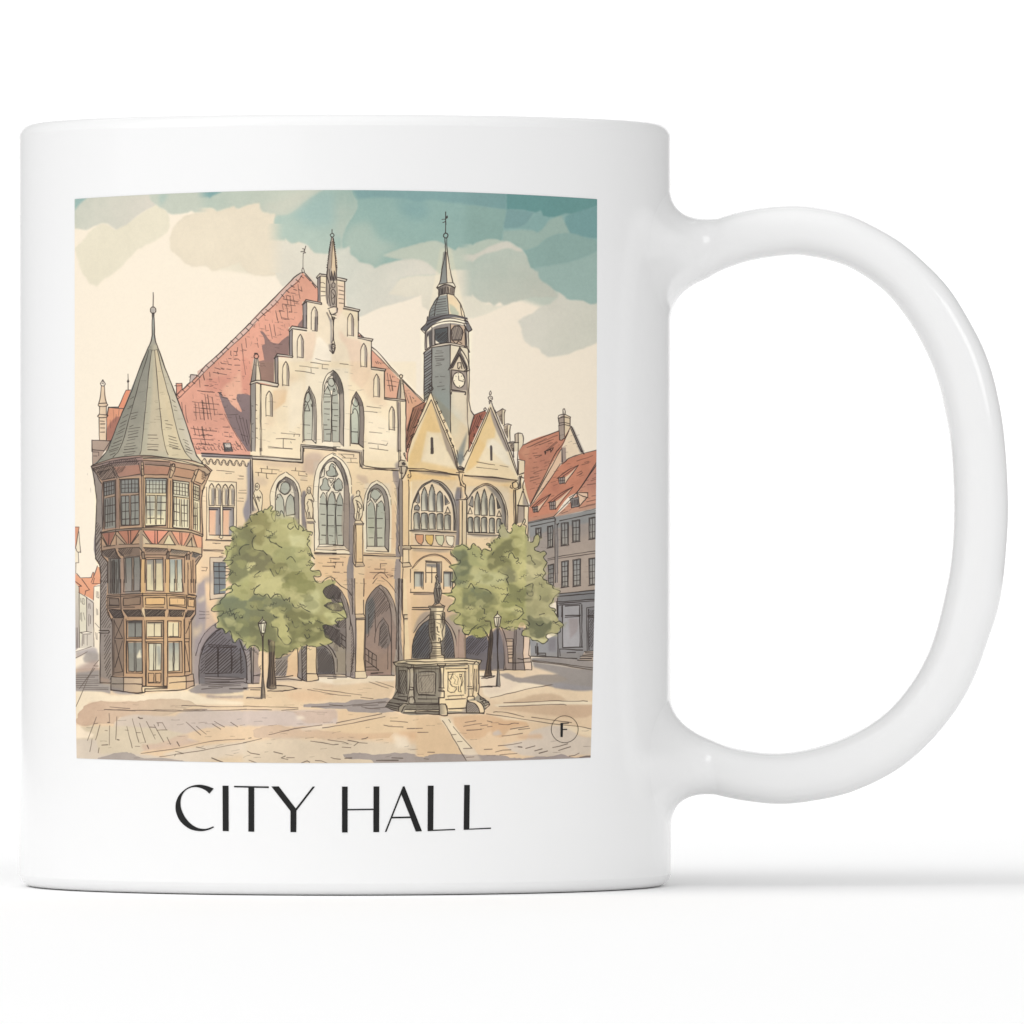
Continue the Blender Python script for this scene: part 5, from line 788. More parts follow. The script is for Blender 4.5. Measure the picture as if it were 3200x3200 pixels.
def dormer(x, y, w_, h, rx, ry, sx, sy):
    F('E3C7AA', f'{x+w_} {y-20} {rx} {ry} {sx} {sy} {x+w_} {y+h}'); F('9C8D84', f'{x} {y} {x+w_} {y-20} {x+w_} {y+h-10} {x+10} {y+h}'); F('C3826A', f'{x-20} {y} {rx-60} {ry} {rx} {ry} {x+w_+30} {y-30} {x+w_} {y-15}'); L(f'{x-20} {y+5} {(x+rx)/2} {(y+ry)/2-25} {rx} {ry} {x+w_} {y+h};{x-20} {y+5} {x+w_} {y-18};{x+w_*.7} {y-25} {rx} {ry}', w=2); O(f'{x} {y} {x+w_} {y-15} {x+w_} {y+h-12} {x+8} {y+h}', w=2); L(f'{x+w_*.33} {y} {x+w_*.36} {y+h};{x+w_*.66} {y-5} {x+w_*.68} {y+h-8};{x} {y+h*.5} {x+w_} {y+h*.4}', w=1.8)
dormer(1355, 430, 90, 85, 1640, 245, 1440, 510); dormer(985, 850, 70, 75, 1245, 660, 1060, 910); dormer(1225, 780, 85, 105, 1565, 555, 1320, 860)
F('E8C6A8', '1620 640 1775 640 1770 710 1650 830'); F('8D8580', '1530 730 1640 700 1650 840 1540 855'); L('1510 710 1615 645 1640 700 1525 730;1615 640 1775 640 1775 712 1700 690 1625 650;1770 705 1650 840;1530 735 1540 858 1648 838 1645 705', w=2.6); H('1545 750 1635 730 1640 820 1550 835', 88, 18, 2, .8)
ph()
F('A39A97', '1649 1632 1732 1615 1860 1592 1858 1830 1856 1862 1740 1882 1700 1882 1655 1690', to='B3A396', ang=70); F('8D959B', '1649 1632 1732 1615 1862 1588 1862 1630 1740 1650 1655 1680', soft=3, a=.8); F('B9A699', '1735 1700 1862 1660 1860 1860 1735 1880', soft=8, a=.6)
t(3, 2); L('920 1078 1300 1000;1300 1020 1310 1932;1335 1090 1340 1932;1310 1010 1310 1090 1340 1100 1360 1080;960 1125 1300 1050;1370 1045 1905 930;1300 995 1290 1010', w=2.8); L('1345 1560 1600 1520 1890 1475;1350 1585 1890 1510;1200 1590 1310 1570;1200 1610 1310 1590', w=2)
for (x0, y0, x1, y1, nx, ny) in ((1390, 1080, 1495, 1400, 2, 3), (1550, 1045, 1660, 1350, 2, 3), (1195, 1125, 1275, 1430, 2, 3), (1025, 1155, 1105, 1300, 2, 2), (1790, 1005, 1890, 1310, 2, 3), (1395, 1630, 1495, 2000, 2, 5), (1560, 1605, 1670, 1985, 2, 5), (1790, 1590, 1890, 1970, 2, 4), (1205, 1680, 1285, 2000, 2, 5)):
    F('91969A', f'{x0} {y0} {x1} {y0-15} {x1} {y1-8} {x0+5} {y1}', to='A7A39C', ang=90); O(f'{x0} {y0} {x1} {y0-15} {x1} {y1-8} {x0+5} {y1}', w=2.6); O(f'{x0+14} {y0+12} {x1-12} {y0} {x1-12} {y1-22} {x0+18} {y1-16}', w=1.6)
    for i in range(1, nx): L(f'{x0+(x1-x0)*i/nx} {y0} {x0+(x1-x0)*i/nx+2} {y1-10}', w=2)
    for i in range(1, ny): L(f'{x0+10} {y0+(y1-y0)*i/ny} {x1-10} {y0+(y1-y0)*i/ny-12}', w=1.7)
    L(f'{x0-5} {y1+10} {x1+8} {y1-8}', w=2)
F('8d8a8d', '1300 1020 1335 1100 1340 1932 1312 1932', soft=0, a=.6)
t(3, 3)
F('85858A', '1330 210 1880 155 1875 300 1350 330', to='7d8087', ang=0); F('92929A', '1345 330 1875 290 1860 1170 1640 1160 1340 1120', to='8D8D92', ang=60); F('9598A0', '945 840 1200 850 1340 780 1340 1120 950 1100'); F('9FA0A8', '1420 380 1665 370 1660 970 1420 980', to='A9A9B3', ang=90); F('9A8F93', '1500 560 1640 560 1630 720 1520 860', soft=3, a=.7); F('7f7f87', '1780 410 1870 400 1860 1030 1780 1020', soft=1); F('87858f', '1210 860 1320 830 1320 1040 1210 1040', soft=2)
L('1330 210 1880 155;1330 245 1875 200;1350 325 1875 285;1350 345 1870 310;1370 370 1680 350;1340 270 1345 1120;1330 320 1335 780;1410 370 1415 980 1700 975;1450 385 1650 372;1660 370 1665 970;1690 365 1690 970;1450 520 1665 515;1450 545 1660 530;1370 1000 1700 1018;1370 1010 1380 1095;1760 410 1765 1020;1760 410 1870 395;1785 430 1790 1010;1780 540 1870 550;1780 520 1870 525', w=3); L('1480 1052 1600 1050;1345 370 1350 540;1400 390 1400 540', w=2.6); H('1790 440 1870 430 1865 520 1790 520', -55, 20, 2, .8); H('1800 560 1865 560 1860 960 1800 990', -60, 22, 2.2, .75)
F('B4A59A', '1730 1035 1860 1030 1860 1170 1630 1165 1700 1090'); L('1730 1035 1860 1030;1740 1058 1860 1060;1700 1090 1850 1085;1665 1105 1850 1105;1660 1135 1830 1140;1630 1160 1850 1168', w=3); L('1060 1060 1170 1060 1175 1110;1065 1085 1160 1090;1025 960 1030 1060;1045 920 1050 1090;1060 970 1060 1080', w=3, a=.8); L('960 1105 1320 1118 1620 1140', w=3.4)
# ---- half-timbered oriel tower at the left
t(0, 1)
CONE = PT(0, 1, '1165 330 1120 440 1000 720 880 1060 700 1480 560 1850 520 1932', 0, 2, '450 130 370 220 310 250 600 150 900 110 1060 105 1500 150 1750 180 1932 240 1900 210 1820 120 1765 0', 0, 1, '1740 1780 1640 1470 1490 1060 1360 730 1260 450 1215 320')
F('BDBBA2', CONE)
F('858C86', PT(0, 1, '1165 330 1000 720 700 1480 520 1932', 0, 2, '450 130 310 250 620 140 700 0', 0, 1, '840 1480 1000 900 1125 480'), to='8E938A', ang=60); F('868D89', PT(0, 1, '1125 480 1170 480 1150 600 1100 1100 1060 1500 1010 1932', 0, 2, '1000 110 620 140 700 0', 0, 1, '840 1480 1000 900'), to='A0A295', ang=60)
F('CBBF9D', '1180 480 1210 480 1245 850 1280 1250 1380 1932 1100 1932 1160 1300 1190 800', soft=5, to='C9BFA2', ang=90); F('B4B5A0', '1170 480 1185 480 1180 900 1130 1500 1090 1932 1010 1932 1060 1500 1100 1100', soft=2, a=.9); F('DECDA4', PT(0, 1, '1212 480 1245 480 1340 860 1420 1150 1640 1932', 0, 2, '1740 170 1420 130', 0, 1, '1370 1932 1280 1250'), to='D9CDA2', ang=90); F('E3CFA0', '1330 1000 1480 1500 1540 1760 1500 1760 1400 1400', soft=4, a=.8); F('CCC8B0', PT(0, 1, '1250 470 1360 730 1640 1470 1790 1932', 0, 2, '1900 210 1740 170', 0, 1, '1640 1932 1420 1150'), a=.9); F('8E948C', '1165 330 1190 330 1180 480 1110 480', soft=2, a=.7)
t(0, 0); F('A9ABA0', PT(0, 0, '1178 1830 1200 1830', 0, 1, '1212 320 1235 400 1150 400 1168 320')); L(PT(0, 0, '1180 1830 1175 1932', 0, 1, '1165 330 1120 440 1000 720 880 1060 700 1480 560 1850 520 1932', 0, 2, '450 130 370 220 310 250'), w=3); L(PT(0, 0, '1198 1830 1203 1932', 0, 1, '1215 320 1260 450 1360 730 1490 1060 1640 1470 1740 1780 1790 1932', 0, 2, '1820 120 1900 210'), w=3.4)
t(0, 0); L('1188 1535 1190 1600 1187 1745', w=2.6); O('1150 1790 1162 1755 1188 1745 1215 1757 1228 1792 1215 1825 1188 1836 1162 1825', w=3.2, sm=True); F('A9A29B', '1158 1790 1188 1755 1218 1792 1188 1826', sm=True, a=.8)
t(0, 1)
L(PT(0, 1, '1125 480 1090 620 1000 900 840 1480 690 1932', 0, 2, '615 130'), w=2, a=.9); L(PT(0, 1, '1170 480 1150 600 1100 1100 1060 1500 1012 1932', 0, 2, '1000 85'), w=2, a=.9); L(PT(0, 1, '1210 480 1245 850 1280 1250 1380 1932', 0, 2, '1405 95'), w=2, a=.9); L(PT(0, 1, '1245 470 1340 860 1420 1150 1640 1932', 0, 2, '1750 175'), w=2, a=.9); L('1140 470 1190 480 1250 470', w=1.4, a=.6)
for s in ('860 1180 910 1150;850 1290 900 1260;825 1320 880 1290;870 1390 970 1368;865 1440 960 1410;870 1470 940 1450;750 1450 830 1400;720 1530 800 1490;700 1590 790 1540;690 1650 780 1600;850 1580 900 1560;845 1610 1000 1585;830 1655 975 1632;830 1700 970 1665;830 1740 970 1715;815 1780 930 1755;800 1830 920 1810;770 1870 930 1850;770 1910 960 1885;660 1690 760 1650;640 1760 750 1710;620 1820 740 1770;590 1870 730 1820;560 1925 690 1880;1115 1698 1240 1698;1120 1742 1255 1748;1105 1828 1265 1838;1110 1868 1260 1868;1120 1910 1250 1915;1360 1490 1400 1492;1370 1535 1465 1558;1375 1585 1450 1600;1410 1710 1515 1740;1415 1748 1530 1780;1415 1795 1545 1825;1420 1832 1550 1865;1425 1862 1540 1890;1460 1195 1505 1230;1480 1280 1520 1295;1490 1340 1530 1350;1565 1610 1630 1625;1620 1760 1690 1790;1640 1800 1700 1840;1650 1850 1720 1890;1660 1900 1720 1925',): L(s, w=1.9, a=.7)
t(0, 2); L('555 60 680 20;570 100 640 70;770 20 910 10;760 65 930 45;780 105 910 80;1110 20 1250 28;1470 5 1580 20;1660 45 1750 85;1670 10 1750 40', w=1.9, a=.7)
# body of the tower
F('B7957B', PT(0, 2, '310 250 600 150 900 110 1060 105 1500 150 1750 180 1932 240', 1, 2, '60 240 150 320 110 400 20 580 5 700', 0, 2, '1895 900 1900 1250 1890 1550 1800 1680', 0, 3, '1800 230 1800 480 1750 600 1750 1340 1770 1520 1660 1570 1060 1620 1000 1630 580 1590 580 1500 425 1490 430 740 435 0', 0, 2, '430 1720 360 1590 365 1050 375 800 345 470'), var=.06)
F('8E8482', PT(0, 2, '310 250 360 330 440 500 460 700 460 1180 440 1230 450 1540 530 1650 530 1932', 0, 3, '530 500 590 600 590 1490 425 1490 430 0', 0, 2, '435 1800 400 1640 360 1590 365 1050 375 800 345 470'))
F('8A7A74', '310 260 600 160 900 120 1040 115 1040 400 700 430 450 470 380 360', soft=1, to='9A7F74', ang=0); F('A9796A', '620 270 1000 240 1010 380 700 410', to='9B7468', ang=180); F('A97C6A', '1050 250 1430 270 1400 390 1060 370', to='B4826C', ang=0); F('B88D72', '1500 280 1790 320 1740 440 1500 390'); F('CDA987', '1830 330 1932 360 1932 470 1890 520 1790 490'); F('C7B596', '1040 115 1500 150 1932 240 1932 280 1500 190 1040 150', to='D8C7A4', ang=0); F('73625D', '1060 190 1430 210 1430 260 1060 240', soft=2, a=.6)
H('330 300 600 180 950 150 1000 230 620 270 420 430', -52, 20, 2, .8); H('400 350 600 290 640 430 450 450', -52, 20, 2, .8); H('620 290 800 250 760 330 660 380', -52, 20, 1.8, .7)
L('310 250 600 150 900 110 1060 105 1500 150 1750 180 1932 245;300 265 600 185 900 145 1060 125 1500 165 1932 275;330 290 600 220 960 185 1060 180 1430 200;1510 200 1800 250 1932 300;1050 145 1300 150 1500 190;340 310 600 240;1070 235 1420 260;300 265 360 350 440 500 460 520;320 310 440 450;600 270 670 440;620 270 680 400 700 425 1000 375;980 220 1020 400 1050 390;1060 375 1400 385;1490 400 1735 440;1510 275 1780 325;1400 385 1440 230;450 460 640 420;390 350 590 295 640 400', w=2.6)
for q in ('1015 200 1045 200 1055 390 1030 400', '1460 240 1490 225 1505 290 1450 430 1420 420', '1800 310 1840 310 1770 490 1740 480'): F('C2A588', q); O(q, w=2.6); 
O('1455 240 1480 222 1505 245 1480 270', w=2.6, sm=True); L('1020 250 1048 250;1022 300 1050 300;1440 300 1480 330;1770 360 1800 400', w=2.4)
L(PT(0, 2, '1932 235', 1, 2, '60 240 150 320'), w=3.2); F('B39B84', PT(0, 2, '1840 270 1932 290', 1, 2, '70 290 140 330 100 380 30 500 0 560', 0, 2, '1900 520 1932 440 1932 360')); L(PT(0, 2, '1840 300 1932 350', 1, 2, '50 400 110 360'), w=2.4); L(PT(1, 2, '0 210 130 340 150 320'), w=2.8); L(PT(1, 2, '120 350 70 480 30 560 5 620'), w=2.8); H(PT(1, 2, '0 320 100 370 60 440 0 460'), 20, 14, 1.8, .7); L(PT(0, 2, '1800 480 1890 520 1932 460'), w=2.6)
F('CDB190', PT(0, 2, '1880 540 1932 500', 1, 2, '10 600 5 700', 0, 2, '1900 800 1895 1230 1880 1230'), soft=1)
L(PT(1, 2, '5 600 5 640'), w=2); L('1932 560 1900 620 1890 900 1900 1240', w=3)
# windows row
F('8A7169', '450 470 650 440 680 430 700 1150 470 1180', soft=1, a=.8); F('D0AB83', '1040 400 1075 400 1075 1150 1040 1150'); F('C79F7C', '1400 440 1465 440 1470 1170 1395 1150', to='D6B48A', ang=90); F('C9A580', '1710 480 1760 500 1750 1190 1715 1180')
W = [('475 490 635 460 645 1140 500 1160', '77777A', '868784'), ('715 450 985 430 985 1100 720 1110', '7F8284', '8A8C88'), ('1080 430 1385 435 1370 1100 1080 1110', 'A5ABA6', 'E6DCB8'), ('1475 460 1700 490 1700 1150 1475 1140', 'C9C5B0', 'E4DCBE'), ('1765 520 1850 550 1860 1200 1765 1170', 'CFC4A6', 'E0D5B0')]
for q, c1, c2 in W: F(c1, q, to=c2, ang=90)
F('A3A69F', '1110 690 1210 690 1190 980 1110 970', soft=3, a=.7); F('959893', '1250 690 1310 690 1310 960 1250 960', soft=3, a=.8); F('93999a', '1090 440 1375 440 1375 480 1090 480', soft=2)
F('A28B7A', '490 690 640 660 640 700 490 730'); F('A08775', '720 655 985 645 985 680 720 690'); F('DCCDA8', '1080 650 1380 650 1380 690 1080 690'); F('DCC7A0', '1475 690 1700 710 1700 740 1475 715'); F('DFD2AC', '1210 690 1245 690 1240 1100 1210 1100'); F('8d7a6f', '845 680 870 680 870 1100 845 1100'); F('CDBFA0', '1570 740 1590 740 1590 1130 1570 1130')
L('465 510 475 490 640 460 650 1140;475 500 490 1160;710 450 985 432 990 1100;715 460 725 1110 985 1100;1070 430 1385 432 1370 1110 1070 1115 1075 430;1085 430 1380 440;1470 460 1705 490 1710 1150;1475 470 1478 1140 1700 1160;1760 500 1860 545 1865 1210;1765 520 1770 1160;1470 450 1465 1130', w=3)
def grid(x0, y0, x1, y1, nx, ny, sk=0, w=2.2):
    for i in range(nx+1): L(f'{x0+(x1-x0)*i/nx} {y0+sk*i/nx} {x0+(x1-x0)*i/nx} {y1+sk*i/nx}', w=w)
    for i in range(ny+1): L(f'{x0} {y0+(y1-y0)*i/ny} {x1} {y0+(y1-y0)*i/ny+sk}', w=w*.9)
grid(485, 510, 625, 690, 4, 3, -35); grid(735, 460, 975, 640, 5, 3, -8); grid(1090, 460, 1370, 645, 6, 3, 4, 1.9); grid(1485, 490, 1690, 660, 5, 3, 30); grid(1772, 545, 1845, 710, 3, 3, 30)
L('500 720 635 690;505 740 505 1130;540 735 535 1130;570 720 570 1120;600 710 600 1110;500 835 640 815;505 955 640 930;510 1070 640 1050', w=2.2)
L('735 690 840 685 850 1110;870 680 975 670;735 690 740 1100;790 690 790 1100;870 690 870 1100;930 680 930 1090;740 790 840 780;750 910 840 905;745 1025 845 1015;875 790 970 782;870 905 970 897;880 1020 970 1010', w=2.4); L('1090 675 1220 680 1220 1095;1240 680 1365 685;1095 690 1095 1080;1140 690 1150 1080;1245 690 1235 1100;1300 695 1300 1090;1100 775 1210 775;1095 885 1205 890;1110 1008 1205 1008;1245 780 1380 780;1255 893 1360 895;1250 1015 1340 1015', w=2.4); L('1485 695 1690 720;1490 700 1490 1100;1520 710 1525 1120;1570 730 1575 1120;1595 740 1600 1130;1635 740 1635 1130;1680 740 1680 1130;1485 800 1560 805;1590 818 1680 822;1490 915 1560 920;1595 930 1670 938;1485 1038 1550 1040;1595 1045 1680 1050', w=2.4); L('1770 740 1840 760;1790 780 1795 1170;1820 790 1825 1180;1770 860 1810 865;1765 975 1810 978;1770 1095 1810 1100', w=2.6)
L('650 450 650 1150;700 440 705 1150;1025 400 1030 1150;1050 400 1050 1140;1400 440 1395 1140;1440 470 1430 1140;1740 490 1735 1180', w=2.2)
# sill and red panels with braces
F('8E7E74', '440 1200 660 1165 1030 1145 1030 1175 660 1200 440 1230'); F('C4A98A', '1030 1145 1400 1150 1750 1185 1905 1245 1890 1275 1750 1215 1400 1185 1030 1175')
L('430 1215 660 1170 1030 1148 1400 1152 1750 1185 1905 1245 1895 1275;440 1225 660 1200 1030 1172 1400 1188 1740 1218 1895 1270;720 1120 985 1105;1080 1130 1370 1110', w=3.2)
F('9A6659', '460 1230 640 1205 570 1390 540 1390'); F('B87963', '690 1195 990 1180 870 1370 800 1370', to='AE7460', ang=180); F('DF8A75', '1055 1190 1400 1190 1260 1375 1170 1370', to='E3967D', ang=0); F('E09A7E', '1460 1205 1715 1225 1640 1400 1560 1380'); F('DFA07E', '1745 1240 1890 1280 1885 1430 1815 1420 1760 1260'); F('9E9081', '670 1230 690 1230 800 1380 670 1390', a=.5); F('C9B79A', '1045 1220 1160 1375 1045 1375'); F('D5C8A4', '1425 1250 1510 1385 1340 1375 1400 1260'); F('C3AE91', '1740 1290 1800 1420 1660 1400')
F('A08573', '440 1390 1000 1380 1000 1430 690 1450 450 1460'); F('CBB08E', '1040 1380 1240 1385 1500 1390 1890 1440 1890 1550 1740 1500 1400 1440 1040 1425')
L('455 1240 530 1400 570 1400 655 1210;440 1260 520 1400;555 1225 545 1390;680 1195 810 1370;660 1250 790 1380;830 1190 835 1370;865 1185 860 1370;990 1185 870 1370;980 1240 880 1375;1045 1190 1170 1370 1200 1370;1040 1240 1150 1370;1215 1190 1215 1370;1250 1190 1250 1370;1410 1190 1260 1370;1400 1260 1340 1370;1425 1250 1500 1380;1450 1200 1560 1385;1570 1210 1580 1380;1600 1220 1600 1400;1720 1230 1630 1400;1745 1290 1670 1400;1740 1290 1750 1420;1760 1250 1820 1425;1660 1405 1800 1420;480 1420 640 1395;700 1385 985 1378;1080 1375 1510 1390;650 1180 660 1390;1890 1270 1890 1550', w=2.6)
F('8f8377', '1005 1190 1040 1190 1040 1500 1000 1460 990 1380', soft=1, a=.7)
# underside of the jetty and brackets
F('6E625E', '455 1480 640 1450 700 1590 540 1580 460 1540', to='7A6B63', ang=0); F('7D6A60', '690 1450 990 1425 1010 1540 720 1550 690 1490'); F('77685F', '1060 1435 1390 1445 1370 1540 1090 1540', to='A98A74', ang=90); F('7A7570', '1450 1460 1700 1480 1640 1580 1430 1560', to='B59476', ang=90); F('6f6763', '1760 1490 1880 1520 1800 1580 1740 1560')
H('460 1480 640 1460 690 1580 520 1570', -48, 20, 2.2, .85); H('700 1450 900 1430 880 1520 740 1540', -52, 22, 1.8, .75); H('1060 1440 1390 1450 1350 1480 1080 1490', -30, 18, 1.6, .7); H('1450 1465 1700 1480 1640 1520 1470 1510', -30, 18, 1.6, .7); H('1750 1500 1870 1530 1790 1570', -20, 14, 2, .8)
L('455 1470 640 1445 700 1580 720 1630;690 1445 990 1425 1030 1490 1060 1590;1055 1430 1390 1445 1410 1490 1440 1490 1450 1455 1710 1485 1730 1520 1750 1490 1890 1530;640 1450 660 1520 750 1620;690 1480 770 1560 1000 1545;1080 1535 1370 1535 1390 1480;1430 1545 1640 1560 1680 1510;1800 1680 1890 1550;1790 1640 1860 1560;450 1540 540 1640 545 1932;460 1480 450 1540', w=2.8)
for q in ('1020 1500 1060 1490 1070 1590 1030 1590', '1390 1500 1420 1490 1415 1590 1385 1600', '1670 1540 1710 1520 1710 1620 1670 1620'): F('8c7767', q); O(q, w=3); 
# middle storey
F('7B726E', '545 1580 720 1590 720 2150 545 2150', to='6C6B6D', ang=0); F('9C8274', '720 1590 780 1560 780 2120 725 2120'); F('857A74', '780 1560 1000 1550 1005 2110 780 2110'); F('D6AE79', '1015 1600 1075 1600 1070 2110 1015 2110', to='CDA676', ang=90); F('D3AC7C', '1365 1600 1420 1600 1420 2110 1365 2110'); F('C7A481', '1640 1610 1790 1600 1800 2120 1640 2120', to='BE9878', ang=0)
for q, c1, c2 in (('590 1610 700 1600 700 2140 590 2150', '696A69', '7C7B79'), ('790 1585 995 1570 1000 2060 790 2080', '747674', '8C8583'), ('1100 1600 1330 1590 1335 2060 1100 2060', '8A8786', 'E0D3AE'), ('1430 1600 1600 1600 1610 2070 1430 2070', '9BA5A5', 'D9D4B8')): F(c1, q, to=c2, ang=90)
F('DCD0AC', '1105 1670 1160 1670 1150 2040 1105 2040', a=.8); F('D9CBA6', '1235 1660 1310 1660 1310 2050 1235 2050', a=.8); F('8d7c70', '880 1580 910 1580 915 2060 880 2060'); F('B59F86', '1190 1610 1225 1600 1225 2050 1190 2050'); F('B7A083', '1505 1610 1535 1610 1535 2050 1505 2050')
H('590 1610 700 1600 700 2140 590 2150', 90, 24, 2.4, .8)
L('570 1600 575 1932;700 1590 715 1932;600 1620 605 1932;630 1610 630 1932;545 1590 720 1585;770 1570 775 1932;790 1580 800 1932;780 1580 1000 1560;885 1580 885 1932;910 1580 912 1932;1000 1570 1005 1932;1090 1570 1330 1570;1090 1600 1330 1595;1085 1580 1090 1932;1195 1610 1200 1932;1225 1600 1225 1932;1330 1580 1335 1932;1420 1590 1640 1570;1425 1600 1430 1932;1505 1610 1505 1932;1530 1610 1535 1932;1600 1600 1605 1932;1640 1570 1640 1932;1690 1650 1690 1932;1730 1620 1740 1932;1760 1610 1760 1932;1800 1680 1805 1932;1016 1600 1010 1932;1070 1600 1070 1932;1365 1600 1365 1932', w=2.6)
F('8d8885', '1780 1500 1880 1540 1800 1690', soft=0, a=.3)
t(0, 3)
L('720 0 720 210;770 0 765 180 1000 165 1000 0;885 0 885 160;912 0 912 150;1005 0 1010 180;1090 0 1095 160 1330 170;1200 0 1200 150;1225 0 1225 150;1330 0 1335 170;1425 0 1425 180 1610 185 1605 0;1495 0 1495 170;1530 0 1530 160;1600 0 1630 180;1690 0 1690 210 1780 220;1730 0 1735 190;1770 0 1775 190;1800 0 1795 190;570 0 575 200;605 0 610 190;630 0 635 190;670 0 670 190;540 0 540 200', w=2.6); 
# belt with panels
F('8B7568', '530 210 1040 200 1040 420 750 430 540 440', to='A08069', ang=0); F('CBA67C', '1040 200 1400 200 1800 230 1790 430 1400 420 1040 420', to='C59F78', ang=0)
for q, c in (('555 275 690 275 705 370 560 370', '75655D'), ('760 270 1005 255 1005 360 760 380', '8C7463'), ('1080 262 1355 262 1350 365 1080 365', 'E0B47C'), ('1425 265 1645 270 1645 370 1425 370', 'E2B884'), ('1690 265 1780 275 1780 400 1690 385', 'D6AD80')): F(c, q); O(q, w=2.8)
L('530 235 720 220 1040 205 1400 205 1680 225 1810 235 1805 265;530 255 720 245 1040 235 1400 230 1690 255 1805 265;720 220 725 440 750 500;1040 200 1045 400;1385 200 1390 420;1670 240 1665 420;545 380 700 378;545 405 700 400;550 420 720 440;770 400 920 400;1080 395 1340 400;1420 380 1650 400;1710 285 1770 285;530 260 540 500 590 580 600 640;1800 270 1800 500 1730 580', w=2.8)
F('5F5553', '545 440 720 440 790 560 620 560'); F('63564F', '750 440 1000 430 1060 540 820 540'); F('6D6055', '1065 430 1375 435 1360 530 1085 540'); F('6D6055', '1420 435 1650 445 1620 540 1420 540'); F('6D6055', '1680 445 1785 445 1720 540 1650 545')
for q in ('560 440 720 440 770 550 620 550', '760 440 990 430 1040 530 830 530', '1070 435 1370 435 1350 525 1090 530', '1425 440 1645 445 1610 530 1430 530', '1690 450 1780 450 1720 535 1660 540'): H(q, -38, 22, 2.4, .85); O(q, w=2.6)
F('D9BF9A', '1040 400 1070 430 1085 570 1060 560 1020 480'); F('CBA681', '1350 480 1375 440 1410 440 1395 570 1360 575'); F('C4A180', '1610 480 1655 440 1660 480 1630 580 1600 575'); L('1010 430 1070 575 1085 560 1070 430;1350 480 1360 575 1395 575 1420 440;1640 450 1600 575 1635 580 1665 470;720 440 800 600;740 500 770 600;545 470 590 600;1790 510 1740 600 1740 640', w=2.8)
# ground storey
F('7E6C63', '600 560 800 560 800 1390 600 1390', to='8C7566', ang=0); F('B59071', '770 540 1070 540 1090 1530 1030 1400 770 1390', to='C29A76', ang=60); F('CDA67D', '1060 540 1640 540 1640 1380 1400 1400 1400 1540 1060 1540', to='C79F79', ang=60); F('C09B79', '1630 560 1740 600 1750 1350 1640 1350')
for q, c1, c2 in (('830 600 1025 595 1025 830 830 830', '777876', '888884'), ('1100 620 1300 620 1300 820 1100 820', 'D6C9A8', 'DDD1B0'), ('1405 615 1560 620 1550 820 1405 815', 'DCCFAB', 'E4D5B0'), ('830 910 1025 905 1030 1320 835 1320', '838683', '8C8D8A'), ('1125 930 1300 925 1300 1300 1130 1305', 'C6C4B0', 'D3CFB8'), ('1410 910 1560 910 1565 1310 1410 1320', '979B98', 'D8D3BA')): F(c1, q, to=c2, ang=80)
F('D9D4C0', '960 1080 1000 1000 1015 1060 1025 1130 950 1130', soft=1, amp=.6); F('5a5654', '830 600 1025 597 1025 635 830 640', soft=1, a=.7); F('6f665f', '1100 605 1330 605 1330 640 1100 640', soft=1, a=.6); F('6f665f', '1300 610 1335 610 1335 830 1300 830', soft=1, a=.6); F('7a6b60', '1310 920 1340 910 1345 1530 1310 1530', soft=1, a=.7); F('9b8c80', '1560 900 1600 900 1600 1330 1565 1330', soft=1, a=.6); F('8a8f92', '1240 950 1290 960 1300 1200 1260 1250', soft=2, a=.7); F('A8A49E', '1410 1060 1450 1160 1410 1170', soft=2, a=.6)
L('600 560 605 1390;625 580 625 1370;770 560 765 1390;800 570 800 1350;625 590 750 850 640 850 750 580;640 870 750 1320;750 880 640 1260;640 1340 750 1330', w=2.4)
for q in ('815 595 1030 592 1030 845 810 850', '1090 595 1340 592 1340 850 1090 855', '1400 595 1590 600 1585 835 1400 830', '810 890 1030 890 1035 1345 810 1350', '1090 900 1340 895 1340 1530', '1400 895 1600 890 1610 1340 1400 1345', '1115 920 1310 920'): L(q+' '+' '.join(q.split()[:2]) if len(q.split()) == 8 else q, w=2.8)
L('830 615 1025 612;930 625 930 825;835 830 1015 828;1205 640 1205 820;1110 620 1320 620;1120 825 1320 828;1305 640 1310 830;1475 640 1475 815;1425 820 1550 822;1555 620 1555 820;825 905 840 1320 920 1325 915 905;940 905 942 1325 1030 1320;1125 930 1130 1310 1300 1305 1310 930;1200 930 1195 1300;1225 930 1222 1300;1475 910 1475 1310;1490 910 1490 1310;1415 1325 1570 1310;1565 900 1565 1300;1030 600 1035 1340;1070 590 1080 1530;1095 900 1090 1530;1340 600 1340 1530;1395 600 1395 1400;1120 1350 1200 1350 1200 1475 1120 1480 1120 1350;1225 1350 1300 1350 1300 1475 1225 1475 1225 1350;1120 1490 1290 1490;1030 1400 1035 1530 1090 1530;1340 1530 1390 1535 1390 1410', w=2.6)
L('1640 560 1645 1350;1660 780 1730 600;1645 850 1710 850;1645 895 1705 895;1645 930 1715 1320;1705 600 1710 1330;1740 600 1745 1370;1630 580 1640 1390;1650 1330 1715 1325', w=2.4)
F('908680', '585 1400 765 1410 765 1610 585 1590'); F('B7A08C', '770 1415 1030 1415 1030 1625 770 1610', to='C6AE94', ang=0); F('D6BA95', '1410 1410 1660 1390 1660 1570 1400 1580', to='E0BE92', ang=90); F('C0A189', '1665 1385 1760 1365 1775 1530 1665 1570'); F('E3CCA8', '1040 1540 1390 1540 1390 1570 1070 1580 1060 1620 1030 1620'); F('F0DFC0', '1070 1585 1660 1575 1070 1610')
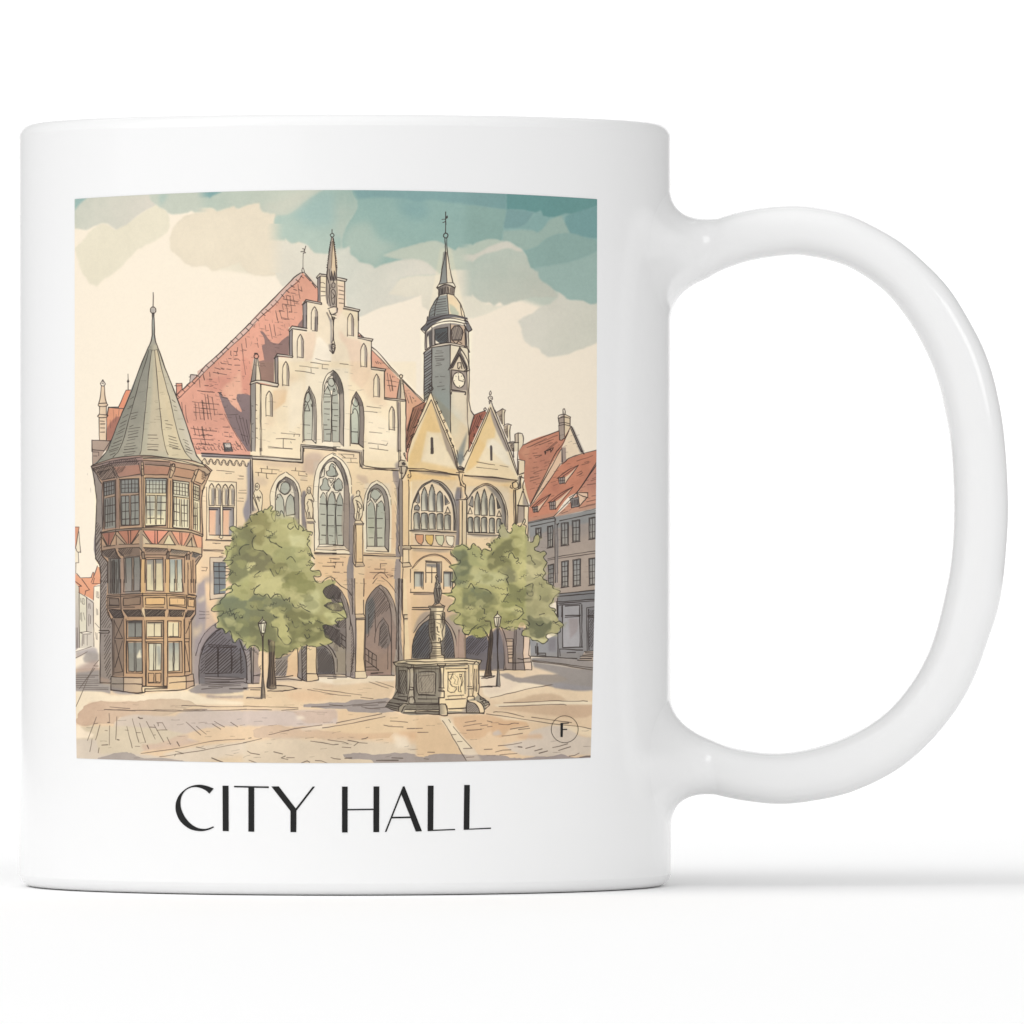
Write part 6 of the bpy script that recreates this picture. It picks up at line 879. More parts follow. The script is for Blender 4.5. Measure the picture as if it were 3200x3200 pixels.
L('585 1395 765 1408 1030 1412 1030 1625;585 1395 580 1590 760 1610 940 1635 1060 1625 1080 1605 1400 1600 1660 1575 1780 1525 1765 1360 1660 1385 1410 1400;765 1410 765 1610;600 1500 765 1500 1025 1505;1420 1490 1640 1470 1770 1460;1660 1385 1665 1575;1070 1620 1070 1575 1390 1565;1035 1540 1390 1540;1040 1535 1300 1550 1390 1555', w=3); L('580 1590 760 1612 940 1635 1060 1625', w=3.6); F('9c9593', '600 1600 900 1635 880 1650 640 1620', soft=3, a=.5)
# hatched shadow wall left of the oriel
t(0, 2); H('370 1060 450 1100 440 1230 450 1540 530 1650 520 1932 440 1932 430 1720 365 1580', -58, 30, 2.2, .75); L('345 470 360 600 375 700 378 800 365 1050 360 1590 405 1640 430 1720 435 1932', w=3); L('345 470 320 330 300 265', w=3); L('460 520 450 700 460 1170;440 1220 450 1540 540 1650;530 1650 530 1932;480 520 475 1150', w=2.6); F('8d8482', '350 480 440 540 460 700 455 1150 380 1100 370 1000 380 800', soft=0, a=.3)
t(0, 3); H('440 20 520 0 530 480 580 600 575 700 440 700', -58, 30, 2.2, .75); H('490 800 580 790 580 1450 520 1400 480 1200', -62, 30, 2.2, .75); L('435 0 430 740;430 770 425 1000 430 1480 575 1490;415 735 550 735 560 755 545 775 415 770', w=3.2); F('A68E82', '430 1400 560 1440 560 1490 430 1480', soft=3, a=.7)

# ---- trees
def blob(col, s, **k): F(col, s, soft=k.pop('soft', 1), amp=k.pop('amp', 1.2), sm=True, var=.07, **k)
T1 = PT(1, 2, '305 1620 350 1560 340 1480 330 1420 400 1400 430 1330 450 1200 400 1150 450 1118 560 1170 640 1120 700 1050 690 980 780 930 860 900 940 880 990 830 1020 860 1010 920 1080 900 1150 960 1220 975 1330 1000 1390 1170 1500 1180 1590 1210 1520 1300 1515 1400 1600 1530 1560 1600 1620 1660 1560 1750 1690 1760 1715 1830 1600 1840 1650 1910', 1, 3, '1700 50 1830 0 1932 30', 2, 3, '0 120 -30 160 -60 230 0 350 130 330 200 550 100 600 30 600 90 680', 1, 3, '1950 640 1740 660 1760 800 1890 900 1830 930 1640 970 1500 940 1340 990 1250 1050 1200 1080 1060 1135 1050 1040 950 1040 830 1030 760 950 650 1000 610 900 540 850 480 910 440 830 400 740 340 780 300 710 210 690 240 610 215 540 310 460 140 440 220 360 260 320 340 230 430 150 250 170 440 80 400 -20', 1, 2, '340 1932 420 1760 340 1640')
F('B2B077', T1, amp=.6, var=.08, to='A7A66E', ang=90)
t(1, 2)
blob('BDBB83', '900 880 1200 970 1500 1180 1560 1400 1450 1700 1300 1600 1250 1200 960 1000', a=.9, soft=4); blob('CACB97', '1250 1250 1450 1250 1500 1350 1430 1500 1300 1400', soft=4, a=.8)
blob('8E8A56', '690 1000 900 920 980 1060 980 1160 920 1200 900 1320 850 1400 720 1330 600 1180', soft=2, a=.8); blob('7A7A54', '480 1180 620 1140 780 1250 720 1420 820 1500 960 1560 960 1700 700 1800 560 1900 400 1932 420 1600', soft=3, a=.75, to='6E7050', ang=60)
blob('7B7A57', '560 1560 720 1480 900 1500 1000 1560 1050 1680 960 1780 820 1760 680 1650 600 1620', a=.9, edge=.05); blob('C2BE83', '650 1660 720 1640 780 1660 700 1740 660 1760', soft=1); blob('A3A569', '950 1260 1100 1360 1250 1340 1230 1420 1050 1430 960 1340', a=.5, soft=3); blob('9BA06A', '1030 1500 1200 1420 1400 1430 1500 1560 1480 1720 1300 1760 1180 1640 1060 1640', a=.7, soft=3); blob('858555', '980 1680 1200 1650 1230 1740 1160 1800 1030 1840 960 1760', a=.8, edge=.04); blob('86884F', '1180 1860 1300 1780 1450 1780 1520 1880 1500 1932 1200 1960', a=.8)
blob('C5C285', '780 1900 900 1780 980 1760 1040 1850 1150 1860 1200 1932 1000 2000 800 1980', soft=2, a=.9)
t(1, 3)
blob('67715C', '230 300 420 240 560 250 740 210 900 230 1000 260 1100 210 1200 290 1330 400 1260 560 1000 640 900 760 500 760 300 640 230 500', soft=5, a=.85, to='777952', ang=80); blob('6F7350', '400 600 860 640 1010 640 1090 800 1050 1000 800 960 640 860 480 800 300 660', soft=5, a=.8); blob('78794C', '1200 480 1400 420 1700 560 1760 700 1740 820 1560 920 1300 940 1260 900 1280 850 1230 700', soft=4, a=.85, to='6F7148', ang=90); blob('7F8253', '1060 900 1300 930 1380 980 1200 1080 1060 1130', soft=3, a=.8); blob('A9A76D', '460 100 540 80 620 60 780 50 760 180 680 290 600 300 480 240 460 180', a=.9, edge=.04); blob('C3C084', '800 40 1000 0 1180 0 1200 150 1150 240 980 260 900 220 760 200', soft=3, a=.8); blob('8E9157', '1150 90 1250 20 1560 20 1640 100 1600 200 1500 215 1360 180 1260 170 1180 140', a=.85, edge=.04); blob('C6C892', '1500 250 1680 150 1700 400 1620 500 1480 420 1400 330', soft=5, a=.8)
blob('B9B776', '980 460 1040 410 1120 390 1220 420 1190 500 1180 560 1240 680 1240 760 1290 850 1250 930 1180 900 1110 820 1080 720 1010 660 1010 600 1110 550 1080 530 990 490', a=.95, edge=.04); blob('B7B878', '1390 540 1480 580 1640 530 1660 560 1600 640 1440 600', soft=1, a=.9); blob('C6BF7D', '1680 890 1840 850 1890 900 1780 930 1640 960', soft=2, a=.8); blob('A9A668', '1700 560 1760 500 1850 530 1900 600 1880 660 1780 640', a=.7); blob('C8C98C', PT(1, 3, '1750 480 1932 500', 2, 3, '60 470 180 540 60 540 20 650 -40 620'), soft=2, a=.8)
L(PT(1, 2, '305 1620 350 1570 365 1520'), sm=True); L(PT(1, 2, '360 1550 370 1480 330 1420 360 1405 410 1410'), sm=True); t(1, 2)
TI = '3E3F38'
L('305 1620 440 1610 430 1660 330 1720 400 1740 410 1780 380 1820 340 1830;400 1830 440 1780;450 1340 440 1280 490 1250 440 1200 400 1160 410 1130 460 1120 500 1140 570 1170 590 1130;430 1300 460 1310 455 1200;490 1240 505 1290;600 1140 660 1120 630 1100 690 1070;715 1055 690 990 710 960 760 960;760 940 800 960 790 930 860 900 885 930 900 880 940 880 990 830 1025 845 990 900 1020 910 1070 905 1060 1000 1050 1050 1015 1010 1005 950 1030 920;1070 905 1110 915 1080 960 1120 970 1130 920 1150 900 1180 960 1185 990;1320 1000 1330 1060 1350 1130 1390 1170 1395 1120;1320 1010 1320 1060 1250 1090 1240 1140 1280 1165 1320 1130;1410 1105 1460 1160 1450 1190 1510 1170;1510 1190 1560 1200 1590 1210 1580 1250 1550 1240;1545 1265 1520 1310 1550 1330 1515 1380 1560 1450 1580 1520 1620 1590;1550 1510 1590 1560 1620 1590;1560 1605 1550 1620 1530 1640 1600 1660 1620 1670 1560 1740 1600 1770 1690 1760 1715 1830 1670 1850 1610 1840 1630 1900 1660 1932;1730 1932 1780 1880 1850 1850 1910 1880 1900 1900', w=2.6, col=TI, sm=True)
L('770 1135 720 1160 705 1190 730 1220;775 1260 740 1300 725 1360 740 1430 770 1460 880 1480;680 1385 600 1400 540 1470 550 1540;880 1470 940 1535;960 1275 985 1340 1050 1370 1150 1430;965 1290 990 1350;1065 1365 1110 1410 1150 1425;1220 1600 1270 1560 1310 1580 1350 1640;1000 1590 1020 1640 1050 1655;840 1770 770 1820 760 1850;980 1730 1010 1790 1040 1845;1060 1760 1080 1800 1105 1800 1135 1720;1155 1710 1180 1760 1210 1760', w=2.8, col=TI, sm=True)
L('590 1600 640 1710;650 1740 680 1650 720 1630', w=1.4, a=.3, col=TI)
t(1, 3)
L('345 215 338 240 290 285 262 320 268 350 200 372 160 405 138 440 170 462 220 460 290 455 320 465 280 520 230 540 245 600 195 650 215 700 300 705 340 780 400 740 430 800 440 890 480 910 500 880;500 880 540 850 600 890 640 900 630 940 600 990 640 1020;420 130 440 80 480 65 520 95 560 90;330 230 370 200 430 180 440 140 380 130 350 160;660 1010 700 960 760 950 810 980 830 1030;900 1010 940 1040;1060 1135 1130 1130 1170 1080 1230 1075;1250 1030 1300 1040 1340 990 1390 1000;1500 940 1540 960 1580 960 1640 970;1700 925 1750 950;1810 940 1880 905 1870 860;300 710 330 740 340 760;560 890 590 960', w=2.8, col=TI, sm=True)
L('840 75 770 130 750 200 790 220 820 210 880 245 940 210 985 270 1010 260 1060 215 1130 220 1160 270 1190 310;1190 300 1215 280 1230 300 1265 260 1260 320;1295 340 1330 400 1380 410 1420 390 1480 430 1560 470;700 375 730 405 750 380;785 385 820 440 900 445;400 420 430 500 460 490 480 570 500 545;540 550 560 555 590 535 580 560;1030 510 1050 540 1080 545;1220 420 1190 455 1150 445;1300 600 1330 680 1360 695 1390 670;1450 620 1470 650 1500 655;1540 600 1580 635;1480 795 1510 845 1550 830 1540 790;1000 640 1010 680 1090 700 1095 800 1130 850 1180 920 1220 940 1270 920 1290 870 1240 810;1210 655 1250 710 1230 750', w=2.8, col=TI, sm=True)
# dark gaps with hatching inside the crown edge
for q in ('1740 170 1790 110 1890 65 1940 100 2010 190 1990 290 1840 280 1780 250', '1770 370 1830 330 1960 345 2060 420 1990 460 1840 430', '1740 660 1800 650 1900 700 1990 720 2000 980 1890 900 1780 830'): F('6D6563', q); H(q, -60, 18, 2, .8)
L('1890 65 1790 110 1745 170 1780 245 1840 280 1900 230;1760 380 1830 330 1932 360;1770 385 1840 430 1932 455;1932 720 1880 690 1800 655 1740 665 1770 740 1780 825 1890 870', w=2.6, col=TI, sm=True); O('1740 690 1750 660 1790 650 1820 680 1800 720 1760 715', w=2.2, col=TI, sm=True)
t(2, 3)
L('-20 -10 0 30;130 330 200 555 60 480 -20 470;0 250 30 300 80 330 130 330;30 650 90 690 50 620 30 600 70 560 180 560;90 590 60 680', w=2.5, col=TI, sm=True)
t(1, 3)
F('6A5D50', '960 860 1000 870 1050 900 1040 1200 1065 1440 1075 1560 1040 1580 940 1570 930 1540 960 1350 970 1150', to='8F7A62', ang=0); F('4A4340', '960 870 1000 880 990 1200 960 1550 935 1550 960 1350', soft=2, a=.85); H('960 870 1040 920 1040 1250 1070 1560 940 1560 965 1300', 88, 16, 2.2, .75); L('965 870 970 1150 955 1400 935 1545 1000 1575 1070 1565 1060 1420 1040 1250 1050 900', w=3)
F('A9A08E', '920 1580 1080 1530 1200 1530 1370 1565 1200 1600 1000 1605', soft=1, a=.3); L('950 1605 1120 1605 1280 1590 1370 1570 1250 1535 1080 1525;600 1560 850 1560;400 1575 640 1575;700 1585 840 1588', w=3); F('8f8784', '1070 1390 1430 1440 1430 1450 1070 1460', soft=2, a=.6); L('1060 1410 1200 1400 1310 1385;1070 1440 1250 1430 1440 1455', w=2.8)
# right tree
T2 = PT(3, 2, '-120 1400 0 1390 60 1450 110 1380 150 1380 200 1420 250 1470 300 1440 380 1470 390 1430 310 1390 360 1370 430 1350 440 1310 490 1280 500 1150 530 1100 560 1080 600 1160 640 1215 690 1180 690 1100 730 1080 770 1130 840 1110 890 1150 880 1240 920 1290 925 1340 980 1350 1010 1270 1060 1230 1085 1300 1060 1400 1010 1450 1060 1490 1150 1480 1180 1520 1140 1590 1190 1650 1180 1710 1140 1740 1180 1800 1130 1860 1190 1932', 3, 3, '1180 -10 1200 60 1280 90 1300 130 1380 170 1340 220 1290 270 1290 330 1220 370 1220 400 1310 430 1310 480 1340 540 1360 600 1430 650 1380 720 1330 780 1250 770 1180 800 1200 860 1170 910 1130 920 1000 880 950 830 890 820 830 800 850 740 900 710 850 600 800 620 760 720 700 690 620 740 540 690 430 700 330 800 240 840 180 830 130 800 60 800 0 780', 2, 3, '1880 760 1850 680 1750 640 1740 580 1800 500 1700 460 1640 430 1700 370 1760 270 1650 240 1560 200 1680 190 1750 100 1760 40 1700 30', 2, 2, '1720 1880 1760 1830 1720 1740 1660 1690 1780 1660 1820 1610 1760 1550 1690 1500 1760 1420')
F('AEAD72', T2, amp=.6, var=.08, to='ABA96C', ang=90)
t(2, 2); F('6F7A60', '1720 1480 1830 1450 1932 1500 1932 1960 1760 1960 1720 1800 1800 1650 1740 1560', soft=4, a=.85, sm=True); F('A7AB70', '1740 1440 1850 1390 1932 1400 1932 1460 1800 1470', soft=2, a=.8, sm=True)
t(3, 2)
blob('6F7757', '-40 1480 50 1520 60 1560 30 1620 110 1700 100 1780 40 1900 -60 1932', a=.8, soft=2); blob('9DA46E', '60 1450 180 1440 260 1520 330 1560 330 1680 260 1700 130 1700 60 1600', a=.7, soft=2); blob('6F714A', '340 1560 420 1480 560 1350 660 1300 730 1340 720 1460 640 1500 560 1540 680 1640 660 1740 500 1700 380 1760 330 1680', a=.85, soft=3, to='77784E', ang=60); blob('8A8A52', '650 1270 780 1270 850 1380 820 1500 740 1560 700 1480 740 1360', a=.75, soft=2); blob('77785A', '640 1690 760 1800 770 1880 700 1932 600 1932 560 1850 480 1760', a=.8, soft=2); blob('C4C081', '700 1660 900 1560 1080 1600 1160 1750 1100 1932 800 1932 760 1800', a=.8, soft=5); blob('C7C384', '830 1120 880 1160 870 1300 830 1500 800 1500 850 1300', a=.7, soft=2); blob('B9BC8C', '130 1720 330 1780 520 1790 600 1860 500 1960 260 1960 80 1860', a=.7, soft=4); blob('A9A66A', '520 1110 580 1120 600 1250 520 1300', a=.6, soft=3)
L('0 1395 60 1440 50 1460 100 1440 110 1390 140 1370 165 1400;190 1415 220 1430 250 1480 250 1510 280 1450 380 1480 390 1440 350 1420 380 1400 320 1390 340 1365 380 1390;390 1350 400 1370 430 1320 440 1360;470 1310 490 1280 510 1300 490 1250 520 1270;520 1270 490 1190 520 1150 510 1110;600 1160 630 1210 670 1220 690 1180 680 1150;690 1110 720 1080 750 1100;770 1110 800 1130 830 1090 860 1020 880 1050 850 1100;860 1100 890 1120 880 1200 890 1240 920 1280 920 1330;950 1355 990 1340 1010 1270 1060 1240 1085 1300 1060 1400 1010 1430 1020 1470 1080 1490;1090 1500 1150 1480 1180 1520 1140 1570 1190 1640;1190 1650 1140 1740 1170 1800 1130 1850 1140 1890 1190 1900', w=2.8, col=TI, sm=True)
L('280 1605 230 1570 260 1540 230 1520;425 1495 400 1535;635 1575 650 1520 690 1510 730 1580 775 1580 770 1620 750 1630;905 1555 940 1540 965 1570 970 1610 1020 1665 1005 1670;490 1780 500 1770 540 1800 620 1830 630 1860 610 1890 630 1932', w=2.8, col=TI, sm=True); F('4d4a45', '520 1070 545 1070 560 1090 530 1100', sm=True)
t(3, 3)
blob('647059', '-20 110 60 130 160 100 220 130 380 190 440 220 410 330 400 370 240 440 0 480', a=.85, soft=3, to='78794E', ang=80); blob('7E8052', '-30 460 240 440 430 400 420 600 330 700 200 700 0 690', a=.8, soft=4); blob('767A4E', '620 60 730 80 830 140 960 70 1000 180 960 330 840 320 700 330 560 310 640 200', a=.8, soft=3); blob('8C9156', '560 300 840 320 850 400 740 480 600 420 520 380', a=.75, soft=2); blob('9EA065', '1060 160 1120 90 1220 140 1230 220 1160 290 1080 300', a=.7, soft=2); blob('9EA168', '880 360 1000 430 1060 520 900 540 860 620 800 570', a=.7, soft=2); blob('6D7550', '920 520 1030 560 1140 540 1240 570 1250 700 1180 800 1060 850 960 810 920 680', a=.95, edge=.04); blob('C6C588', '570 430 700 400 820 420 840 480 760 520 680 460', a=.8, soft=2); blob('C8C788', '960 830 1080 850 1190 860 1140 910 1010 880', a=.8, soft=1); blob('8A8C50', '540 480 700 500 760 560 660 650 540 640', a=.6, soft=3); blob('94964F', '90 720 200 680 280 730 300 810 180 830 100 780', a=.7, soft=2); blob('C9C67F', '440 120 540 90 620 180 560 320 460 420 420 300', a=.5, soft=5)
L('1140 -5 1180 20 1190 60 1260 80 1280 130 1340 150 1380 170 1370 190;1360 190 1330 220 1290 260 1260 330 1220 370 1240 405 1300 420 1310 460 1260 440;1300 470 1340 545;1280 600 1320 620 1370 600 1425 655 1380 700 1380 750 1330 780 1250 770 1190 790 1175 830 1205 860 1190 890 1130 925 1050 880 980 875 950 835 890 820 830 805 840 740 920 710;840 570 900 590 940 640 920 665 900 650;860 710 900 700 890 680;530 690 590 710 640 680 660 730 600 700 690 680;720 690 760 690 800 710 790 725;60 800 110 720 200 640;0 780 60 800;190 710 220 680 270 700 300 750 330 790 310 820 270 830 250 840 180 845;310 600 280 570 290 550', w=2.8, col=TI, sm=True)
L('0 130 50 130 70 100 100 60 150 130;210 130 300 140 360 170 390 210;90 370 60 400 70 430 100 435;215 400 230 380 260 420 290 430 290 490 320 500;600 -10 640 80;615 120 620 170;635 200 600 250 560 320;870 105 980 60 980 130 960 190;900 190 920 230 970 240 990 210 980 170;1085 230 1100 265 1085 300;740 370 800 400 830 420 850 480 830 510 770 570 720 580 680 630;1030 630 1060 660 1100 665 1140 630;1080 510 1110 500 1150 490', w=2.8, col=TI, sm=True)
t(2, 2); L('1690 1480 1700 1540 1760 1570 1790 1620 1830 1610 1820 1660 1780 1670 1700 1690 1670 1710 1720 1740 1760 1830 1770 1880 1720 1932;1760 1420 1830 1400 1850 1380 1890 1400', w=2.6, col=TI, sm=True); L('1690 1500 1740 1560 1800 1600', w=2, col=TI)
t(2, 3); L('1760 40 1700 30 1760 60 1750 100 1700 160 1710 190 1620 200 1560 205;1650 240 1700 235 1755 270 1740 340 1690 370 1650 430 1660 465 1740 440 1760 470 1830 490 1790 550 1740 590 1760 640 1860 660 1880 690 1860 740 1900 790', w=2.7, col=TI, sm=True)
t(3, 3); F('77634F', '380 700 410 780 400 1000 385 1250 390 1390 290 1400 320 1260 340 1000 350 830', to='5d5047', ang=0); L('310 600 370 600 390 690 410 790 400 1000 380 1250 395 1390;350 830 345 1000 320 1250 290 1390;380 730 370 1000 350 1300;330 800 360 860', w=2.8); H('350 840 405 790 380 1380 300 1390', 95, 18, 2, .7); L('230 1390 440 1390 400 1410 250 1420;260 1400 420 1405', w=2.8)
L('20 800 20 1130;0 790 10 1130;15 800 60 790', w=2.6); F('C3A78E', '0 790 18 800 20 1130 0 1130', a=.7)
ph()
leaves(T1, 120, ['C3BF84', 'A9A968', '8E9058', '9FA065', 'BDBA7C', '777B52'], 11, .5); leaves(T2, 110, ['C6C486', 'ABAB6A', '8F9159', 'A1A266', 'C0BC7E', '7A7D54'], 11, .5)
def curls(s, n):
    for c in scatter(s, n):
        k = rng.integers(2, 5); x = np.arange(2*k+1)*rng.uniform(3.5, 6); y = np.where(np.arange(2*k+1) % 2, rng.uniform(3, 5.5), 0)+rng.normal(0, .8, 2*k+1)
        th = rng.uniform(-.7, .9); R2 = np.array([[np.cos(th), -np.sin(th)], [np.sin(th), np.cos(th)]])
        stroke(smooth(c+np.stack([x, y], 1)@R2.T, False, 5), rng.uniform(1.5, 2.3), .75, TI, True)
curls(T1, 34); curls(T2, 32)
# ---- street lamps
t(1, 3)
F('DEDCCB', '815 630 870 560 930 620 905 770 850 780'); F('B9B7AA', '815 630 850 640 860 775 845 770', soft=1); L('875 540 870 565 815 625 845 770 905 770 930 620 870 570;815 635 930 625;850 640 862 770;900 640 890 740;865 600 890 590 850 620', w=2.6); O('812 628 928 622 905 772 848 776', w=2.6)
F('57504C', '858 790 892 790 885 850 888 1150 892 1480 915 1710 850 1710 862 1480 868 1150 870 850', to='B9A68B', ang=0); L('855 790 870 840 870 1150 865 1480 848 1712;890 790 885 850 888 1400 895 1500 915 1712;878 820 880 1400', w=2.6); L('640 1710 660 1700 760 1705 870 1712', w=3); F('8d8684', '640 1690 850 1690 860 1715 650 1712', soft=2, a=.5)
t(3, 3)
F('E2DAC8', '425 545 478 490 530 540 510 675 448 680'); L('478 458 475 490 425 545 450 678 510 675 530 540 480 495;425 550 530 542;465 550 470 670;500 550 490 665;478 460 478 480', w=2.8); F('57524f', '458 680 500 680 482 720 490 1150 500 1280 515 1530 462 1530 472 1270 470 800 468 720', to='8d8580', ang=0); L('470 720 475 1000 478 1270 460 1530;486 720 486 1150 495 1280 518 1530;455 1530 515 1545', w=3); L('230 1550 350 1535 470 1535;240 1545 400 1545', w=3.4, a=.85); F('BFBAA8', '485 1290 495 1290 510 1520 495 1520', soft=1, a=.7)
# ---- fountain in the foreground
t(2, 3)
F('8C8A7E', PT(2, 3, '870 1190 1000 1160 1400 1140 1932 1135', 3, 3, '0 1135 250 1165 240 1200 215 1230 210 1650 240 1700 300 1720 360 1760 300 1860 270 1920 230 1932 0 1932', 2, 3, '1500 1932 1000 1930 940 1890 760 1830 800 1770 860 1690 900 1560 905 1260'), to='9A9788', ang=0)
t(2, 3)
F('E6D6A6', PT(2, 3, '1530 1270 1932 1250', 3, 3, '0 1230 210 1230 210 1650 150 1700 40 1740 0 1900', 2, 3, '1932 1900 1660 1890 1640 1932 1540 1932 1530 1700'), to='E2CDA0', ang=0); F('C9C0A0', PT(2, 3, '870 1190 1000 1160 1400 1140 1932 1135', 3, 3, '0 1140 250 1165 240 1200 0 1230', 2, 3, '1500 1230 1100 1210 1040 1180 900 1220'), to='E3D6B4', ang=0)
F('6F6E68', '905 1240 1080 1260 1080 1750 1000 1760 870 1720 920 1600 905 1500', to='7E7C72', ang=0); F('7C7B74', '1150 1270 1520 1270 1510 1780 1160 1770', to='898779', ang=60); F('908C7E', '1200 1360 1480 1340 1470 1650 1220 1650', a=.8, to='9A9384', ang=45); F('A9A594', '1080 1260 1150 1230 1170 1700 1160 1780 1090 1770')
H('950 1310 1050 1320 1070 1640 950 1640', -68, 26, 2.2, .8); F('777469', '905 1235 1080 1220 1500 1240 1500 1280 1100 1290', soft=2, a=.7)
L('870 1190 1000 1165 1400 1140 1932 1135;865 1190 905 1250 1080 1265 1500 1245 1620 1240 1932 1225;880 1200 1050 1210 1100 1225 1500 1215 1932 1205;1050 1180 1400 1185 1932 1170;905 1250 905 1500 900 1560 930 1600 870 1690 800 1770 755 1830 940 1895 985 1890 1040 1800;940 1270 935 1650;1070 1270 1105 1300 1100 1560 1075 1680 1065 1760;1150 1230 1160 1300 1160 1560 1165 1680;1130 1230 1120 1280 1080 1270;1100 1550 1160 1555 1155 1590 1100 1585;1090 1770 1100 1690 1150 1685 1180 1770 1170 1700;1070 1720 1090 1700;1180 1285 1520 1285;1165 1260 1165 1720', w=3)
L('1240 1330 1450 1330 1480 1350 1470 1640;1200 1360 1205 1600 1230 1650 1470 1665;1230 1665 1460 1665;1225 1720 1500 1720;1160 1775 1510 1780;1100 1775 1090 1790 1500 1800;930 1620 1020 1650;940 1680 1060 1690;870 1700 1050 1740;1050 1320 1060 1640;950 1320 960 1640;950 1310 1045 1310', w=3)
F('6f6d66', '800 1770 860 1700 1020 1760 960 1850 900 1880 760 1830'); L('800 1770 1000 1790;790 1800 980 1840;770 1820 950 1870;860 1710 1060 1760;800 1765 880 1780 960 1800', w=2.8); F('8d8a7a', '940 1890 960 1820 1040 1775 1060 1790 1000 1870 985 1900'); L('940 1890 950 1830 1020 1780 1080 1790;985 1900 1020 1830 1080 1795', w=3); F('7a796c', '1050 1800 1510 1800 1520 1932 1010 1932', to='8a887a', ang=0); F('D6CFAE', '1030 1880 1510 1870 1510 1890 1030 1900'); L('1110 1795 1500 1800;1030 1875 1510 1870;1010 1915 1500 1932;1180 1900 1510 1890', w=3.2)
F('E8DAAF', '1545 1270 1590 1270 1595 1560 1600 1700 1550 1700 1540 1600'); F('8d897c', '1510 1230 1545 1270 1545 1700 1520 1760 1505 1700 1520 1280', soft=1); L('1500 1220 1530 1260 1590 1265 1620 1215;1525 1280 1525 1550;1545 1280 1550 1560;1590 1270 1590 1560;1520 1560 1595 1560;1515 1590 1580 1590 1600 1610 1520 1610;1600 1610 1600 1700 1510 1700;1515 1700 1515 1932;1550 1790 1620 1790 1650 1932;1500 1240 1610 1240', w=3)
F('EAD9A2', '1660 1340 1880 1330 1890 1640 1660 1640', a=.9); L('1620 1285 1932 1275;1650 1335 1880 1325;1655 1330 1650 1600;1890 1320 1900 1640;1650 1680 1880 1665;1620 1728 1900 1715;1670 1865 1880 1855', w=2.8); L('1725 1350 1690 1430 1700 1430;1655 1415 1690 1480 1685 1500 1720 1540 1760 1545;1650 1600 1690 1625 1740 1620 1770 1580 1770 1540;1815 1360 1850 1370 1850 1400 1820 1390 1850 1480 1830 1560 1840 1610;1855 1400 1865 1460 1850 1530;1800 1540 1805 1610;1815 1615 1845 1615', w=2.4, a=.85)
F('A59B94', PT(2, 3, '1850 1900 1932 1780', 3, 3, '30 1700 30 1932', 2, 3, '1840 1932'), soft=3, a=.8)
t(3, 3)
L('0 1135 250 1163 240 1195 210 1230 215 1460 205 1650 240 1690 300 1720 310 1760;0 1170 230 1190 250 1165;0 1205 150 1215;140 1210 170 1180 215 1210;60 1230 65 1540 50 1540;125 1230 130 1560 120 1680;150 1290 155 1600;180 1290 180 1610;205 1240 205 1500;50 1540 110 1545;55 1575 130 1570;60 1580 60 1680;20 1320 20 1600;0 1280 30 1290', w=2.8); F('8f8a7c', '55 1240 80 1240 75 1680 55 1680', soft=1, a=.7); F('B8AE90', '0 1330 30 1330 30 1640 0 1640', a=.7, soft=1); O('40 1700 60 1680 140 1680 150 1720 130 1745 60 1745 40 1730', w=2.8); F('8B8581', '40 1760 120 1770 190 1820 220 1900 40 1910'); F('E2CFA5', '60 1745 180 1745 260 1800 285 1910 225 1920 200 1830 130 1775'); L('45 1740 40 1760 30 1920 280 1925 290 1890 260 1800 180 1745;50 1760 130 1775 200 1840 220 1910;240 1760 300 1740 350 1760 365 1800 300 1865;260 1760 290 1800;290 1780 350 1770;290 1820 365 1790;190 1640 230 1680 230 1720 290 1720', w=3.2)
tb(2); F('7b786d', '0 330 235 345 240 440 0 430'); F('C6BF9F', '0 395 235 395 235 410 0 410'); F('DDD0A4', '240 330 300 330 325 440 240 440', to='8d877a', ang=180); L('0 335 230 340;0 395 230 390;0 410 235 408;0 432 235 440;235 270 240 440 265 450 325 450 320 360 300 332 235 330;335 382 515 372;330 430 520 422 700 425', w=3.2)
# column and figure of the fountain
t(2, 3)
F('8B857C', '1470 60 1500 20 1540 60 1560 150 1530 350 1460 360 1450 200', to='A9A092', ang=0); F('8F887B', '1370 390 1610 390 1600 440 1610 560 1590 860 1560 900 1560 1080 1600 1100 1600 1140 1400 1140 1390 1100 1430 1040 1410 920 1390 860 1385 580 1400 470', to='C9BEA0', ang=0); F('E3D6B0', '1490 400 1600 400 1560 460 1560 800 1580 870 1540 900 1560 1080 1590 1140 1490 1140 1490 900 1480 700', soft=1); F('5f5a54', '1400 470 1460 470 1470 760 1480 880 1420 880 1390 800', soft=2, a=.75); F('6f695f', '1560 480 1605 480 1605 600 1590 700 1560 640', soft=1, a=.8); F('E3D6B0', '1500 1140 1600 1150 1590 1180 1500 1180')
L('1380 385 1610 385;1370 395 1400 430 1400 470 1385 580 1385 820 1420 910 1420 1010 1390 1090 1395 1130;1600 400 1580 460 1605 480 1605 640 1570 750 1585 870 1540 900 1560 1000 1560 1080 1600 1100 1600 1150;1400 465 1580 460;1400 405 1590 405;1440 480 1450 580 1440 800;1450 575 1590 575;1410 480 1410 800 1440 880;1580 480 1570 620;1460 600 1470 860;1410 910 1550 905;1425 960 1560 970;1425 985 1560 990;1400 1090 1590 1090;1395 1110 1600 1120;1490 690 1500 680 1500 740 1520 760;1520 880 1520 840 1545 850 1545 890', w=2.8); H('1400 480 1450 480 1450 800 1420 860 1395 760', -70, 18, 1.8, .6)
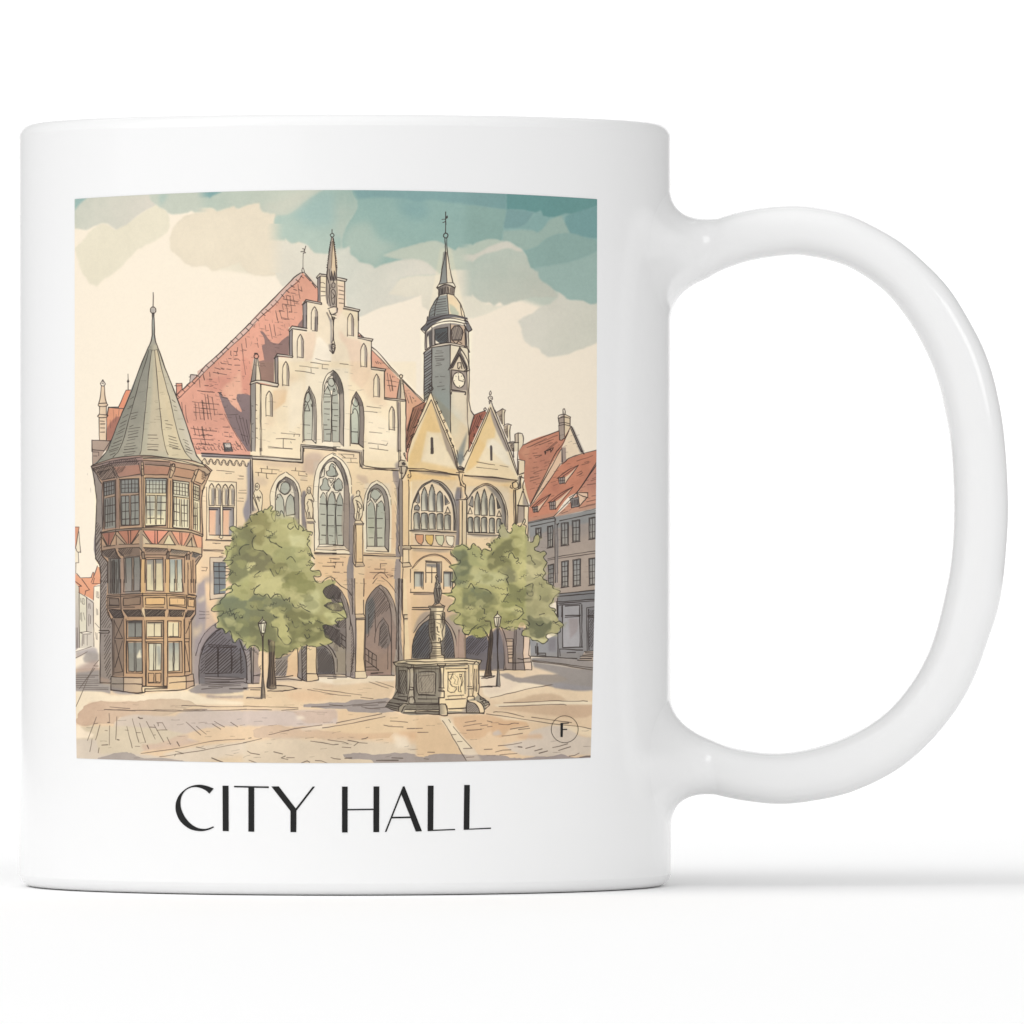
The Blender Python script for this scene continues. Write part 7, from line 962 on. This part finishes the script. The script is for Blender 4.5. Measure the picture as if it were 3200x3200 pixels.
L('1470 50 1465 100 1450 180 1465 330 1440 370 1420 385;1540 50 1535 110 1560 160 1550 250 1530 340 1600 385;1480 40 1500 80 1480 120 1500 200 1490 340;1520 100 1530 200 1510 350;1500 -10 1480 20 1500 40 1530 60;1470 130 1530 130;1460 370 1520 340', w=2.6); H('1465 130 1545 130 1540 330 1470 350', 80, 16, 1.8, .7)
t(2, 2); F('958C80', '1470 1860 1500 1820 1520 1932 1480 1932'); L('1490 1815 1470 1850 1480 1870 1510 1850 1490 1830;1490 1870 1480 1932;1500 1880 1520 1932', w=2.6)

# ---- loose pen texture over walls, roofs and fountain
ph()
dashes('600 1240 780 1010 930 880 940 1010 850 1130 775 1200 775 1400 610 1400', 120, 9, 8, 1.5, .5); dashes('600 1240 780 1010 930 880 940 1010 850 1130 775 1200 775 1400 610 1400', 60, 8, 80, 1.4, .4)
dashes('1165 1100 1290 1225 1265 1240 1200 1140', 14, 8, 10, 1.4, .5); dashes('1640 1420 1790 1340 1860 1420 1850 1580 1660 1620', 70, 11, -16, 1.5, .5)
dashes('800 1230 900 1130 1100 1130 1250 1280 1250 1440 1000 1380 800 1420', 46, 15, 6, 1.3, .35); dashes('800 1460 1240 1470 1240 1720 960 1720', 40, 14, 4, 1.3, .38); dashes('620 1480 770 1480 770 1560 620 1600', 14, 12, 4, 1.3, .38); dashes('970 1740 1240 1740 1240 1830 980 1830', 34, 13, 3, 1.4, .45); dashes('1300 1620 1640 1640 1420 1790 1290 1790', 16, 12, 3, 1.3, .35)
dashes('1660 1660 1850 1640 1850 1850 1720 1860', 34, 12, -8, 1.2, .3); dashes('250 2240 1840 2240 1840 2370 250 2370', 70, 20, -4, 1.5, .38, .06); dashes('300 2170 1150 2150 1150 2240 300 2240', 24, 24, 2, 1.3, .3, .05)
dashes(CONE, 40, 13, -3, 1.3, .35); dashes('270 1480 640 1470 620 2080 320 2080', 60, 10, 88, 1.2, .35)
t(2, 3)
dashes('910 1250 1500 1280 1500 1780 900 1740', 46, 16, 86, 1.4, .42); dashes('1620 1290 1900 1280 1900 1700 1620 1720', 16, 9, 70, 1.2, .4); dashes('1050 1800 1500 1810 1500 1920 1040 1920', 12, 22, 2, 1.4, .45)
L('1230 1390 1450 1370 1440 1620 1240 1630 1230 1390;1260 1420 1280 1600;1670 1370 1760 1360;1700 1400 1760 1440 1740 1500 1790 1510;1760 1380 1800 1420 1790 1490', w=1.6, a=.6)
t(3, 3); dashes('40 1240 200 1240 200 1660 60 1680', 14, 12, 88, 1.3, .4)
H(PT(1, 3, '1890 1010 1960 1060', 2, 3, '60 130 150 230 230 420 240 560 200 540 180 420 100 250'), 70, 16, 1.4, .5)
t(2, 3); H('200 0 300 0 300 480 220 400', 70, 30, 1.3, .4); H('895 0 985 0 1000 1120 910 1160', 75, 34, 1.3, .4)
t(2, 2); H('880 560 940 560 940 1380 905 1380', 75, 32, 1.2, .4)
t(2, 3)
F('6B655C', '1395 470 1450 470 1455 620 1440 820 1400 800 1390 600', a=.55, soft=1); F('6B655C', '1420 1010 1480 1010 1470 1090 1400 1090', a=.5, soft=1)
L('1400 520 1440 510;1395 580 1445 570;1392 640 1445 630;1392 700 1440 690;1395 760 1440 750;1480 500 1540 510 1560 560;1490 620 1540 640 1550 700;1480 780 1530 800;1500 930 1545 925;1440 1030 1550 1030;1430 1060 1565 1060;1575 520 1600 560 1595 640', w=2, a=.8)
H('1160 1290 1200 1290 1205 1700 1165 1700', 88, 12, 1.3, .5); H('1215 1360 1470 1350 1465 1640 1225 1645', -55, 34, 1.2, .35); H('905 1210 1080 1225 1080 1260 905 1250', -40, 16, 1.4, .5); H('1050 1820 1500 1820 1500 1860 1040 1860', -10, 14, 1.3, .45)
t(3, 3); H('50 1770 190 1830 210 1900 50 1905', -40, 22, 1.6, .5)
# ---- a unifying glaze
ph()
TONE(T1, .8, 1.06, 'FFFBF0'); TONE(T2, .8, 1.07, 'FFFBF0'); TONE(CONE, .5, 1.01, 'FFF4E2')
TONE(PT(0, 2, '300 240 1932 240', 1, 2, '150 330 0 700', 0, 2, '1880 1560', 0, 3, '1810 300 1770 1600 1000 1640 420 1500 430 0', 0, 2, '360 1590 345 470'), .82, 1.06, 'FEF8EA')
TONE(PT(2, 3, '1360 380 1620 380 1610 1130', 3, 3, '250 1160 210 1660 370 1800 250 1940', 2, 3, '1000 1940 750 1830 890 1500 860 1190 1390 1130'), .64, 1.12, 'FFF3E4')
TONE(PT(2, 0, '1540 900 1700 900 1920 1932', 3, 1, '120 180 80 800 100 1400 50 1932', 2, 1, '1700 1932 1300 1230 1250 170', 2, 0, '1360 1932'), .8, 1.06, 'FFFAF0')
TONE('222 2040 1880 2040 1880 2400 222 2400', .9, 1.0, 'FFFBF5')
TONE('545 1240 946 852 1330 1250 1270 1440 596 1430', .8, 1.04, 'FFFCFA')
TONE('780 1130 1300 1130 1300 2100 780 2100', .88, 1.01, 'FFFBF0')
TONE('1290 1640 1640 1480 1640 2100 1290 2100', .88, 1.01, 'FFFBF0'); TONE('1645 1620 1880 1570 1880 2150 1640 2120', .7, 1.02, 'FFF8EE')
TONE('1275 1250 1345 1225 1610 1480 1620 1540 1275 1530', .92, 1.0, 'FFF8EA'); TONE('1290 1660 1425 1665 1425 1710 1290 1705', .8, 1.03)
for q in ('955 1150 1090 1150 1090 1400 955 1400', '980 1440 1090 1440 1090 1720 980 1720', '860 1500 935 1500 935 1620 860 1620', '1140 1510 1220 1510 1220 1720 1140 1720', '1285 1500 1430 1500 1430 1660 1285 1660', '1455 1520 1590 1520 1590 1680 1455 1680'): TONE(q, .6, 1.04, 'FFFBF2', 4)
# pigment granulation
gr = vnoise(6)*.5+vnoise(3)*.5
IMG *= 1+(gr*.07+N_FINE*.03)[..., None]*(1.15-IMG.mean(2, keepdims=True))
PRINT_K = .89
P_WORLD, P_KEY, P_FRONT, P_TOP, P_FILL, P_BACK = .93, 17, 2.4, 1.8, 12, 2.3
# ---------------------------------------------------------------- scene
import bpy, bmesh, math
from mathutils import Vector
from mathutils.geometry import tessellate_polygon

U = 0.04/1019.2                 # metres per drawing unit (a 40 mm mug radius is 1019.2 units)
R = 1019.2
DIST, FPX = 37303.0, 37289.0    # camera distance and focal length in drawing units
MX, EYE = 522.2, 1168.0         # camera offset from the mug axis, height above the table
sc = bpy.context.scene
col = sc.collection
world = bpy.data.worlds.new('World'); sc.world = world; world.use_nodes = True

def on_mug(x, y, lift=0.0):
    """point of the print design (drawing units) on the mug's cylindrical wall, as a world position"""
    dx, dz = (x-1600)/FPX, (1600-y)/FPX
    ox, oy = MX, -DIST
    a = dx*dx+1; b = 2*(ox*dx+oy); c = ox*ox+oy*oy-(R+lift)**2
    s = (-b-math.sqrt(b*b-4*a*c))/(2*a)
    return Vector(((ox+dx*s)*U, (oy+s)*U, (EYE+dz*s)*U))

def side(x, y):                 # a point in the plane through the mug axis, facing the camera
    return (x-1077.8)*DIST/FPX, EYE+(1600-y)*DIST/FPX

def mesh_obj(name, verts, faces, mat, parent=None, smooth=True):
    me = bpy.data.meshes.new(name); me.from_pydata(verts, [], faces); me.update()
    if smooth:
        for p in me.polygons: p.use_smooth = True
    me.materials.append(mat)
    o = bpy.data.objects.new(name, me); col.objects.link(o)
    if parent: o.parent = parent
    return o

def material(name, rgb, rough, spec=.5, coat=0.0, bump=None):
    m = bpy.data.materials.new(name); m.use_nodes = True
    nt = m.node_tree; b = nt.nodes['Principled BSDF']
    b.inputs['Base Color'].default_value = (*rgb, 1); b.inputs['Roughness'].default_value = rough
    b.inputs['Specular IOR Level'].default_value = spec
    b.inputs['Coat Weight'].default_value = coat; b.inputs['Coat Roughness'].default_value = .05
    if bump:
        n = nt.nodes.new('ShaderNodeTexNoise'); n.inputs['Scale'].default_value = bump[0]; n.inputs['Detail'].default_value = 3
        tc = nt.nodes.new('ShaderNodeTexCoord'); nt.links.new(tc.outputs['Object'], n.inputs['Vector'])
        bp = nt.nodes.new('ShaderNodeBump'); bp.inputs['Strength'].default_value = bump[1]; bp.inputs['Distance'].default_value = bump[2]
        nt.links.new(n.outputs['Fac'], bp.inputs['Height']); nt.links.new(bp.outputs['Normal'], b.inputs['Normal'])
    return m

CERAMIC = material('white_glazed_ceramic', (.8, .8, .8), .15, .42, 0, (60, .04, .0004))
INKMAT = material('black_print_ink', (.016, .016, .016), .3, .12)
PAPER = material('white_studio_sweep', (.95, .95, .95), .9, .1, 0, (8, .02, .001))

mug = bpy.data.objects.new('coffee_mug', None); col.objects.link(mug)
mug['label'] = 'white glossy ceramic mug printed with a watercolour city hall and the words CITY HALL'
mug['category'] = 'mug'

def revolve(name, prof, n=256):
    verts, faces = [], []
    for r, z in prof:
        for i in range(n):
            t_ = 2*math.pi*i/n
            verts.append((r*U*math.cos(t_), r*U*math.sin(t_), z*U))
    for k in range(len(prof)-1):
        for i in range(n):
            j = (i+1) % n
            faces.append((k*n+i, k*n+j, (k+1)*n+j, (k+1)*n+i))
    return mesh_obj(name, verts, faces, CERAMIC, mug)

def arc(cx, cz, rx, rz, a0, a1, n):
    return [(cx+rx*math.cos(math.radians(a0+(a1-a0)*i/n)), cz+rz*math.sin(math.radians(a0+(a1-a0)*i/n))) for i in range(n+1)]

ZB, ZT = 38.0, 2344.0
revolve('foot', [(.5, 34), (860, 34), (880, 30), (895, 12), (910, 2), (935, 0), (962, 0)]+arc(981, 64, 42, 62, -95, -25, 14)[:-1]+[(R, ZB)])
revolve('body', [(R, ZB)]+[(R, ZB+(ZT-ZB)*i/24) for i in range(1, 25)])
revolve('rim', [(R, ZT)]+arc(983, 2318.6, 40, 60, 25, 90, 14)[1:]+arc(966, 2352, 26, 26, 90, 180, 8)+[(939, 2300)])
revolve('interior', [(939, 2300)]+[(939, 2300-(2300-190)*i/12) for i in range(1, 13)]+arc(839, 190, 100, 100, 0, -90, 8)+[(.5, 88)])

# ---- handle: a loft between its outer and inner outline, flaring where it joins the wall
PAIR = np.array([float(v) for v in """
2240 683 2208 871  2298 665 2262 842  2373 650 2352 813  2472 642 2472 797  2550 648 2540 803  2640 667 2604 817
2720 702 2663 840  2807 752 2727 880  2882 814 2783 929  2964 900 2846 1012  3031 1007 2897 1105  3078 1102 2930 1190
3112 1212 2953 1285  3138 1365 2972 1405  3150 1573 2980 1590  3142 1740 2972 1745  3124 1880 2952 1860  3087 2000 2922 1980
3043 2118 2888 2066  2988 2217 2842 2142  2901 2323 2780 2215  2795 2410 2702 2273  2658 2475 2605 2318  2528 2504 2500 2346
2429 2512 2412 2353  2335 2503 2335 2345  2270 2491 2272 2331  2236 2483 2222 2311""".split()]).reshape(-1, 4)
NS = 64
ANG = [2*math.pi*i/NS for i in range(NS)]
def sect(e_out, e_in, w, on_wall):
    """one ring of the handle: outer and inner point in the side view, half depth, optionally pressed onto the wall"""
    a_, b_ = side(*e_out), side(*e_in)
    out = []
    for p in ANG:
        e = 2/2.55
        c_, s_ = math.copysign(abs(math.cos(p))**e, math.cos(p)), math.copysign(abs(math.sin(p))**e, math.sin(p))
        y = w*s_
        x = math.sqrt(R*R-y*y)-.8 if on_wall else (a_[0]+b_[0])/2+(a_[0]-b_[0])/2*c_
        out.append((x, y, (a_[1]+b_[1])/2+(a_[1]-b_[1])/2*c_))
    return np.array(out)
def fillet(foot, corner, ring, n_=16):
    """rings of a smooth fillet from the wall to the handle (quadratic curve per angle)"""
    corner = corner.copy()      # leave the wall along its tangent, so that no crease shows
    corner[:, 0] = foot[:, 0]+(foot[:, 1]-corner[:, 1])*foot[:, 1]/foot[:, 0]
    return [(1-t_)**2*foot+2*t_*(1-t_)*corner+t_*t_*ring for t_ in np.linspace(0, 1, n_, endpoint=False)]
mid_ = smooth(PAIR, False, 5)
W_ = 104.0
rings = [sect(q[:2], q[2:], W_, False) for q in mid_]
top_f = fillet(sect((2097, 585), (2097, 1012), 400, True), sect((2097, 695), (2097, 915), 122, True), rings[0])
bot_f = fillet(sect((2097, 2590), (2097, 2165), 400, True), sect((2097, 2470), (2097, 2262), 122, True), rings[-1])
both = top_f+rings+bot_f[::-1]
hv, hf = [], []
for r_ in both: hv += [tuple(v*U) for v in r_]
for k in range(len(both)-1):
    for i in range(NS):
        j = (i+1) % NS
        hf.append((k*NS+i, k*NS+j, (k+1)*NS+j, (k+1)*NS+i))
handle = mesh_obj('handle', hv, hf, CERAMIC, mug)
bm = bmesh.new(); bm.from_mesh(handle.data); bmesh.ops.recalc_face_normals(bm, faces=bm.faces); bm.to_mesh(handle.data); bm.free()

# ---- the printed picture: a sheet of ink on the wall
im = bpy.data.images.new('city_hall_print', CW, CH, alpha=False)
px = np.ones((CH, CW, 4), np.float32)
px[..., :3] = np.clip(IMG, 0, 1)[::-1]
im.pixels.foreach_set(px.ravel()); im.update(); im.pack()
PRINT = material('watercolour_print', (1, 1, 1), .25, .18)
nt = PRINT.node_tree
ti = nt.nodes.new('ShaderNodeTexImage'); ti.image = im; ti.extension = 'EXTEND'
uvn = nt.nodes.new('ShaderNodeUVMap'); uvn.uv_map = 'UVMap'
mx = nt.nodes.new('ShaderNodeMix'); mx.data_type = 'RGBA'; mx.blend_type = 'MULTIPLY'; mx.inputs['Factor'].default_value = 1
K = PRINT_K
mx.inputs[7].default_value = (K, K, K, 1)
nt.links.new(uvn.outputs['UV'], ti.inputs['Vector']); nt.links.new(ti.outputs['Color'], mx.inputs[6])
nt.links.new(mx.outputs[2], nt.nodes['Principled BSDF'].inputs['Base Color'])
NX, NY = 120, 60
pv, pf, uv = [], [], []
def top_y(x): return 594+28*((x-1047)/816)**2
def bot_y(x): return 2384.3-2.42e-5*(x-1022)**2
LE = ([620, 1410, 1820, 2230, 2370], [233, 233.6, 235, 237, 239.4]); RE = ([620, 1000, 1410, 1820, 2230, 2367], [1866, 1865.6, 1864, 1859.6, 1849.8, 1845.8])
for j in range(NY+1):
    v = j/NY
    for i in range(NX+1):
        u_ = i/NX
        x = 233+(1866-233)*u_
        for _ in range(3):
            y = top_y(x)*(1-v)+bot_y(x)*v
            x = np.interp(y, *LE)*(1-u_)+np.interp(y, *RE)*u_
        pv.append(on_mug(x, y, 1.2)); uv.append(((x-CX0)/(CX1-CX0), 1-(y-CY0)/(CY1-CY0)))
for j in range(NY):
    for i in range(NX):
        q = j*(NX+1)+i
        pf.append((q, q+NX+1, q+NX+2, q+1))
picture = mesh_obj('picture_print', pv, pf, PRINT, mug)
ul = picture.data.uv_layers.new(name='UVMap')
for lp in picture.data.loops: ul.data[lp.index].uv = uv[lp.vertex_index]

def decal(name, loops_list, parent, lift):
    """flat ink shapes (outline + holes) laid on the wall; cut into narrow strips so they follow its curve"""
    bm = bmesh.new()
    for loops in loops_list:
        pts = [Vector((x, y, 0)) for lp in loops for x, y in lp]
        vs = [bm.verts.new(p) for p in pts]
        for tri in tessellate_polygon([[Vector((x, y, 0)) for x, y in lp] for lp in loops]):
            try: bm.faces.new([vs[k] for k in tri])
            except ValueError: pass
    xs = [v.co.x for v in bm.verts]
    x = math.floor(min(xs)/9)*9+4.5
    while x < max(xs):
        bmesh.ops.bisect_plane(bm, geom=bm.verts[:]+bm.edges[:]+bm.faces[:], plane_co=(x, 0, 0), plane_no=(1, 0, 0)); x += 9
    for v in bm.verts: v.co = on_mug(v.co.x, v.co.y, lift)
    bmesh.ops.remove_doubles(bm, verts=bm.verts[:], dist=1e-8)
    for f in bm.faces:
        f.normal_update(); c = f.calc_center_median()
        if f.normal.x*c.x+f.normal.y*c.y < 0: f.normal_flip()
    me = bpy.data.meshes.new(name); bm.to_mesh(me); bm.free(); me.materials.append(INKMAT)
    o = bpy.data.objects.new(name, me); col.objects.link(o); o.parent = parent
    return o

def T_(s, ox=500, oy=2400, k=1932/1100):
    a = [float(v) for v in s.split()]
    return [(ox+a[i]/k, oy+a[i+1]/k) for i in range(0, len(a), 2)]
cpts = T_('1613 155 1560 135 1505 126 1450 134 1400 158 1355 200 1330 250 1324 295 1330 340 1355 395 1400 440 1450 467 1515 477 1570 468 1616 448', 0, 2400, 2.415)
cin = T_('1609 440 1570 455 1530 459 1480 447 1430 412 1390 360 1367 305 1362 260 1370 215 1395 175 1430 152 1470 144 1510 150 1550 168 1580 194', 0, 2400, 2.415)
C_ = [tuple(p) for p in smooth(np.array(cpts), False, 5)]+[tuple(p) for p in smooth(np.array(cin), False, 5)]
LETTERS = [
    [[C_]],
    [[T_('343 97 376 97 377 347 344 346')]],
    [[T_('406 98 597 101 597 110 517 108.5 517 350 485 349 485 108 406 106')]],
    [[T_('611 101 652 101 745 222 838 102 851 102 749 234 748 352 716 352 716 236')]],
    [[T_('999 102 1030 102 1030 225 1172 223 1172 101 1204 101 1203 352 1171 352 1171 231 1030 233 1030 354 999 354')]],
    [[T_('1333 101 1342 100 1438 347 1404 349 1376 275 1272 277 1243 351 1234 351'), T_('1325 146 1276 268 1373 266')]],
    [[T_('1470 97 1502 97 1500 339 1620 334 1620 341 1469 347')]],
    [[T_('1670 93 1701 93 1698 333 1817 327 1817 334 1667 340')]]]
for lt in LETTERS: decal('letter', lt, mug, 1.2)
k3 = 3.331
ring = lambda r: [(1300+(1549+r*math.cos(a))/k3, 2100+(596+r*math.sin(a))/k3) for a in [2*math.pi*i/72 for i in range(72)]]
decal('emblem', [[ring(142.2), ring(137.4)], [T_('1505 530 1594 526 1594 536 1531 539 1530 594 1574 592 1574 602 1530 604 1528 677 1505 677', 1300, 2100, k3)]], picture, 2.2)

# ---- seamless studio sweep the mug stands on
prof = [(-.62, 0), (.9, 0)]+[(.9+.7*math.sin(math.radians(a)), .7-.7*math.cos(math.radians(a))) for a in range(6, 91, 6)]+[(1.6, 1.1)]
sv, sf = [], []
for y, z in prof:
    sv += [(-.36, y, z), (.36, y, z)]
for k in range(len(prof)-1): sf.append((2*k, 2*k+1, 2*k+3, 2*k+2))
sweep = mesh_obj('floor', sv, sf, PAPER)
sweep['kind'] = 'structure'

# ---- lamps
def area(name, loc, aim, size, power, size_y=None):
    if power <= 0: return
    l = bpy.data.lights.new(name, 'AREA'); l.energy = power; l.size = size
    if size_y: l.shape = 'RECTANGLE'; l.size_y = size_y
    o = bpy.data.objects.new(name, l); col.objects.link(o)
    o.location = loc; o.rotation_euler = (Vector(aim)-Vector(loc)).to_track_quat('-Z', 'Y').to_euler()
    return o
bg = world.node_tree.nodes['Background']
bg.inputs['Strength'].default_value = P_WORLD
wt = world.node_tree                     # world dimmed to the right, behind and below to shape the mug's shading
tcw = wt.nodes.new('ShaderNodeTexCoord'); sx = wt.nodes.new('ShaderNodeSeparateXYZ')
wt.links.new(tcw.outputs['Generated'], sx.inputs['Vector'])
def ramp(sock, lo, hi, a, b):
    n = wt.nodes.new('ShaderNodeMapRange'); n.interpolation_type = 'SMOOTHSTEP'
    for k_, v in zip(('From Min', 'From Max', 'To Min', 'To Max'), (lo, hi, a, b)): n.inputs[k_].default_value = v
    wt.links.new(sock, n.inputs['Value']); return n.outputs['Result']
mw = wt.nodes.new('ShaderNodeMath'); mw.operation = 'MULTIPLY'
wt.links.new(ramp(sx.outputs['X'], -.3, 1, 1.08, .72), mw.inputs[0]); wt.links.new(ramp(sx.outputs['Z'], -.25, .05, .25, 1), mw.inputs[1])
m2 = wt.nodes.new('ShaderNodeMath'); m2.operation = 'MULTIPLY'
wt.links.new(mw.outputs[0], m2.inputs[0]); wt.links.new(ramp(sx.outputs['Y'], -.2, .5, 1, .55), m2.inputs[1])
wt.links.new(m2.outputs[0], bg.inputs['Color'])
el, az = math.radians(47), math.radians(19)
area('key_softbox', (-2.6*math.cos(el)*math.cos(az), -2.6*math.cos(el)*math.sin(az), 2.6*math.sin(el)), (0, 0, .05), 1.6, P_KEY)
area('front_softbox', (-.95, -.8, .5), (0, -.02, .5), 1.8, P_FRONT, .9)
area('overhead_fill', (0, -.1, 2.2), (0, 0, 0), 1.8, P_TOP)  # added light from above, lifts the floor, shadow and rim
area('fill_softbox', (2.0, -1.6, .9), (0, 0, .05), 1.0, P_FILL)
area('backdrop_fill', (0, .72, .85), (0, 1.42, 0), 1.2, P_BACK, .45)  # added out of view to bring the sweep behind the mug up to white

cam = bpy.data.cameras.new('camera'); cam.sensor_width = 36; cam.lens = 36*FPX/3200; cam.clip_start = .05; cam.clip_end = 50
co = bpy.data.objects.new('camera', cam); col.objects.link(co)
co.location = (MX*U, -DIST*U, EYE*U); co.rotation_euler = (math.pi/2, 0, 0)
sc.camera = co
sc.view_settings.view_transform = 'Standard'; sc.view_settings.look = 'None'
sc.view_settings.exposure = 0; sc.view_settings.gamma = 1; sc.view_settings.use_curve_mapping = False
